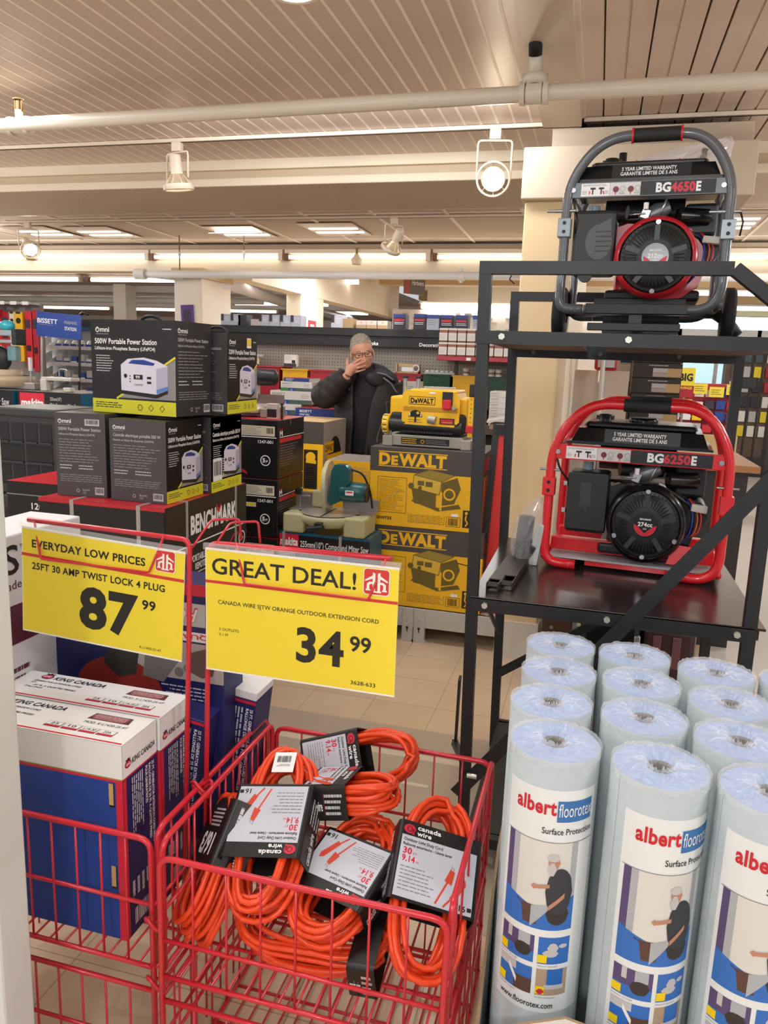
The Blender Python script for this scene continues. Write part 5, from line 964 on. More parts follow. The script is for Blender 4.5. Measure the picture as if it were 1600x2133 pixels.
def dw_carton(label, loc, w_, d, h, crease):
    b, f = carton(w_, d, h, M_DY, .004, mat('carton_orange', '#d8741f', .5)); F = f['front']; hb = h*.30
    b.rect(F, 0, h-hb, w_, h, M_DG, .0004); b.rect(f['right'], 0, h-hb, d, h, M_DG, .0005); b.rect(f['right'], .02, h-hb*.8, d*.5, h-hb*.25, M_BR, .0008); b.rect(f['top'], 0, 0, w_, d, mat('carton_top_dark', '#5b544c', .5), .0004)
    dw_logo(b, F, .052, h-hb*.70, hb*.46, w_*.60); ink = mat('ink_brown', '#40330f', .5)
    b.pline(F, [(.05, h*.63), (.05, h*.18), (.22, h*.18), (.22, h*.63), (.05, h*.63)], .0022, ink); b.greek(F, .06, h*.20, .21, h*.61, 22, ink, .2, .4)
    planer_pic(b, F, w_*.38, h*.22, w_*.44); b.text(F, 'DW735', .052, h*.085, h*.035, ink, .085, .04)
    b.pline(F, [(w_*.36, h*.185), (w_*.36, h*.075), (w_*.68, h*.075), (w_*.68, h*.185)], .0018, ink); b.greek(F, w_*.37, h*.08, w_*.67, h*.18, 6, ink, .25, .1); b.rect(F, w_*.74, h*.19, w_*.80, h*.225, WHITE, .0008)
    b.pline(F, [(w_*.70, h*.18), (w_*.70, h*.06), (w_*.82, h*.06), (w_*.82, h*.18), (w_*.70, h*.18)], .0022, ink); b.bars(F, w_*.715, h*.075, w_*.80, h*.165, ink)
    b.rect(F, w_*.84, h*.06, w_*.99, h*.28, mat('ink_dark', '#2c2610', .5), .0008); b.disc(F, w_*.87, h*.245, h*.02, M_DY, .0012, 12); b.pline(F, [(w_*.87, h*.22), (w_*.865, h*.16), (w_*.885, h*.12), (w_*.865, h*.08)], .008, M_DY, .0012); b.rect(F, w_*.90, h*.19, w_*.98, h*.25, M_DY, .0012); b.text(F, 'TEAM', w_*.94, h*.225, h*.017, ink, w_*.06, .03, 'c', .0015); b.text(F, 'LIFT', w_*.94, h*.198, h*.017, ink, w_*.05, .03, 'c', .0015); b.pg(F, [(w_*.935, h*.12), (w_*.945, h*.12), (w_*.945, h*.15), (w_*.955, h*.15), (w_*.94, h*.175), (w_*.925, h*.15), (w_*.935, h*.15)], M_DY, .0012)
    if crease: b.line(F, (w_*.78, h*.62), (w_*.97, h*.58), .005, BLACK, .001)
    return tag(b.build('planer_carton', None, loc), label, 'carton', 'stacked yellow planer cartons')
dw_carton('lower yellow and dark grey planer carton, standing on the grey shelf base', (-.872, 4.44, .205), .665, .48, .47, True)
dw_carton('upper yellow and dark grey planer carton under the yellow planer', (-.890, 4.44, .677), .655, .48, .452, False)
# tall carton
b, f = carton(.30, .48, .95, M_DY, .004, mat('carton_silver', '#a79f97', .35), M_KRAFT); F, R_ = f['front'], f['right']; h = .95
b.rect(F, 0, h-.15, .30, h, M_DG, .0005); b.rect(F, .16, .49, .26, .76, mat('ink_black', '#241d12', .5), .0008); b.disc(F, .21, .71, .035, M_DY, .0011, 14); b.pg(F, [(.175, .67), (.25, .665), (.25, .69), (.18, .70)], M_DY, .0012); b.greek(F, .17, .50, .25, .64, 9, M_DY, .25, .3); b.text(F, 'POWER', .17, .38, .017, BLACK, .08, .03)
b.disc(R_, .24, h-.27, .14, mat('ink_black', '#241d12'), .0006, 30, .16); b.rect(R_, .07, h-.62, .40, h-.23, M_DY, .0009); b.rect(R_, .03, h-.22, .21, h-.14, M_DY, .0012); b.text(R_, 'DEWALT', .04, h-.205, .045, BLACK, .16, .03, 'l', .0015); b.greek(R_, .09, h-.57, .16, h-.33, 7, BLACK, .25, .4, .0012); b.pline(R_, [(.22, h-.58), (.25, h-.42), (.30, h-.34), (.34, h-.42), (.32, h-.55), (.26, h-.58)], .016, mat('ink_black', '#241d12'), .0012); b.rect(R_, .41, h-.55, .46, h-.28, mat('carton_silver', '#a79f97'), .001); b.greek(R_, .01, h-.62, .08, h-.35, 12, GREY, .3, .3)
tag(b.build('saw_stand_carton', None, (-1.905, 5.14, .24)), 'tall yellow carton with dark top and silver side, left of the man', 'carton')
q = MB(); q.bx(-2.3, -1.3, 5.21, 5.4, .20, .24, M_BASE); q.bx(-2.3, -1.64, 4.85, 5.4, .20, .24, M_BASE); q.bx(-2.25, -2.2, 4.85, 4.9, 0, .2, M_BASE); q.bx(-1.4, -1.35, 5.25, 5.3, 0, .2, M_BASE); tag(q.build('display_deck'), 'grey shelf base under the tall yellow carton', 'shelf base', 'grey shelf bases')
b, f = carton(.60, .36, .60, M_DY, .004, None, mat('film_wrapped_top', '#b3a89f', .25, bump=.8, bscale=25)); F = f['front']
b.greek(F, .03, .50, .33, .57, 3, M_KRAFT, .35, .3); ink = mat('ink_brown', '#40330f'); b.line(F, (.36, .50), (.52, .515), .014, ink); b.line(F, (.38, .50), (.38, .40), .009, ink); b.pline(F, [(.40, .44), (.45, .47), (.52, .44)], .012, ink); b.line(F, (.43, .46), (.50, .40), .012, ink); b.disc(F, .365, .503, .016, ink, .001, 10)
tag(b.build('tool_carton', None, (-1.325, 4.80, .38)), 'yellow carton with film wrapped top behind the teal mitre saw', 'carton')
q = MB(); q.bx(-1.60, -1.05, 4.63, 4.98, .205, .38, M_KRAFT, .004); tag(q.build('tool_carton'), 'plain kraft carton under the film wrapped yellow carton', 'carton')
# teal saw carton
M_TEAL = mat('carton_teal', '#0f5a78', .42); b, f = carton(.542, .25, .648, M_TEAL, .004, None, mat('carton_teal_top', '#3e5f66', .45)); F = f['front']; h = .648
b.rect(F, 0, h-.095, .542, h-.015, M_BB, .0005); b.rect(F, .01, h-.085, .125, h-.01, M_KR, .0009); b.text(F, 'makita', .014, h-.074, .042, WHITE, .107, .04, 'l', .0013, .15); b.text(F, '255mm(10") Compound Miter Saw', .135, h-.078, .034, WHITE, .40, .012); b.text(F, '255mm(10")', .012, h-.135, .020, WHITE, .09, .01); b.rect(F, .47, h-.20, .505, h-.155, M_KR, .0008); b.rect(F, .51, h-.20, .538, h-.155, M_KR, .0008); b.text(F, '11', .48, h-.19, .025, WHITE, .015); b.ring(F, .25, h-.22, .05, .042, LGREY)
o = tag(b.build('saw_carton', None, (-1.397, 4.055, 0)), 'teal and black carton under the teal mitre saw', 'carton')
q = MB()
for x in (-.235, .10): q.bx(x-.008, x+.008, -.1265, .1265, -.001, .6495, M_STR)
q.build('strapping', o)
# teal compound mitre saw
M_MT = mat('saw_teal', '#0f5458', .35, coat=.2); M_MG = mat('saw_pale_green', '#b9b48a', .4); M_MTAB = mat('saw_grey_table', '#a39a94', .3, metal=.5); M_GUARD = mat('clear_guard', '#d9d2c6', .15, alpha=.55)
t = thing('mitre_saw', 'teal and pale green compound mitre saw on its teal carton', 'mitre saw', (-1.395, 4.04, .650)); t.scale = (.96, .96, .96)
q = MB(); q.bx(-.25, -.12, -.13, .10, 0, .115, M_MG, .012); q.bx(.12, .25, -.13, .10, 0, .115, M_MG, .012); q.bx(-.2, .2, -.05, .12, .05, .115, M_MG, .01); q.build('base', t)
q = MB(); q.lathe([(.135, .045), (.175, .075), (.178, .105), (.17, .112)], M_MG, (0, -.01, 0), n=40); q.build('turntable', t)
q = MB(); q.bx(-.255, .255, -.02, .13, .114, .118, M_MTAB); q.lathe([(.17, .118), (.001, .119)], mat('saw_table', '#c5bdb4'), (0, -.01, 0), n=40); q.bx(-.006, .006, -.17, .1, .1185, .1195, M_PLB); q.build('table', t)
q = MB(); q.bx(-.26, -.03, .10, .125, .115, .205, M_MTAB, .004); q.bx(.04, .26, .10, .125, .115, .19, M_MTAB, .004); q.build('fence', t)
q = MB(); q.bx(-.02, .02, -.225, -.15, .045, .09, M_PLB, .004); q.cyl((-.06, -.22, .05), (.03, -.22, .065), .016, M_PLB, 12); q.build('lock_lever', t)
q = MB(); q.lathe([(.145, -.012), (.15, 0), (.145, .012)], M_MG, (-.025, .02, .27), (1, .1, 0), 36); q.lathe([(.145, .012), (.05, .016), (.001, .016)], M_GUARD, (-.025, .02, .27), (1, .1, 0), 36); q.lathe([(.145, -.012), (.05, -.016), (.001, -.016)], M_GUARD, (-.025, .02, .27), (1, .1, 0), 36); q.build('blade_guard', t)
q = MB(); q.lathe([(.12, -.002), (.12, .002), (.001, .002)], M_STL, (-.02, .02, .235), (1, .1, 0), 36); q.build('blade', t)
f = Fr((.02, -.03, .17), (1, 0, 0), (0, 0, 1)); q = MB(); q.prism(f, [(-.02, .02), (.0, -.005), (.05, .02), (.07, .10), (.11, .13), (.11, .205), (.085, .235), (.02, .235), (.0, .20), (-.01, .10)], -.035, .03, M_MT); q.build('handle_body', t)
q = MB(); q.lathe([(.001, -.01), (.05, -.005), (.062, .02), (.06, .10), (.055, .155), (.04, .165), (.001, .166)], M_MT, (.06, -.01, .245), (1, .05, 0), 22); q.cyl((.20, -.003, .245), (.226, -.002, .245), .055, M_PLB, 20); f = Fr((.11, -.072, .235), (1, .05, 0), (0, 0, 1)); q.rect(f, 0, 0, .05, .028, WHITE, .0); q.rect(f, .006, .014, .044, .022, M_KR, .0006); q.build('motor', t)
q = MB(); q.bx(-.15, -.05, .08, .15, .12, .22, M_MG, .01); q.build('pivot_arm', t)
q = MB(); q.tube(fillet([(.12, -.02, .38), (.19, .0, .36), (.23, .03, .26), (.24, .05, .15)], .05, 5), .006, M_PLB, 8); q.build('power_cord', t)
q = MB(); q.cyl((-.205, .03, .118), (-.205, .03, .22), .005, M_STL, 8); q.bx(-.215, -.14, .02, .04, .185, .198, M_STL, .003); q.bx(-.235, -.195, .015, .045, .20, .235, M_PLB, .004); q.build('hold_down_clamp', t)
# yellow thickness planer
M_PY = mat('planer_yellow', '#f6bf12', .3, coat=.3); M_PGR = mat('planer_grey_metal', '#a8a397', .4, metal=.3)
t = thing('thickness_planer', 'yellow thickness planer standing on the yellow planer cartons', 'planer', (-.905, 4.42, 1.130))
q = MB(); q.bx(-.21, .20, -.14, .14, .005, .07, M_PGR, .006); q.bx(-.265, -.205, -.15, .15, 0, .062, M_PGR, .006); q.bx(.19, .25, -.15, .15, 0, .06, M_PGR, .006); q.cyl((-.225, -.12, .06), (-.225, -.12, .095), .008, M_PGR); q.cyl((-.25, -.12, .06), (-.25, -.12, .07), .012, M_PGR)
f = Fr((-.21, -.1405, .005), (1, 0, 0), (0, 0, 1)); q.rect(f, .055, .012, .335, .05, mat('ink_black', '#241d12'), .0006); q.greek(f, .06, .014, .15, .048, 3, M_DY, .4, .2, .001); q.greek(f, .20, .018, .325, .044, 3, GREY, .3, .1, .001); q.ring(f, .18, .03, .011, .008, M_DY, .001); q.build('base', t)
q = MB(); q.cyl((-.23, -.112, .125), (.19, -.112, .118), .041, M_PLB, 20); q.bx(-.23, .21, -.13, .14, .085, .2, M_PLB, .02)
for k in range(28): q.bx(-.16+k*.011, -.154+k*.011, -.163, -.15, .085, .095, mat('roller_rib', '#3a3836', .4))
q.build('cutterhead_housing', t)
q = MB(); q.lathe([(.03, -.004), (.055, 0), (.058, .02), (.055, .034), (.03, .036)], M_PY, (-.268, -.115, .125), (1, 0, 0), 24)
for k in range(24): a = 2*PI*k/24; q.bx(-.262, -.24, -.115+.0575*math.cos(a)-.002, -.115+.0575*math.cos(a)+.002, .125+.0575*math.sin(a)-.002, .125+.0575*math.sin(a)+.002, WHITE if k % 2 else M_PLB)
q.build('depth_dial', t)
q = MB(); fF = Fr((0, -.14, .08), (1, 0, 0), (0, 0, 1)); body = [(-.155, .075), (-.135, .045), (.145, .045), (.175, .075), (.175, .20), (.16, .235), (-.13, .245), (-.155, .22)]
q.prism(fF, body, -.25, .012, M_PY); q.bx(-.235, -.15, -.12, .10, .165, .285, M_PY, .012); q.bx(.165, .215, -.11, .12, .13, .29, M_PY, .01); q.bx(-.12, .16, -.12, .12, .315, .33, M_PY, .008)
q.bx(-.148, .168, -.153, -.145, .205, .235, mat('planer_crease', '#c28f0c', .4), .003)
f = Fr((0, -.1525, .08), (1, 0, 0), (0, 0, 1)); q.rect(f, -.115, .165, .035, .21, BLACK, .0006); q.rect(f, -.112, .168, .032, .207, M_DY, .001); q.text(f, 'DeWALT', -.106, .174, .026, BLACK, .132, .05, 'l', .0013); q.rect(f, .0, .228, .035, .238, WHITE, .001)
q.disc(f, -.075, .095, .04, BLACK, .0012, 20, .038, 0, PI); q.rect(f, -.08, .065, -.07, .135, M_PLB, .003); q.text(f, '1', -.108, .10, .016, WHITE, .006, .03, 'c', .0016); q.text(f, '2', -.044, .10, .016, WHITE, .01, .03, 'c', .0016); q.disc(f, -.062, .118, .008, M_DY, .0018, 10); q.greek(f, -.115, .06, -.03, .085, 2, BLACK, .2, .2, .0012)
q.cyl(f.pt(.0, .085, -.01), f.pt(.045, .08, .0), .024, M_PGR, 14); q.rect(f, .065, .06, .15, .095, BLACK, .0012); q.rect(f, .072, .065, .143, .09, M_BR, .0015); q.greek(f, .08, .068, .135, .075, 1, M_DY, .5, 0, .0018)
for xx, zz in ((-.14, .06), (.155, .06)): q.disc(f, xx, zz, .005, BLACK, .0012, 10)
q.build('yellow_cover', t)
q = MB(); q.box((.105, -.158, .285), (.058, .012, .075), M_PLB, .004); q.box((.105, -.166, .252), (.05, .02, .055), RED, .006); q.build('power_switch', t)
q = MB(); q.cyl((.145, -.155, .235), (.145, -.168, .235), .011, M_STL, 12); q.build('reset_button', t)
q = MB(); q.bx(.222, .25, -.135, -.12, .075, .30, M_PY, .003); q.bx(.212, .262, -.142, -.115, .10, .14, RED, .004); q.bx(.222, .255, -.14, -.10, .30, .37, M_PLB, .006)
for k in range(6): q.cyl((.236, -.1355, .16+k*.025), (.236, -.1365, .16+k*.025), .003, BLACK, 8)
q.build('depth_scale', t)
q = MB()
for xx in (-.185, -.105): q.cyl((xx, .02, .28), (xx, .02, .385), .012, M_STL, 12); q.cyl((xx, .02, .385), (xx, .02, .398), .019, M_PLB, 12)
q.bx(-.06, .12, -.04, .0, .335, .345, M_STL, .003); q.build('lift_posts', t)
q = MB(); q.tube(fillet([(-.25, .0, .22), (-.29, -.02, .25), (-.27, -.03, .18), (-.30, -.06, .10), (-.31, -.1, .03), (-.30, -.12, .005)], .03, 5), .006, M_PLB, 8); q.build('power_cord', t)
q = MB(); q.bx(-.552, -.36, 4.5, 4.9, .24, .66, mat('carton_orange', '#d8741f'), .004); q.bx(-.56, -.37, 4.51, 4.89, .66, .70, M_KRAFT); q.bx(-.552, -.36, 4.5, 4.9, .205, .24, M_KRAFT); tag(q.build('tool_carton'), 'orange carton behind the planer cartons, left of the red panel', 'carton')
q = MB(); q.bx(-.58, -.40, 4.95, 5.3, .205, 1.02, mat('carton_red_dark', '#9c2a2c', .5), .004); q.bx(-.57, -.41, 4.96, 5.29, 1.02, 1.03, M_KRAFT); tag(q.build('tool_carton'), 'tall dark red carton seen between the yellow cartons and the red panel', 'carton')
# grey modular crates at left
M_CRT = mat('crate_charcoal', '#3e4043', .5, noise=.05, nscale=8); M_CRD = mat('crate_dark', '#232427', .6)
def crate(label, loc, h, logo):
    t = thing('tool_crate', label, 'crate', loc, 0, 'grey modular tool crates'); w_, d = .38, .33
    q = MB(); q.bx(-w_/2, w_/2, -d/2, d/2, 0, h, M_CRT, .012); q.bx(-w_/2-.006, w_/2+.006, -d/2-.01, d/2+.006, h-.03, h+.012, M_CRT, .008); q.build('shell', t)
    f = Fr((-w_/2, -d/2, 0), (1, 0, 0), (0, 0, 1))
    q = MB(); zt = h-.045
    for (a, b_, n) in ((.64, .86, 4), (.40, .60, 2), (.12, .36, 4)):
        for k in range(n):
            x0 = .02+k*(w_-.04)/n+.006; x1 = x0+(w_-.04)/n-.012
            if logo or a > .5: q.bx(x0-w_/2, x1-w_/2, -d/2-.003, -d/2+.01, h*a, h*b_, M_CRD, .003); q.bx(x0-w_/2, x1-w_/2, -d/2-.012, -d/2, h*a-.008, h*a, M_CRT)
    q.build('compartments', t)
    if logo: q = MB(); q.box((0.06, -d/2-.004, h*.12+.012), (.13, .008, .07), RED, .004); f = Fr((.0, -d/2-.0085, h*.12-.015), (1, 0, .0), (0, 0, 1)); q.text(f, 'Milwaukee', .005, .018, .022, WHITE, .108, .03, 'l', .001, .3, 8); q.line(f, (.01, .008), (.10, .03), .004, WHITE, .0012); q.build('badge', t)
    return t
crate('upper grey modular tool crate with a red badge, at the left edge', (-2.76, 3.42, .87), .43, True)
crate('lower grey modular tool crate under the one with the red badge', (-2.74, 3.40, .44), .415, False)
q = MB(); q.bx(-2.95, -2.56, 3.25, 3.58, 0, .435, M_CRD, .01); tag(q.build('crate_dolly'), 'black dolly under the grey tool crates', 'dolly')
# ================================================================== BACKGROUND SHELVES AND GOODS
M_GON = mat('gondola_black', '#211f20', .5); M_BINR = mat('bin_red', '#b01c2c', .4); M_BINY = mat('bin_yellow', '#eeb408', .4); M_BING = mat('bin_green', '#12472c', .4); M_BINB = mat('bin_blue', '#1b3a8c', .4); M_SHR = mat('shelf_red', '#b9374a', .4)
def peg_mat():
    m = bpy.data.materials.new('pegboard'); m.use_nodes = True; nt = m.node_tree; b = nt.nodes['Principled BSDF']; b.inputs['Roughness'].default_value = .6
    tc = nt.nodes.new('ShaderNodeTexCoord'); mp = nt.nodes.new('ShaderNodeMapping'); mp.inputs['Scale'].default_value = (34, 0.0001, 34); v = nt.nodes.new('ShaderNodeTexVoronoi'); v.inputs['Randomness'].default_value = 0; v.inputs['Scale'].default_value = 1
    nt.links.new(tc.outputs['Object'], mp.inputs[0]); nt.links.new(mp.outputs[0], v.inputs['Vector']); r = nt.nodes.new('ShaderNodeValToRGB'); r.color_ramp.interpolation = 'CONSTANT'
    r.color_ramp.elements[0].color = (*rgb('#857b70'), 1); r.color_ramp.elements[1].position = .20; r.color_ramp.elements[1].color = (*rgb('#c4bbac'), 1); nt.links.new(v.outputs['Distance'], r.inputs[0]); nt.links.new(r.outputs[0], b.inputs['Base Color']); return m
t = thing('shelf_run', 'long grey pegboard shelf run with black header behind the man', 'shelving', (-2.3, 7.2, 0))
q = MB(); q.bx(-2.1, 1.75, 0, .03, .3, 1.84, peg_mat()); q.build('pegboard', t)
q = MB(); q.bx(-2.1, 1.42, -.22, .0, 1.835, 1.905, M_GON, .004); q.bx(-2.1, 1.42, -.2, -.02, 1.745, 1.835, M_GON)
f = Fr((-2.6, -.2, 1.745), (1, 0, 0), (0, 0, 1))
for s, x, w_ in (('Hardware', 1.42, .20), ('Hooks', 2.78, .13), ('Decorative', 3.30, .22)): q.text(f, s, x, .012, .03, WHITE, w_, .03)
q.build('header', t)
q = MB(); q.bx(-2.1, 1.75, -.36, 0, 1.225, 1.255, M_BRU); q.bx(-2.1, 1.75, -.45, 0, 0, .2, M_GON); q.bx(-2.1, 1.75, -.02, 0, .2, 1.225, M_BRU); q.build('shelf', t)
q = MB(); q.bx(-1.25, -.62, -.30, 0, 1.516, 1.531, M_SHR, .003); q.build('red_shelf', t)
q = MB(); q.bx(.92, 1.62, -.45, 0, 1.638, 1.675, M_SHR, .003); q.rect(Fr((.92, -.4505, 1.638), (1, 0, 0), (0, 0, 1)), .26, .005, .30, .03, WHITE, .0005); q.build('red_shelf', t)
for x in (-2.0, -1.15, .1, 1.0): q = MB(); q.bx(x, x+.03, -.012, 0, .2, 1.84, mat('upright_slots', '#77706a', .5)); q.build('upright', t)
q = MB(); q.bx(1.69, 1.75, -.4, 0, .0, 1.7, M_GON); q.build('end_panel', t)
# storage bins
def storage_bin(m, w_):
    t = thing('storage_bin', '', 'bin'); q = MB(); h = .255; d = .22
    for (x0, x1, y0, y1) in ((-w_/2, w_/2, -d/2, -d/2+.006), (-w_/2, w_/2, d/2-.006, d/2), (-w_/2, -w_/2+.006, -d/2, d/2), (w_/2-.006, w_/2, -d/2, d/2)): q.bx(x0, x1, y0, y1, 0, h, m)
    q.bx(-w_/2, w_/2, -d/2, d/2, 0, .006, m)
    for k in (-1, 1): q.bx(k*w_*.24-.004, k*w_*.24+.004, -d/2-.003, -d/2, .01, h-.02, m)
    q.build('tub', t); q = MB(); q.bx(-w_/2-.006, w_/2+.006, -d/2-.01, -d/2+.004, h-.012, h, m); q.bx(-w_/2-.006, -w_/2+.006, -d/2, d/2, h-.012, h, m); q.bx(w_/2-.006, w_/2+.006, -d/2, d/2, h-.012, h, m); q.build('rim', t); return t
for i, (x0, x1, m, lab) in enumerate([(-3.50, -3.235, M_BINR, 'red storage bin just right of the power station cartons'), (-3.222, -2.922, M_BINR, 'red storage bin, second from the left'), (-2.910, -2.64, M_BINY, 'yellow storage bin behind the stacked sanding paper boxes'), (-2.63, -2.34, M_BINR, 'red storage bin below the thin cream column, left of the man'), (-2.33, -2.07, M_BING, 'green storage bin hidden behind the man'), (-2.06, -1.822, M_BINB, 'blue storage bin just right of the man'), (-1.812, -1.548, M_BINR, 'red storage bin between the blue and green bins, right of the man'), (-1.542, -1.274, M_BING, 'green storage bin above the yellow planer'), (-1.266, -1.01, M_BINY, 'yellow storage bin left of the rack post'), (-.995, -.73, M_BING, 'green storage bin seen through the rack, right of its post')]):
    b_ = storage_bin(m, x1-x0-.006); b_.location = ((x0+x1)/2, 7.02, 1.256); b_['label'] = lab; b_['group'] = 'coloured storage bins on the shelf'
# boxes along the top of the shelf run
def gx(px): return -3.566+(px-465)*.004674
M_BXG = mat('box_blue_grey', '#b9bccb', .5); M_BXD = mat('box_dark', '#34323f', .5); M_BXK = mat('box_brown', '#a58a68', .6); M_BXP = mat('box_pinkish', '#cbb9b2', .5)
def topbox(lab, px, w_, h, m, style, y=7.08):
    b, f = carton(w_, .14, h, m, .002); F = f['front']
    if style == 1: b.rect(F, .0, h*.4, w_*.28, h, M_BXD, .0006); b.greek(F, w_*.4, h*.3, w_*.9, h*.8, 4, WHITE, .3, .3)
    if style == 2: b.rect(F, 0, h*.8, w_, h, BLUE, .0006); b.rect(F, w_*.08, h*.55, w_*.9, h*.68, M_KR, .0008); b.greek(F, w_*.1, h*.3, w_*.9, h*.5, 2, WHITE, .4, .2); b.rect(F, 0, 0, w_, h*.2, M_BXD, .0006)
    if style == 3: b.rect(F, 0, 0, w_, h*.45, M_BXK, .0006); b.ring(F, w_*.5, h*.75, h*.1, h*.06, M_KR)
    if style == 4: b.rect(F, 0, h*.75, w_, h, BLUE, .0006); b.greek(F, w_*.1, h*.3, w_*.9, h*.7, 3, GREY, .3, .3)
    tag(b.build('shelf_top_box', None, (gx(px), y, 1.905)), lab, 'box', 'boxes along the top of the pegboard shelves')
pos = ['first', 'second', 'third', 'fourth', 'fifth', 'sixth', 'seventh', 'eighth']
for i, px in enumerate((470, 492, 556, 579, 603, 626)): topbox('blue grey box on the shelf run left of the thin column, %s along' % pos[i], px, .105, .105, M_BXG, 1)
for i, px in enumerate((507, 536)): topbox(('dark box on top of the shelf run, third along behind the cartons', 'low pale box on top of the shelf run, fourth along behind the cartons')[i], px, .09, (.10, .06)[i], (M_BXD, M_BXP)[i], 0)
topbox('blue grey box on top of the shelf run just left of the man\'s head', 714, .115, .115, M_BXG, 1); topbox('plain brown box on top of the shelf run above the man\'s head', 737, .10, .085, M_BXK, 0)
for i, px in enumerate((765, 786, 809)): topbox('small pale box on the shelf run, %s to the right of the man' % pos[i], px, .095, .072, M_BXP, 3)
for i, (px, st, m) in enumerate(((843, 2, M_BXD), (884, 2, M_BXD), (910, 4, M_BXG), (937, 2, M_BXD), (966, 2, M_BXD), (1000, 4, M_BXG))): topbox('%s blue topped carton on the shelf run right of the man, %s along' % ('dark' if st == 2 else 'pale', pos[i]), px, .115, .135 if i != 1 else .14, m, st)
# jars and packets on the pegboard shelves
M_JAR = mat('jar_white', '#e9e2da', .4); M_JCON = mat('jar_contents', '#a06a52', .6)
def jar(s=1.):
    q = MB(); q.bx(-.038, .038, -.03, .03, 0, .10, M_JCON, .008); q.bx(-.036, .036, -.033, -.028, .012, .078, M_JAR); q.bx(-.04, .04, -.032, .032, .098, .118, M_JAR, .006); f = Fr((-.036, -.0335, .012), (1, 0, 0), (0, 0, 1)); q.greek(f, .008, .015, .066, .05, 3, LGREY, .3, .3); return q
jp = None
for r_, z in enumerate((1.677, 1.797)):
    for i, px in enumerate((917, 935, 953, 971, 988, 1005, 1022, 1040, 1056)):
        if r_ and i > 5: continue
        if jp is None: jp = tag(jar().build('screw_jar'), '', 'jar', 'white labelled jars on the red shelf'); o = jp
        else: o = jp.copy(); C.objects.link(o)
        o.location = (-2.3+.92+.045+i*.0815, 6.80, z); o['label'] = 'white lidded jar, %s row on the right red shelf, %s from left' % (('lower', 'upper')[r_], (pos+['ninth'])[i])
for i, (x, w_, lab) in enumerate(((-1.155, .05, 'white paint jar in front of the yellow bin'), (-.985, .045, 'first white paint jar on the green bin seen through the rack'), (-.925, .05, 'second white paint jar on the green bin seen through the rack'), (-.860, .055, 'third white paint jar on the green bin seen through the rack'))):
    q = MB(); q.cyl((0, 0, 0), (0, 0, .045), w_*.55, M_JAR, 14); q.cyl((0, 0, .018), (0, 0, .036), w_*.56, M_JCON, 14); q.cyl((0, 0, .045), (0, 0, .062), w_*.6, M_JAR, 14); tag(q.build('paint_jar', None, (x, 7.0, 1.512)), lab, 'jar', 'paint jars on the bins')
q = MB(); q.bx(-.11, .11, -.03, .03, 0, .012, M_KRAFT); q.bx(-.11, -.1, -.03, .03, 0, .085, M_KRAFT); q.bx(.1, .11, -.03, .03, 0, .085, M_KRAFT); q.bx(-.11, .11, .02, .03, .06, .085, M_KRAFT); q.bx(-.06, .05, -.02, .02, .012, .055, WHITE, .006); q.tube(arc((.08, -.03, .045), .03, 0, 2*PI, 12, (1, 0, 0), (0, 0, 1)), .006, WHITE, 6); tag(q.build('wire_display', None, (-1.70, 7.02, 1.512)), 'small brown wooden holder with white cable on the red bin right of the man', 'holder')
q = MB(); q.bx(-.12, .16, -.02, .02, 0, .02, LGREY, .004)
for k in range(6): q.bx(-.11+k*.045, -.08+k*.045, -.02, .02, .02, .035, WHITE, .003)
tag(q.build('packet_tray', None, (-1.42, 7.02, 1.512)), 'flat tray of pale packets on the green bin', 'tray')
pk = None
for i in range(4):
    q = MB(); q.bx(-.034, .034, -.01, .01, 0, .075, CREAM, .003); q.bx(-.03, .03, -.012, -.009, .045, .065, YEL); q.bx(-.004, .004, -.013, -.01, .01, .025, BLACK); q.bx(-.034, .034, -.012, -.008, 0, .012, M_BXD)
    tag(q.build('hook_packet', None, (-3.44+i*.084, 6.93, 1.532)), 'yellow and cream packet hanging over the red shelf, %s from the left' % pos[i], 'packet', 'packets on the left red shelf')
q = MB(); q.bx(-3.50, -3.13, 6.90, 6.98, 1.612, 1.635, LGREY, .003); tag(q.build('packet_rail'), 'pale rail above the four yellow packets', 'rail')
b, f = carton(.125, .06, .11, M_JAR, .003); b.greek(f['front'], .01, .06, .08, .10, 3, GREY, .25, .3); b.rect(f['front'], .08, .03, .115, .06, BLACK, .0006); b.rect(f['front'], 0, 0, .125, .028, M_BXD, .0006); tag(b.build('hardware_box', None, (-2.83, 6.95, 1.532)), 'white hardware box on the red shelf left of the thin cream column', 'box')
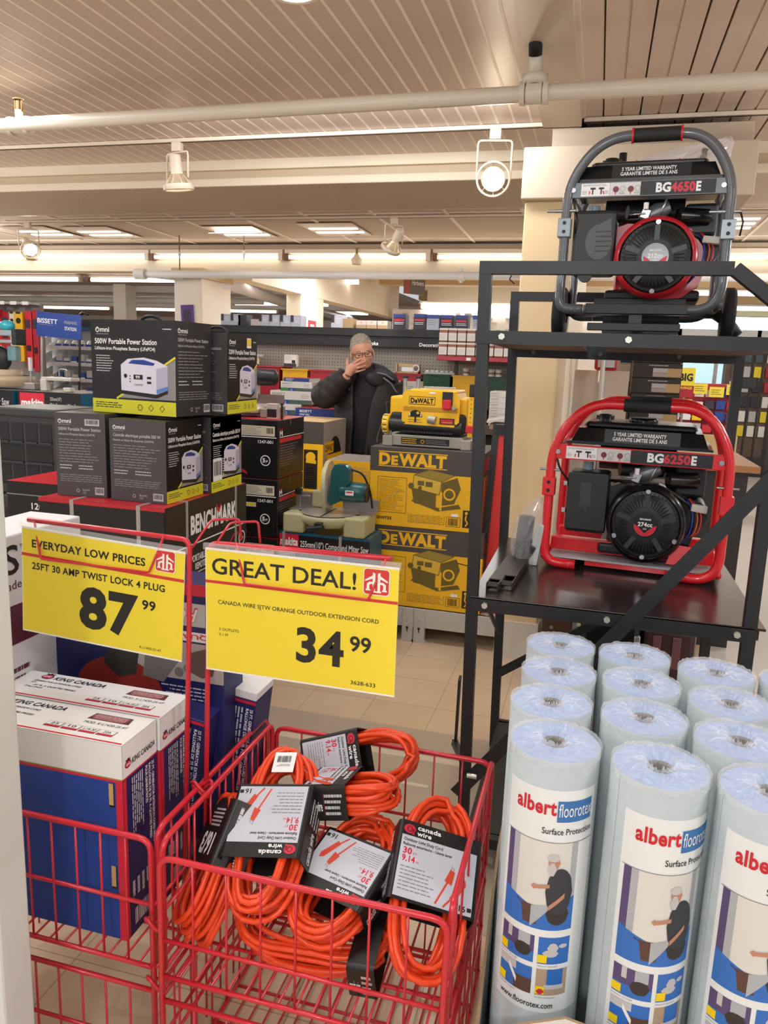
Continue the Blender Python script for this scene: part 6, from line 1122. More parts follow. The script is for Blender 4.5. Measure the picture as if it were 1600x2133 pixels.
# thin sanding paper boxes on the display table
q = MB(); q.bx(-2.9, -1.93, 5.62, 6.3, 1.12, 1.16, M_BRU); q.bx(-2.85, -1.98, 5.7, 6.25, 0, 1.12, M_GON); tag(q.build('display_table'), 'dark brown display table under the sanding boxes left of the man', 'table')
q = MB(); q.bx(-1.72, -.47, 5.95, 6.4, 1.12, 1.16, M_BRU); q.bx(-1.2, -.5, 5.5, 6.35, 1.12, 1.16, M_BRU); q.bx(-1.15, -.55, 5.6, 6.3, 0, 1.12, M_GON); q.bx(-1.7, -1.1, 6.0, 6.35, 0, 1.12, M_GON); tag(q.build('display_table'), 'dark brown display table behind the yellow planer', 'table')
M_SPW = mat('sanding_box_white', '#dedad2', .5); M_SPG = mat('sanding_box_green', '#3d8a3c', .45)
def sbox(lab, x, y, z, w_, h, style):
    b, f = carton(w_, .26, h, M_SPW, .003); F, R_ = f['front'], f['right']
    if style == 'w': b.text(F, 'BISSETT', w_*.05, h*.55, h*.22, GREY, w_*.32, .02); b.greek(F, w_*.05, h*.15, w_*.4, h*.4, 2, GREY, .3, .2); b.greek(F, w_*.75, h*.2, w_*.95, h*.7, 3, GREY, .3, .3)
    if style == 'g': b.rect(F, 0, 0, w_*.26, h, M_SPG, .0005); b.rect(F, w_*.26, 0, w_*.46, h, BLUE, .0005); b.rect(F, w_*.46, 0, w_, h, mat('box_grey_green', '#4c6058', .5), .0005); b.text(F, '[]', w_*.32, h*.2, h*.5, WHITE, w_*.06)
    if style == 'b': b.rect(F, 0, 0, w_, h, mat('box_royal_blue', '#253c8c', .45), .0005); b.text(F, 'BISSETT', w_*.10, h*.55, h*.25, WHITE, w_*.30, .03); b.text(F, 'STRIP DISC', w_*.10, h*.2, h*.2, WHITE, w_*.25, .02); b.rect(f['top'], 0, 0, w_, .26, M_BR, .0005)
    tag(b.build('sanding_box', None, (x, y, z)), lab, 'box', 'stacked sanding paper boxes')
for i, (x, z, w_, h, st, lab) in enumerate([(-2.37, 1.16, .28, .035, 'g', 'green striped sanding box at the bottom of the left stack'), (-2.40, 1.196, .24, .05, 'w', 'white sanding box second from the bottom of the left stack'), (-2.37, 1.247, .36, .03, 'g', 'wide green striped sanding box in the middle of the left stack'), (-2.37, 1.278, .36, .072, 'w', 'wide white sanding box in the middle of the left stack'), (-2.325, 1.351, .27, .022, 'g', 'narrow green striped sanding box near the top of the left stack'), (-2.325, 1.374, .27, .052, 'w', 'white sanding box near the top of the left stack'), (-2.325, 1.427, .22, .026, 'b', 'flat blue sanding box topmost of the left stack'), (-2.09, 1.16, .34, .07, 'b', 'blue sanding box with red top lying left of the man')]): sbox(lab, x, 5.95 if st != 'b' or i == 6 else 5.78, z, w_, h, st)
for i in range(6): sbox('white sanding box stacked behind the rack post, %s from the bottom' % pos[i], -.68, 5.98, 1.161+i*.043, .19, .042, 'w')
for i in range(3): sbox('sanding box behind the planer posts, %s from the bottom' % pos[i], -1.50, 6.1, 1.161+i*.10, .25, .098, ('w', 'g', 'w')[i])
q = MB(); q.box((-.62, 5.6, 1.24), (.26, .3, .012), M_SPW, 0, (.0, -.2, .1)); q.bx(-.72, -.52, 5.5, 5.8, 1.16, 1.2, mat('box_pinkish', '#cbb9b2'), .004); tag(q.build('display_board'), 'white slanted board on the display table left of the rack leg', 'board')
# left side: red tool wall, levels, sign, white shelving, saw cartons
t = thing('tool_wall', 'grey slat wall of hanging red tools behind the left mitre saw', 'shelving', (-4.9, 5.5, 0))
q = MB(); q.bx(-.6, .36, .12, .16, 0, 1.98, mat('slat_wall', '#8c8380', .6)); q.bx(-.6, .36, -.3, .16, 0, 1.12, M_BASE, .005); q.build('panel', t)
q = MB(); q.bx(-.6, .36, .0, .12, 1.965, 1.98, LGREY); q.build('top_rail', t)
for i, (x, w_, h, z, lab) in enumerate([(-5.03, .07, .30, 1.62, 'long red tool hanging leftmost on the tool wall'), (-4.94, .06, .22, 1.68, 'red tool on the tool wall, second from the left'), (-4.86, .07, .34, 1.58, 'red tool on the tool wall below the white tag'), (-4.78, .08, .30, 1.60, 'dark red tool left of the yellow levels'), (-4.555, .06, .46, 1.45, 'long dark red tool right of the yellow level'), (-4.49, .05, .50, 1.42, 'long red tool beside the blue sign')]):
    q = MB(); q.bx(-w_/2, w_/2, -.02, .02, 0, h, M_BINR if i % 2 else RED, .006); q.bx(-w_*.3, w_*.3, -.024, -.02, h*.3, h*.4, BLACK); q.bx(-w_*.35, w_*.35, -.023, -.02, h*.7, h*.85, M_BXD); q.bx(-.008, .008, -.01, .12, h-.02, h-.012, GREY); tag(q.build('hanging_tool', None, (x, 5.5, z)), lab, 'tool', 'red tools on the tool wall')
for i, (x, w_, m, lab) in enumerate([(-4.70, .05, CREAM, 'pale yellow level hanging left of the bright yellow one'), (-4.635, .075, M_BINY, 'bright yellow spirit level hanging on the tool wall')]):
    q = MB(); q.bx(-w_/2, w_/2, -.015, .015, 0, .40, m, .004); q.cyl((0, -.0155, .33), (0, -.017, .33), w_*.32, BLACK, 14); q.bx(-w_*.22, w_*.22, -.0165, -.015, .16, .2, BLACK); q.bx(-w_*.3, w_*.3, -.0165, -.015, .385, .40, BLACK); tag(q.build('spirit_level', None, (x, 5.48, 1.50), -.0), lab, 'level', 'spirit levels on the tool wall')
q = MB(); q.bx(-.045, .045, -.003, .003, 0, .10, mat('tag_pink', '#d9a7ad', .5)); q.bx(-.03, .03, -.0045, -.003, .05, .085, WHITE); q.bx(-.015, .0, -.006, -.004, .04, .06, BLACK); tag(q.build('price_tag', None, (-4.84, 5.42, 1.86)), 'pink and white price tag at the top of the tool wall', 'tag')
for i in range(5): q = MB(); q.bx(-.03, .03, -.004, .004, 0, .028, WHITE, .002); tag(q.build('shelf_ticket', None, (-5.0+i*.115, 5.44, 1.955)), 'white shelf ticket along the top of the tool wall, %s from the left' % pos[i], 'ticket', 'white tickets on the tool wall')
b = MB(); b.bx(0, .385, 0, .006, 0, .178, BLUE, .001); f = Fr((0, -.0003, 0), (1, 0, 0), (0, 0, 1)); b.text(f, 'BISSETT', .008, .098, .032, WHITE, .175, .02); b.rect(f, .02, .085, .15, .089, GREY, .0006); b.text(f, 'FINISHING', .24, .105, .022, LGREY, .11, -.005); b.text(f, 'STATION', .245, .06, .024, WHITE, .10, .02)
o = tag(b.build('shop_sign', None, (-4.07, 4.98, 1.705)), 'blue finishing station sign above the white shelving', 'sign'); o.rotation_euler = (0, .06, 0)
q = MB(); q.cyl((.03, .02, -1.69), (.03, .02, 0), .008, LGREY, 8); q.cyl((.36, .02, -1.68), (.36, .02, .19), .008, M_PLB, 8); q.tube([(.36, .02, .18), (.39, .02, .20), (.43, .02, .19)], .012, M_PLB, 6); q.build('sign_post', o)
M_WSH = mat('white_shelving', '#d5d2d6', .5); t = thing('white_display_shelves', 'white stepped display shelves below the blue sign', 'shelving', (-5.0, 6.5, 0))
q = MB(); q.bx(-.42, .5, .25, .3, 0, 1.80, M_WSH); q.bx(-.42, .5, -.1, .3, 0, 1.1, M_WSH); q.build('back_panel', t)
for z in (1.18, 1.32, 1.47, 1.62):
    q = MB(); q.bx(-.42, .5, -.12, .26, z, z+.012, WHITE); q.bx(-.06, .5, -.13, -.12, z-.006, z+.026, M_WSH)
    for x in (-.30, -.12): f = Fr((x, .2, z+.012), (0, -1, 0), (0, 0, 1)); q.prism(f, [(0, 0), (.3, 0), (.26, .03), (0, .12)], 0, .004, WHITE)
    q.build('shelf', t)
q = MB(); q.bx(-.42, .5, .0, .3, 1.80, 1.90, M_GON); q.bx(.2, .5, -.02, .0, 1.80, 1.83, M_TEAL); q.disc(Fr((.4, -.021, 1.865), (1, 0, 0), (0, 0, 1)), 0, 0, .04, LGREY, .001, 14, .02); q.build('header', t)
nb = 0
for zi, z in enumerate((1.192, 1.332, 1.482, 1.632)):
    for k in range(6):
        x = -4.98+k*.082; nb += 1; q = MB()
        if zi == 3: q.lathe([(.032, 0), (.034, .04), (.02, .07), (.001, .07)], mat('blister_clear', '#cfd0d8', .2), n=12); q.bx(-.03, .03, -.034, -.028, 0, .035, BLUE)
        else: q.bx(-.032, .032, -.03, .03, 0, .05+.02*((k+zi) % 3), (M_SPW, mat('abrasive_blue', '#33529a', .5), LGREY)[(k+zi) % 3], .003); q.bx(-.032, .032, -.0315, -.03, .012, .026, BLUE if (k+zi) % 3 != 1 else WHITE)
        tag(q.build('abrasive_pack', None, (x, 6.42, z)), 'small %s abrasive pack on the %s white shelf, %s from the left' % (('white', 'blue', 'grey')[(k+zi) % 3] if zi < 3 else 'clear blue', ('lowest', 'second', 'third', 'top')[zi], pos[k]), 'pack', 'abrasive packs on the white shelves')
def mk_carton(lab, loc, w_, d, h, front, rz=0):
    b, f = carton(w_, d, h, M_TEAL, .004, None, mat('carton_grey_top', '#8c8680', .5)); b.rect(f['front'], 0, h*.22, w_, h, M_BB, .0005); front(b, f['front']); tag(b.build('saw_carton', None, loc, rz), lab, 'carton', 'saw cartons at the far left')
mk_carton('black and teal saw carton at the left edge under the large mitre saw', (-4.02, 4.60, .9), .42, .4, .425, lambda b, f: b.text(f, 'Compound Miter Saw', .05, .325, .045, LGREY, .34, .015))
mk_carton('black and teal saw carton with red logo, left of the power station cartons', (-3.54, 4.62, .9), .50, .4, .425, lambda b, f: (b.rect(f, .02, .315, .215, .415, M_KR, .0008), b.text(f, 'makita', .028, .325, .05, WHITE, .18, .04, 'l', .0012, .15), b.text(f, '255mm(10")', .26, .37, .022, LGREY, .09, .01), b.text(f, 'Slide Compound Miter Saw', .26, .33, .024, LGREY, .22, .01)))
q = MB(); q.bx(-4.25, -3.25, 4.4, 4.85, 0, .9, M_GON, .005); tag(q.build('display_plinth'), 'dark plinth under the far left saw cartons', 'plinth')
t = thing('sliding_mitre_saw', 'large grey sliding mitre saw with a teal guard at the left edge', 'mitre saw', (-3.98, 4.58, 1.327))
q = MB(); q.lathe([(.17, .02), (.19, .05), (.19, .085), (.16, .09)], mat('saw_tan', '#b3a184', .4), (-.03, 0, 0), n=30); q.lathe([(.11, .09), (.11, .13), (.001, .13)], mat('saw_tan', '#b3a184'), (-.03, 0, 0), n=24); q.bx(-.25, .24, -.05, .15, 0, .05, M_MTAB, .008); q.build('base', t)
q = MB(); q.bx(-.2, .10, -.04, .04, .36, .40, M_STL, .006); q.bx(-.2, .10, -.04, .04, .31, .335, M_STL, .006); q.bx(.07, .11, -.05, .05, .30, .41, M_PLB, .008); q.bx(-.2, -.12, -.04, .06, .1, .42, mat('saw_cast', '#a29a93'), .01); q.build('slide_rails', t)
q = MB(); q.ell((.0, 0, .43), (.06, .04, .038), mat('saw_bright_teal', '#2f9fae', .3)); q.build('teal_cover', t); q = MB(); q.bx(.0, .075, -.02, .04, .19, .295, mat('clear_teal', '#6d98a0', .2, alpha=.7), .012); q.build('dust_bag', t)
q = MB(); q.lathe([(.09, -.03), (.1, .0), (.09, .03), (.001, .035)], M_PLB, (-.10, 0, .20), (.3, -1, 0), 24); q.build('blade_guard', t)
q = MB(); q.cyl((.20, -.03, .05), (.20, -.03, .16), .006, M_STL, 8); q.cyl((.20, -.03, .13), (.20, -.03, .22), .014, LGREY, 10); q.build('clamp', t)
t = thing('saw_extension', 'pale saw base and extension on the logo carton, left of the power stations', 'saw base', (-3.55, 4.55, 1.327))
q = MB(); q.bx(-.12, .12, -.04, .06, .07, .095, M_BASE, .006); q.bx(-.12, -.07, -.05, .0, 0, .08, M_BASE, .006); q.bx(.06, .12, -.05, .0, 0, .03, M_BASE, .006); q.tube(fillet([(.0, .0, .09), (.0, .0, .15), (.06, .0, .15), (.06, 0, .09)], .01, 3), .005, M_STL, 6); q.build('frame', t)
for i in range(3): q = MB(); q.lathe([(.02, 0), (.028, .04), (.022, .11), (.012, .14)], mat('pale_bottle', '#b5aba2', .5), n=12); tag(q.build('glue_bottle', None, (-4.72+i*.09, 5.38, 1.13)), 'pale bottle under the yellow level, %s from the left' % pos[i], 'bottle', 'pale bottles below the tool wall')
# purple sign on the wide cream column, aisle sign
b = MB(); b.bx(-.075, .075, -.006, 0, 0, .24, mat('sign_purple', '#5c3a86', .45), .002); b.bx(-.045, .04, -.008, -.006, .06, .19, mat('sign_dark', '#3a2f47', .5)); b.bx(-.01, .04, -.0085, -.007, .035, .05, WHITE); o = tag(b.build('notice', None, (-4.29, 7.612, 1.89)), 'purple notice on the wide cream column above the power station cartons', 'sign'); o.rotation_euler = (0, -.05, 0)
b = MB(); b.bx(0, .42, -.01, .01, 0, .34, mat('aisle_sign_grey', '#756f68', .5)); b.bx(0, .10, -.012, -.010, 0, .34, mat('aisle_sign_red', '#b2574c', .5)); b.text(Fr((0, -.0125, 0), (1, 0, 0), (0, 0, 1)), 'Hardware', .15, .14, .07, WHITE, .24, .02); b.disc(Fr((.05, -.0125, .25), (1, 0, 0), (0, 0, 1)), 0, 0, .03, mat('printed_cream', '#d8b9a0', .5), .001, 12); b.cyl((.05, 0, .34), (.05, 0, .60), .004, GREY, 6); b.cyl((.37, 0, .34), (.37, 0, .60), .004, GREY, 6)
o = tag(b.build('aisle_sign', None, (-3.0, 11.9, 2.66), .95), 'grey and red Hardware aisle sign hanging near the cream bulkhead', 'sign')
# bright goods wall beyond the shelf run
q = MB(); q.bx(-3.7, 1.2, 13.9, 14.0, 1.4, 2.56, mat('white_goods_wall', '#f3efe9', .5)); tag(q.build('white_goods_wall'), 'bright white wall of goods beyond the shelf run', 'shelving')
q = MB()
for k in range(60): x = random.uniform(-3.6, -1.0); z = random.uniform(1.95, 2.5); q.bx(x, x+random.uniform(.05, .16), 13.86, 13.9, z, z+random.uniform(.02, .05), random.choice((LGREY, WHITE, CREAM, GREY)))
tag(q.build('hanging_goods'), 'small pale goods hanging on the bright white wall', 'goods', None, 'stuff')
# far left aisle goods
for i in range(7):
    x = -13.5+i*1.25; b = MB(); b.bx(-.5, .5, -.3, .3, 0, 1.85, (M_BASE, LGREY)[i % 2], .01)
    for z in (.5, .95, 1.4): b.bx(-.48, .48, -.42, -.3, z, z+.03, WHITE); 
    for k in range(14): xx = -.45+(k % 7)*.13; z = (.53, 1.43)[k // 7]; b.bx(xx, xx+.11, -.40, -.31, z, z+.22, random.choice((BLUE, WHITE, LGREY, M_BXD, M_BINR)))
    tag(b.build('aisle_shelf', None, (x, 12.0, 0)), 'distant stocked shelf unit in the far left aisles, %s from the left' % pos[i], 'shelving', 'distant shelf units')
# ---- right side beyond the rack
b = MB(); b.bx(-.15, .0, 0, .03, 0, 1.60, mat('sample_board', '#cfc2b4', .5)); b.bx(.02, .19, -.03, .0, 0, 1.60, mat('sample_board', '#cfc2b4')); tag(b.build('sample_boards', None, (0, 5.25, 0)), 'pale sample boards beside the chrome pole', 'board')
q = MB(); q.cyl((0, 0, 0), (0, 0, 1.72), .016, mat('chrome_pole', '#d8d2c6', .2, metal=.8), 14); q.cyl((0, 0, 1.68), (0, 0, 1.74), .024, M_STL, 14); tag(q.build('chrome_pole', None, (.022, 5.0, 0)), 'chrome pole behind the red generator\'s handle', 'pole')
M_FLB = mat('flooring_carton', '#332d2a', .5)
for i in range(6):
    b, f = carton(.34, .5, .108, M_FLB, .003); F = f['front']; b.greek(F, .11, .086, .25, .095, 1, LGREY, .7, .1); b.rect(F, .14, .04, .24, .072, LGREY, .0006); b.rect(F, .24, .01, .335, .072, M_KRAFT, .0006); b.rect(F, .14, .01, .24, .038, mat('photo_grey', '#b5aaa5'), .0008)
    tag(b.build('flooring_carton', None, (.41, 6.25, 1.12+i*.110)), 'dark flooring carton in the stack behind the red generator, %s from the bottom' % pos[i], 'carton', 'stacked dark flooring cartons')
q = MB(); q.bx(.10, .62, 6.0, 6.6, 0, 1.12, M_FLB, .004); tag(q.build('flooring_pallet'), 'lower block of dark flooring cartons', 'pallet')
b = MB(); b.bx(.08, .22, 6.02, 6.2, 1.12, 1.45, M_FLB, .003); b.rect(Fr((.08, 6.0195, 1.12), (1, 0, 0), (0, 0, 1)), .03, .2, .12, .3, M_KRAFT, .0006); b.rect(Fr((.08, 6.0195, 1.12), (1, 0, 0), (0, 0, 1)), .03, .06, .12, .15, LGREY, .0006); tag(b.build('flooring_sample'), 'dark flooring sample box left of the flooring stack', 'box')
b = MB(); b.bx(-.02, .16, 0, .02, .0, .9, mat('yellow_tool_card', '#ece4d2', .5)); b.bx(.02, .08, -.03, 0, .3, .42, M_BINY, .01); b.bx(.09, .14, -.03, 0, .3, .4, M_BXD, .01); b.bx(.03, .13, -.01, 0, .55, .75, mat('box_royal_blue', '#253c8c')); tag(b.build('tool_card', None, (.13, 6.5, 1.12)), 'cream card with small black and yellow tools behind the rack', 'card')
b = MB(); b.bx(-.07, .07, 0, .12, 0, .13, M_BINR, .02); b.bx(-.05, .05, -.01, 0, .02, .12, LGREY); tag(b.build('hanging_reel', None, (.04, 5.012, 1.60)), 'dark red reel with pale front at the top of the chrome pole', 'reel')
# entrance doors, goods wall with yellow tickets, gate
M_GLS = mat('door_glass', '#cfe4f2', .05, alpha=.25); M_DOORF = mat('door_frame_white', '#e9ecee', .4); M_SKY = mat('daylight_outside', '#bfe0f2', .5, emit=1.3)
t = thing('door_1', 'white framed glass entrance doors in the far right', 'door', (2.13, 16.0, 0)); t.scale = (1.33, 1, 1.06); t['kind'] = 'structure'
q = MB()
for x in (-.55, -.02, .5, 1.05): q.bx(x, x+.05, 0, .05, 0, 2.3, M_DOORF)
q.bx(-.55, 1.1, 0, .05, 2.0, 2.3, M_DOORF); q.bx(-.55, 1.1, 0, .05, 0, .25, M_DOORF); q.bx(-.55, 1.1, 0, .05, 1.02, 1.06, M_DOORF); q.build('frame', t)
q = MB(); q.bx(-.5, 1.05, .02, .026, .25, 2.0, M_GLS); q.build('glass', t)
q = MB(); q.bx(-1.2, 2.2, 1.5, 1.52, .1, 2.6, M_SKY); q.build('outside', t)
t = thing('impulse_shelf', 'wall of small packaged goods with yellow price tickets near the entrance', 'shelving', (1.4, 9.3, 0))
q = MB(); q.bx(-.6, .12, 0, .3, 0, 1.5, M_BINR, .01); q.bx(-.6, .12, -.2, 0, .0, .95, M_KRAFT, .01); q.bx(-.6, .12, -.06, 0, 1.12, 1.14, LGREY); q.build('unit', t)
for i in range(4): q = MB(); q.bx(0, .15, 0, .004, 0, .11, M_SY); q.greek(Fr((0, -.0005, 0), (1, 0, 0), (0, 0, 1)), .02, .02, .13, .09, 3, BLACK, .25, .3); tag(q.build('yellow_ticket', None, (.84+i*.17, 9.14-i*.01, 1.36+.03*(i % 2) if i < 5 else 1.14)), 'yellow price ticket on the goods wall near the entrance, %s from the left' % pos[i], 'ticket', 'yellow tickets near the entrance')
for r_ in range(4):
    for k in range(6):
        q = MB(); q.bx(-.05, .05, -.03, .0, 0, random.uniform(.07, .11), random.choice((M_BINR, M_KR, WHITE, M_BXD, BLUE, YEL, LGREY)), .006); tag(q.build('goods_packet', None, (.86+k*.115, 9.22, .965+r_*.13)), 'small packet on the goods wall, %s row up, %s from left' % (pos[r_], (pos+['ninth', 'tenth', 'eleventh'])[k]), 'packet', 'packets on the goods wall')
b = MB(); b.bx(0, .17, 0, .006, 0, .30, M_SY); b.bx(0, .17, -.002, 0, .0, .12, M_BINR); b.text(Fr((0, -.0025, 0), (1, 0, 0), (0, 0, 1)), 'BIG', .02, .17, .07, BLACK, .13, .04); b.text(Fr((0, -.0025, 0), (1, 0, 0), (0, 0, 1)), 'SAVINGS', .02, .085, .025, M_SY, .13, .02); b.cyl((.085, .016, -1.36), (.085, .012, .28), .01, GREY, 8); tag(b.build('savings_sign', None, (.78, 8.5, 1.36)), 'yellow and red BIG savings sign beside the flooring cartons', 'sign')
t = thing('security_gate', 'black barred gate at the right edge behind the rack', 'gate', (2.77, 13.5, 0)); t.scale = (1.85, 1, 1); q = MB()
for k in range(9): q.cyl((-.32+k*.085, 0, .12), (-.32+k*.085, 0, 1.95), .009, M_PLB, 6)
q.bx(-.36, .4, -.02, .02, 1.93, 1.98, M_PLB); q.bx(-.36, .4, -.02, .02, .10, .16, M_PLB); q.build('bars', t); q = MB(); q.bx(-.30, -.18, -.04, -.01, 1.40, 1.58, M_PLB, .01); q.build('lock_box', t)
q = MB(); q.bx(-.36, .4, -.05, .3, .0, .30, M_GON, .01); q.build('lower_panel', t)
q = MB(); q.bx(2.15, 4.4, 14.8, 15.2, 0, 2.1, mat('goods_brown', '#6a5a4c', .6), .01); 
tag(q.build('goods_rack'), 'brown goods rack behind the black gate', 'shelving')
for r_ in range(6):
    for k in range(8): q = MB(); q.bx(-.075, .075, -.05, .0, 0, .19, random.choice((M_BINR, mat('goods_slate', '#4a5a66', .5), WHITE, M_SY, M_BXD, LGREY)), .01); tag(q.build('goods_packet', None, (2.30+k*.185, 14.79, .55+r_*.255)), 'packet behind the black gate, %s row up, %s from left' % (pos[r_], pos[k]), 'packet', 'packets behind the gate')
q = MB(); q.bx(.25, .875, 4.75, 5.6, 0, 1.06, mat('counter_dark', '#2c2828', .4), .005); o = tag(q.build('service_counter'), 'dark service counter with wooden top behind the red generator', 'counter'); q = MB(); q.bx(.22, .925, 4.70, 5.65, 1.06, 1.10, mat('counter_wood', '#a8764a', .4), .004); q.build('wooden_top', o)
q = MB(); q.bx(-.17, .0, 3.75, 4.05, 0, .42, mat('cabinet_brown', '#4a3428', .3), .006); q.cyl((-.12, 3.745, .34), (-.12, 3.74, .34), .01, M_STL, 8); q.bx(-.02, .0, 3.74, 3.75, 0, .42, M_STL); tag(q.build('small_cabinet'), 'small dark brown cabinet under the lower rack shelf', 'cabinet')
q = MB(); q.bx(.02, .30, 3.7, 4.1, 0, .46, M_PLG, .03); q.bx(.31, .56, 3.75, 4.1, 0, .40, mat('tool_case_maroon', '#3a2226', .3), .03); q.bx(.36, .40, 3.74, 3.75, .2, .36, mat('case_maroon_light', '#6a4448', .3), .004); q.bx(.45, .49, 3.74, 3.75, .2, .36, mat('case_maroon_light', '#6a4448'), .004); q.bx(.27, .30, 3.69, 3.72, .28, .36, M_STL, .006); tag(q.build('tool_case'), 'glossy black and maroon tool cases under the lower rack shelf', 'tool case')
# ================================================================== THE MAN
def remesh(o, vox, it=3):
    m = o.modifiers.new('r', 'REMESH'); m.mode = 'VOXEL'; m.voxel_size = vox; m.use_smooth_shade = True
    s = o.modifiers.new('s', 'SMOOTH'); s.factor = .5; s.iterations = it
    dg = bpy.context.evaluated_depsgraph_get(); dg.update(); me = bpy.data.meshes.new_from_object(o.evaluated_get(dg)); mats = list(o.data.materials)
    o.modifiers.clear(); o.data = me
    if not me.materials:
        for k in mats: me.materials.append(k)
    return o
M_SKIN = mat('skin', '#d39a80', .45, noise=.04, nscale=40); M_HAIR = mat('grey_hair', '#a09284', .6, noise=.25, nscale=60); M_COAT = mat('coat_black', '#221d1f', .6, noise=.05, nscale=14, bump=.25, bscale=30); M_SWT = mat('sweater_black', '#141112', .75); M_TRS = mat('trousers_dark', '#22242b', .7); M_SHOE = mat('shoe_black', '#161414', .4)
man = thing('person', 'man in a black coat and glasses holding his hand over his mouth', 'person', (-1.700, 5.60, 0))
man.rotation_euler = (0, 0, math.radians(13)); man.scale = (1.045, 1.045, 1.0)
def mm(cx, cy, y=0.): return V(((640+cx/7.11-745)*.0034, y, 1.6-(660+cy/7.11-755)*.0034))
HR = Matrix.Rotation(math.radians(-9), 4, 'Y') @ Matrix.Rotation(math.radians(10), 4, 'X') @ Matrix.Rotation(math.radians(9), 4, 'Z')
HC = Matrix.Translation(V((-.012, -.03, 1.672))) @ HR
q = MB(); q.M = HC
q.ell((0, .018, .022), (.077, .098, .100), M_SKIN, 24, 16); q.ell((0, -.022, -.045), (.064, .070, .078), M_SKIN, 20, 14); q.ell((0, -.052, -.092), (.036, .030, .028), M_SKIN); q.ell((0, -.022, -.085), (.056, .055, .040), M_SKIN)
q.ell((0, -.078, .012), (.052, .014, .012), M_SKIN); q.ell((0, -.090, -.030), (.011, .016, .030), M_SKIN, rot=(-.35, 0, 0)); q.ell((0, -.104, -.046), (.015, .013, .012), M_SKIN)
for s_ in (1, -1):
    q.ell((s_*.014, -.096, -.050), (.009, .010, .008), M_SKIN); q.ell((s_*.040, -.068, -.036), (.022, .018, .018), M_SKIN); q.ell((s_*.077, .018, -.018), (.009, .018, .032), M_SKIN, rot=(-.2, 0, s_*.3)); q.ell((s_*.031, -.080, -.004), (.015, .008, .008), M_SKIN)
q.ell((0, -.085, -.072), (.024, .012, .007), M_SKIN); q.ell((0, -.083, -.081), (.021, .012, .007), M_SKIN)
q.M = None
q.tube([(-.01, -.02, 1.62), (.015, .01, 1.52), (.03, .02, 1.42)], .055, M_SKIN, 14)
q.tube([(.03, .03, 1.46), (.04, .03, 1.25), (.04, .03, 1.0), (.04, .03, .88)], .1, M_SKIN, 14, rs=[.09, .135, .13, .12])
for s_ in (1, -1): q.tube([(.04+s_*.09, .03, .92), (.04+s_*.10, .01, .5), (.04+s_*.10, .04, .09)], .07, M_SKIN, 12, rs=[.085, .06, .042]); q.ell((.04+s_*.10, -.03, .05), (.04, .10, .035), M_SKIN)
# raised right arm and its hand over the mouth
sh, el, wr = V((-.165, .02, 1.475)), V((-.262, -.12, 1.335)), mm(545, 890, -.215)
q.tube([sh, (sh+el)/2, el, (el+wr)/2, wr], .05, M_SKIN, 12, rs=[.055, .05, .042, .037, .029])
palm = [mm(550, 880, -.215), mm(585, 800, -.215), mm(630, 745, -.200)]
q.tube(palm, .03, M_SKIN, 12, rs=[.026, .034, .030]); q.tube([mm(575, 850, -.205), mm(640, 790, -.195)], .024, M_SKIN, 10)
for pts, r in (([(612, 715, -.200), (668, 672, -.192), (715, 640, -.172), (748, 622, -.158)], .0085), ([(630, 755, -.204), (700, 712, -.196), (762, 682, -.172), (800, 668, -.155)], .0088), ([(640, 795, -.204), (705, 765, -.196), (768, 742, -.172), (806, 730, -.155)], .0085), ([(636, 838, -.202), (700, 820, -.192), (752, 802, -.172), (788, 790, -.156)], .0075), ([(570, 800, -.215), (545, 740, -.215), (537, 690, -.205), (541, 645, -.200)], .0108)):
    q.tube([mm(*p) for p in pts], r, M_SKIN, 10, rs=[r*1.12, r*1.04, r*.98, r*.78]); q.ell(mm(*pts[-1]), (r*.75, r*.75, r*.75), M_SKIN, 10, 8)
# lowered left arm and hand
ls, le, lw = V((.215, .03, 1.46)), V((.275, .06, 1.18)), V((.235, -.04, .94))
q.tube([ls, (ls+le)/2, le, (le+lw)/2, lw], .05, M_SKIN, 12, rs=[.055, .05, .042, .037, .029]); q.tube([lw, lw+V((-.005, -.02, -.05)), lw+V((-.01, -.03, -.09))], .03, M_SKIN, 10, rs=[.027, .036, .032])
for k in range(4): b0 = lw+V((-.035+k*.018, -.035, -.085)); q.tube([b0, b0+V((0, -.012, -.035)), b0+V((0, -.008, -.065)), b0+V((0, .004, -.085))], .009, M_SKIN, 8, rs=[.010, .0095, .009, .007])
b0 = lw+V((-.035, -.02, -.03)); q.tube([b0, b0+V((-.025, -.02, -.03)), b0+V((-.028, -.025, -.06))], .010, M_SKIN, 8)
remesh(q.build('body', man), .0036, 1)
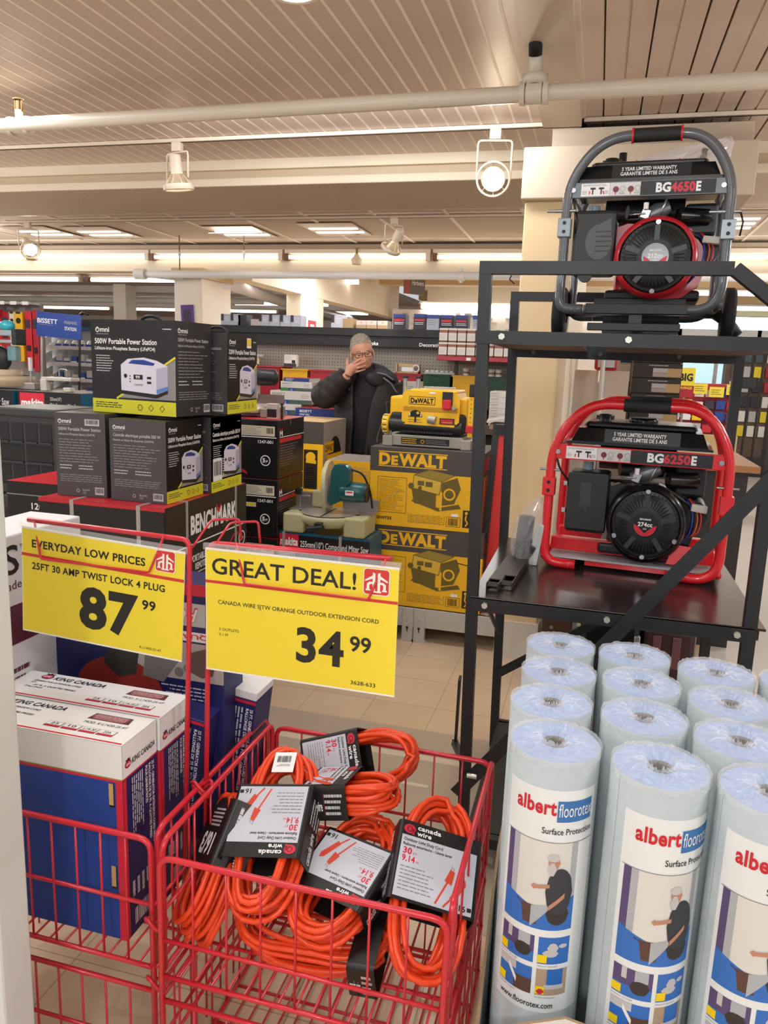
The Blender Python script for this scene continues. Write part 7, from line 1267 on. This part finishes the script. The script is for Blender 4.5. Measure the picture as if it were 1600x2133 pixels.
# hair: cap of short hair following the skull
q = MB(); q.M = HC; vs = []; N, K = 40, 22; rr = random.Random(5)
for i in range(K+1):
    p = PI*.74*i/K
    for j in range(N):
        a = 2*PI*j/N; fr_ = -math.sin(a); lim = PI*(.335+.19*(1-fr_)**1.3) if fr_ > 0 else PI*(.49+.15*min(1, -fr_*1.6)); front = max(0, fr_)
        pp = min(p, lim); k = 1.045+rr.uniform(-.02, .028); edge = .975 if p > lim else k
        vs.append((.077*edge*math.sin(pp)*math.cos(a), .018+.098*edge*math.sin(pp)*math.sin(a), .024+.100*edge*math.cos(pp)))
q.add(vs, [(i*N+j, (i+1)*N+j, (i+1)*N+(j+1) % N, i*N+(j+1) % N) for i in range(K) for j in range(N)], M_HAIR, True)
for k in range(150):
    a = rr.uniform(PI*.95, PI*2.05); p = rr.uniform(.05, 1.0); c0 = V((.077*math.sin(p)*math.cos(a), .018+.098*math.sin(p)*math.sin(a), .024+.1*math.cos(p)))*1.03; d = V((rr.uniform(-.014, .014), rr.uniform(.0, .022), rr.uniform(-.004, .004))); q.tube([c0, c0+d*.5+V((0, 0, .003)), c0+d], .0045, M_HAIR, 5, rs=[.005, .005, .001])
q.build('hair', man)
q = MB(); q.M = HC
for s_ in (1, -1): q.ell((s_*.033, -.087, .018), (.018, .005, .003), mat('brow_hair', '#7a685c', .6), 10, 6)
q.build('eyebrows', man)
q = MB(); q.M = HC
for s_ in (1, -1): q.ell((s_*.031, -.0845, -.004), (.010, .006, .0034), mat('eye_white', '#b39c8c', .4), 12, 8); q.ell((s_*.031, -.0893, -.0075), (.0045, .002, .0035), BLACK, 10, 6)
q.build('eyes', man)
q = MB(); q.M = HC; M_GL = mat('glasses_frame', '#3b2320', .3)
for s_ in (1, -1):
    q.tube([V((s_*.034+.026*math.copysign(abs(math.cos(a))**.6, math.cos(a)), -.101, -.008+.016*math.copysign(abs(math.sin(a))**.6, math.sin(a)))) for a in [2*PI*k/20 for k in range(20)]], .0022, M_GL, 6, True); q.tube([(s_*.059, -.100, -.002), (s_*.074, -.06, .0), (s_*.079, .02, .002)], .0020, M_GL, 6)
q.tube([(-.009, -.102, -.002), (0, -.105, .001), (.009, -.102, -.002)], .0022, M_GL, 6); q.build('glasses', man)
# sweater, trousers, shoes
q = MB(); q.tube([(.005, .01, 1.575), (.018, .012, 1.53), (.03, .02, 1.47), (.035, .025, 1.35), (.04, .03, 1.1), (.04, .03, .92)], .1, M_SWT, 24, rs=[.068, .075, .12, .155, .155, .15]); remesh(q.build('sweater', man), .010)
q = MB(); q.ell((.04, .03, .9), (.17, .13, .12), M_TRS)
for s_ in (1, -1): q.tube([(.04+s_*.085, .03, .92), (.04+s_*.10, .01, .5), (.04+s_*.10, .04, .08)], .09, M_TRS, 14, rs=[.105, .08, .068])
remesh(q.build('trousers', man), .012)
for s_ in (1, -1): q = MB(); q.ell((.04+s_*.10, -.03, .045), (.05, .135, .05), M_SHOE); q.bx(.04+s_*.10-.045, .04+s_*.10+.045, -.15, .09, 0, .025, M_SHOE, .01); q.build('shoe', man)
# coat: an open shell with sleeves, collar, hood and pocket flap
q = MB(); secs = [(.70, .045, .27, .20, .20, -.05), (.95, .045, .262, .195, .20, -.05), (1.15, .045, .250, .185, .22, -.04), (1.32, .04, .245, .170, .28, -.03), (1.42, .035, .235, .150, .38, -.015), (1.485, .03, .195, .125, .5, .0), (1.53, .025, .115, .100, .62, .01), (1.575, .02, .095, .095, .75, .01)]
n = 34; vs = []; rr = random.Random(8)
for z, cx, rx, ry, half, ox in secs:
    c0 = -PI/2+ox/.2
    ring = []
    for k in range(n): a = c0+half+(2*PI-2*half)*k/(n-1); w1 = 1+.018*math.sin(5*a+z*9); ring.append((cx+rx*w1*math.cos(a), .03+ry*w1*math.sin(a), z))
    for k in range(n-1, -1, -1): a = c0+half+(2*PI-2*half)*k/(n-1); ring.append((cx+(rx-.022)*math.cos(a), .03+(ry-.022)*math.sin(a), z))
    vs += ring
m_ = 2*n; L = len(secs)
q.add(vs, [(i*m_+j, i*m_+(j+1) % m_, (i+1)*m_+(j+1) % m_, (i+1)*m_+j) for i in range(L-1) for j in range(m_)]+[tuple(reversed(range(m_))), tuple(range((L-1)*m_, L*m_))], M_COAT)
def sleeve(a, b_, c, r):
    pts, rs = [], []
    for (p, qq, r0, r1) in ((a, b_, r[0], r[1]), (b_, c, r[1], r[2])):
        for k in range(9): t = k/9; pts.append(p*(1-t)+qq*t); rs.append((r0*(1-t)+r1*t)*(1+.05*math.sin(k*2.2+p.x*9)))
    pts.append(c); rs.append(r[2]); q.tube(pts, .08, M_COAT, 18, rs=rs)
sleeve(V((-.150, .03, 1.455)), V((-.262, -.11, 1.345)), mm(520, 890, -.20), (.092, .105, .060)); q.ell((-.262, -.11, 1.345), (.10, .095, .095), M_COAT); sleeve(V((.200, .03, 1.445)), V((.278, .06, 1.17)), V((.240, -.04, .965)), (.095, .085, .062))
q.tube([mm(470, 800, -.17), mm(430, 900, -.16)], .03, M_COAT, 10)
remesh(q.build('coat', man), .0075, 2)
q = MB(); q.ell((.14, .02, 1.50), (.12, .10, .055), M_COAT, rot=(0, .32, 0)); q.ell((.03, .115, 1.53), (.12, .06, .07), M_COAT); q.ell((.09, -.10, 1.475), (.075, .025, .05), M_COAT, rot=(0, .5, .2)); q.ell((-.09, -.07, 1.49), (.055, .025, .05), M_COAT, rot=(0, -.6, -.2)); q.tube([(.06, .02, 1.57), (.13, .0, 1.55), (.22, -.01, 1.49), (.255, -.02, 1.43)], .03, M_COAT, 10, rs=[.03, .034, .03, .016]); remesh(q.build('hood_and_collar', man), .008, 2)
q = MB(); M_PIP = mat('hood_piping', '#75727c', .5); q.tube([(.10, -.095, 1.525), (.16, -.09, 1.515), (.22, -.075, 1.475)], .007, M_PIP, 6); q.tube([(.15, -.115, 1.49), (.205, -.10, 1.45), (.235, -.085, 1.40), (.25, -.08, 1.385)], .006, M_PIP, 6); q.build('hood_piping', man)
q = MB(); q.bx(.06, .19, -.172, -.150, .99, 1.005, M_COAT, .005); q.box((.125, -.165, .97), (.14, .016, .07), M_COAT, .006, (.12, 0, .12)); q.build('pocket_flap', man)
q = MB()
for z in (1.40, 1.28, 1.12): q.cyl((-.085, -.140, z), (-.085, -.152, z), .008, M_SHOE, 10)
q.build('coat_snaps', man)
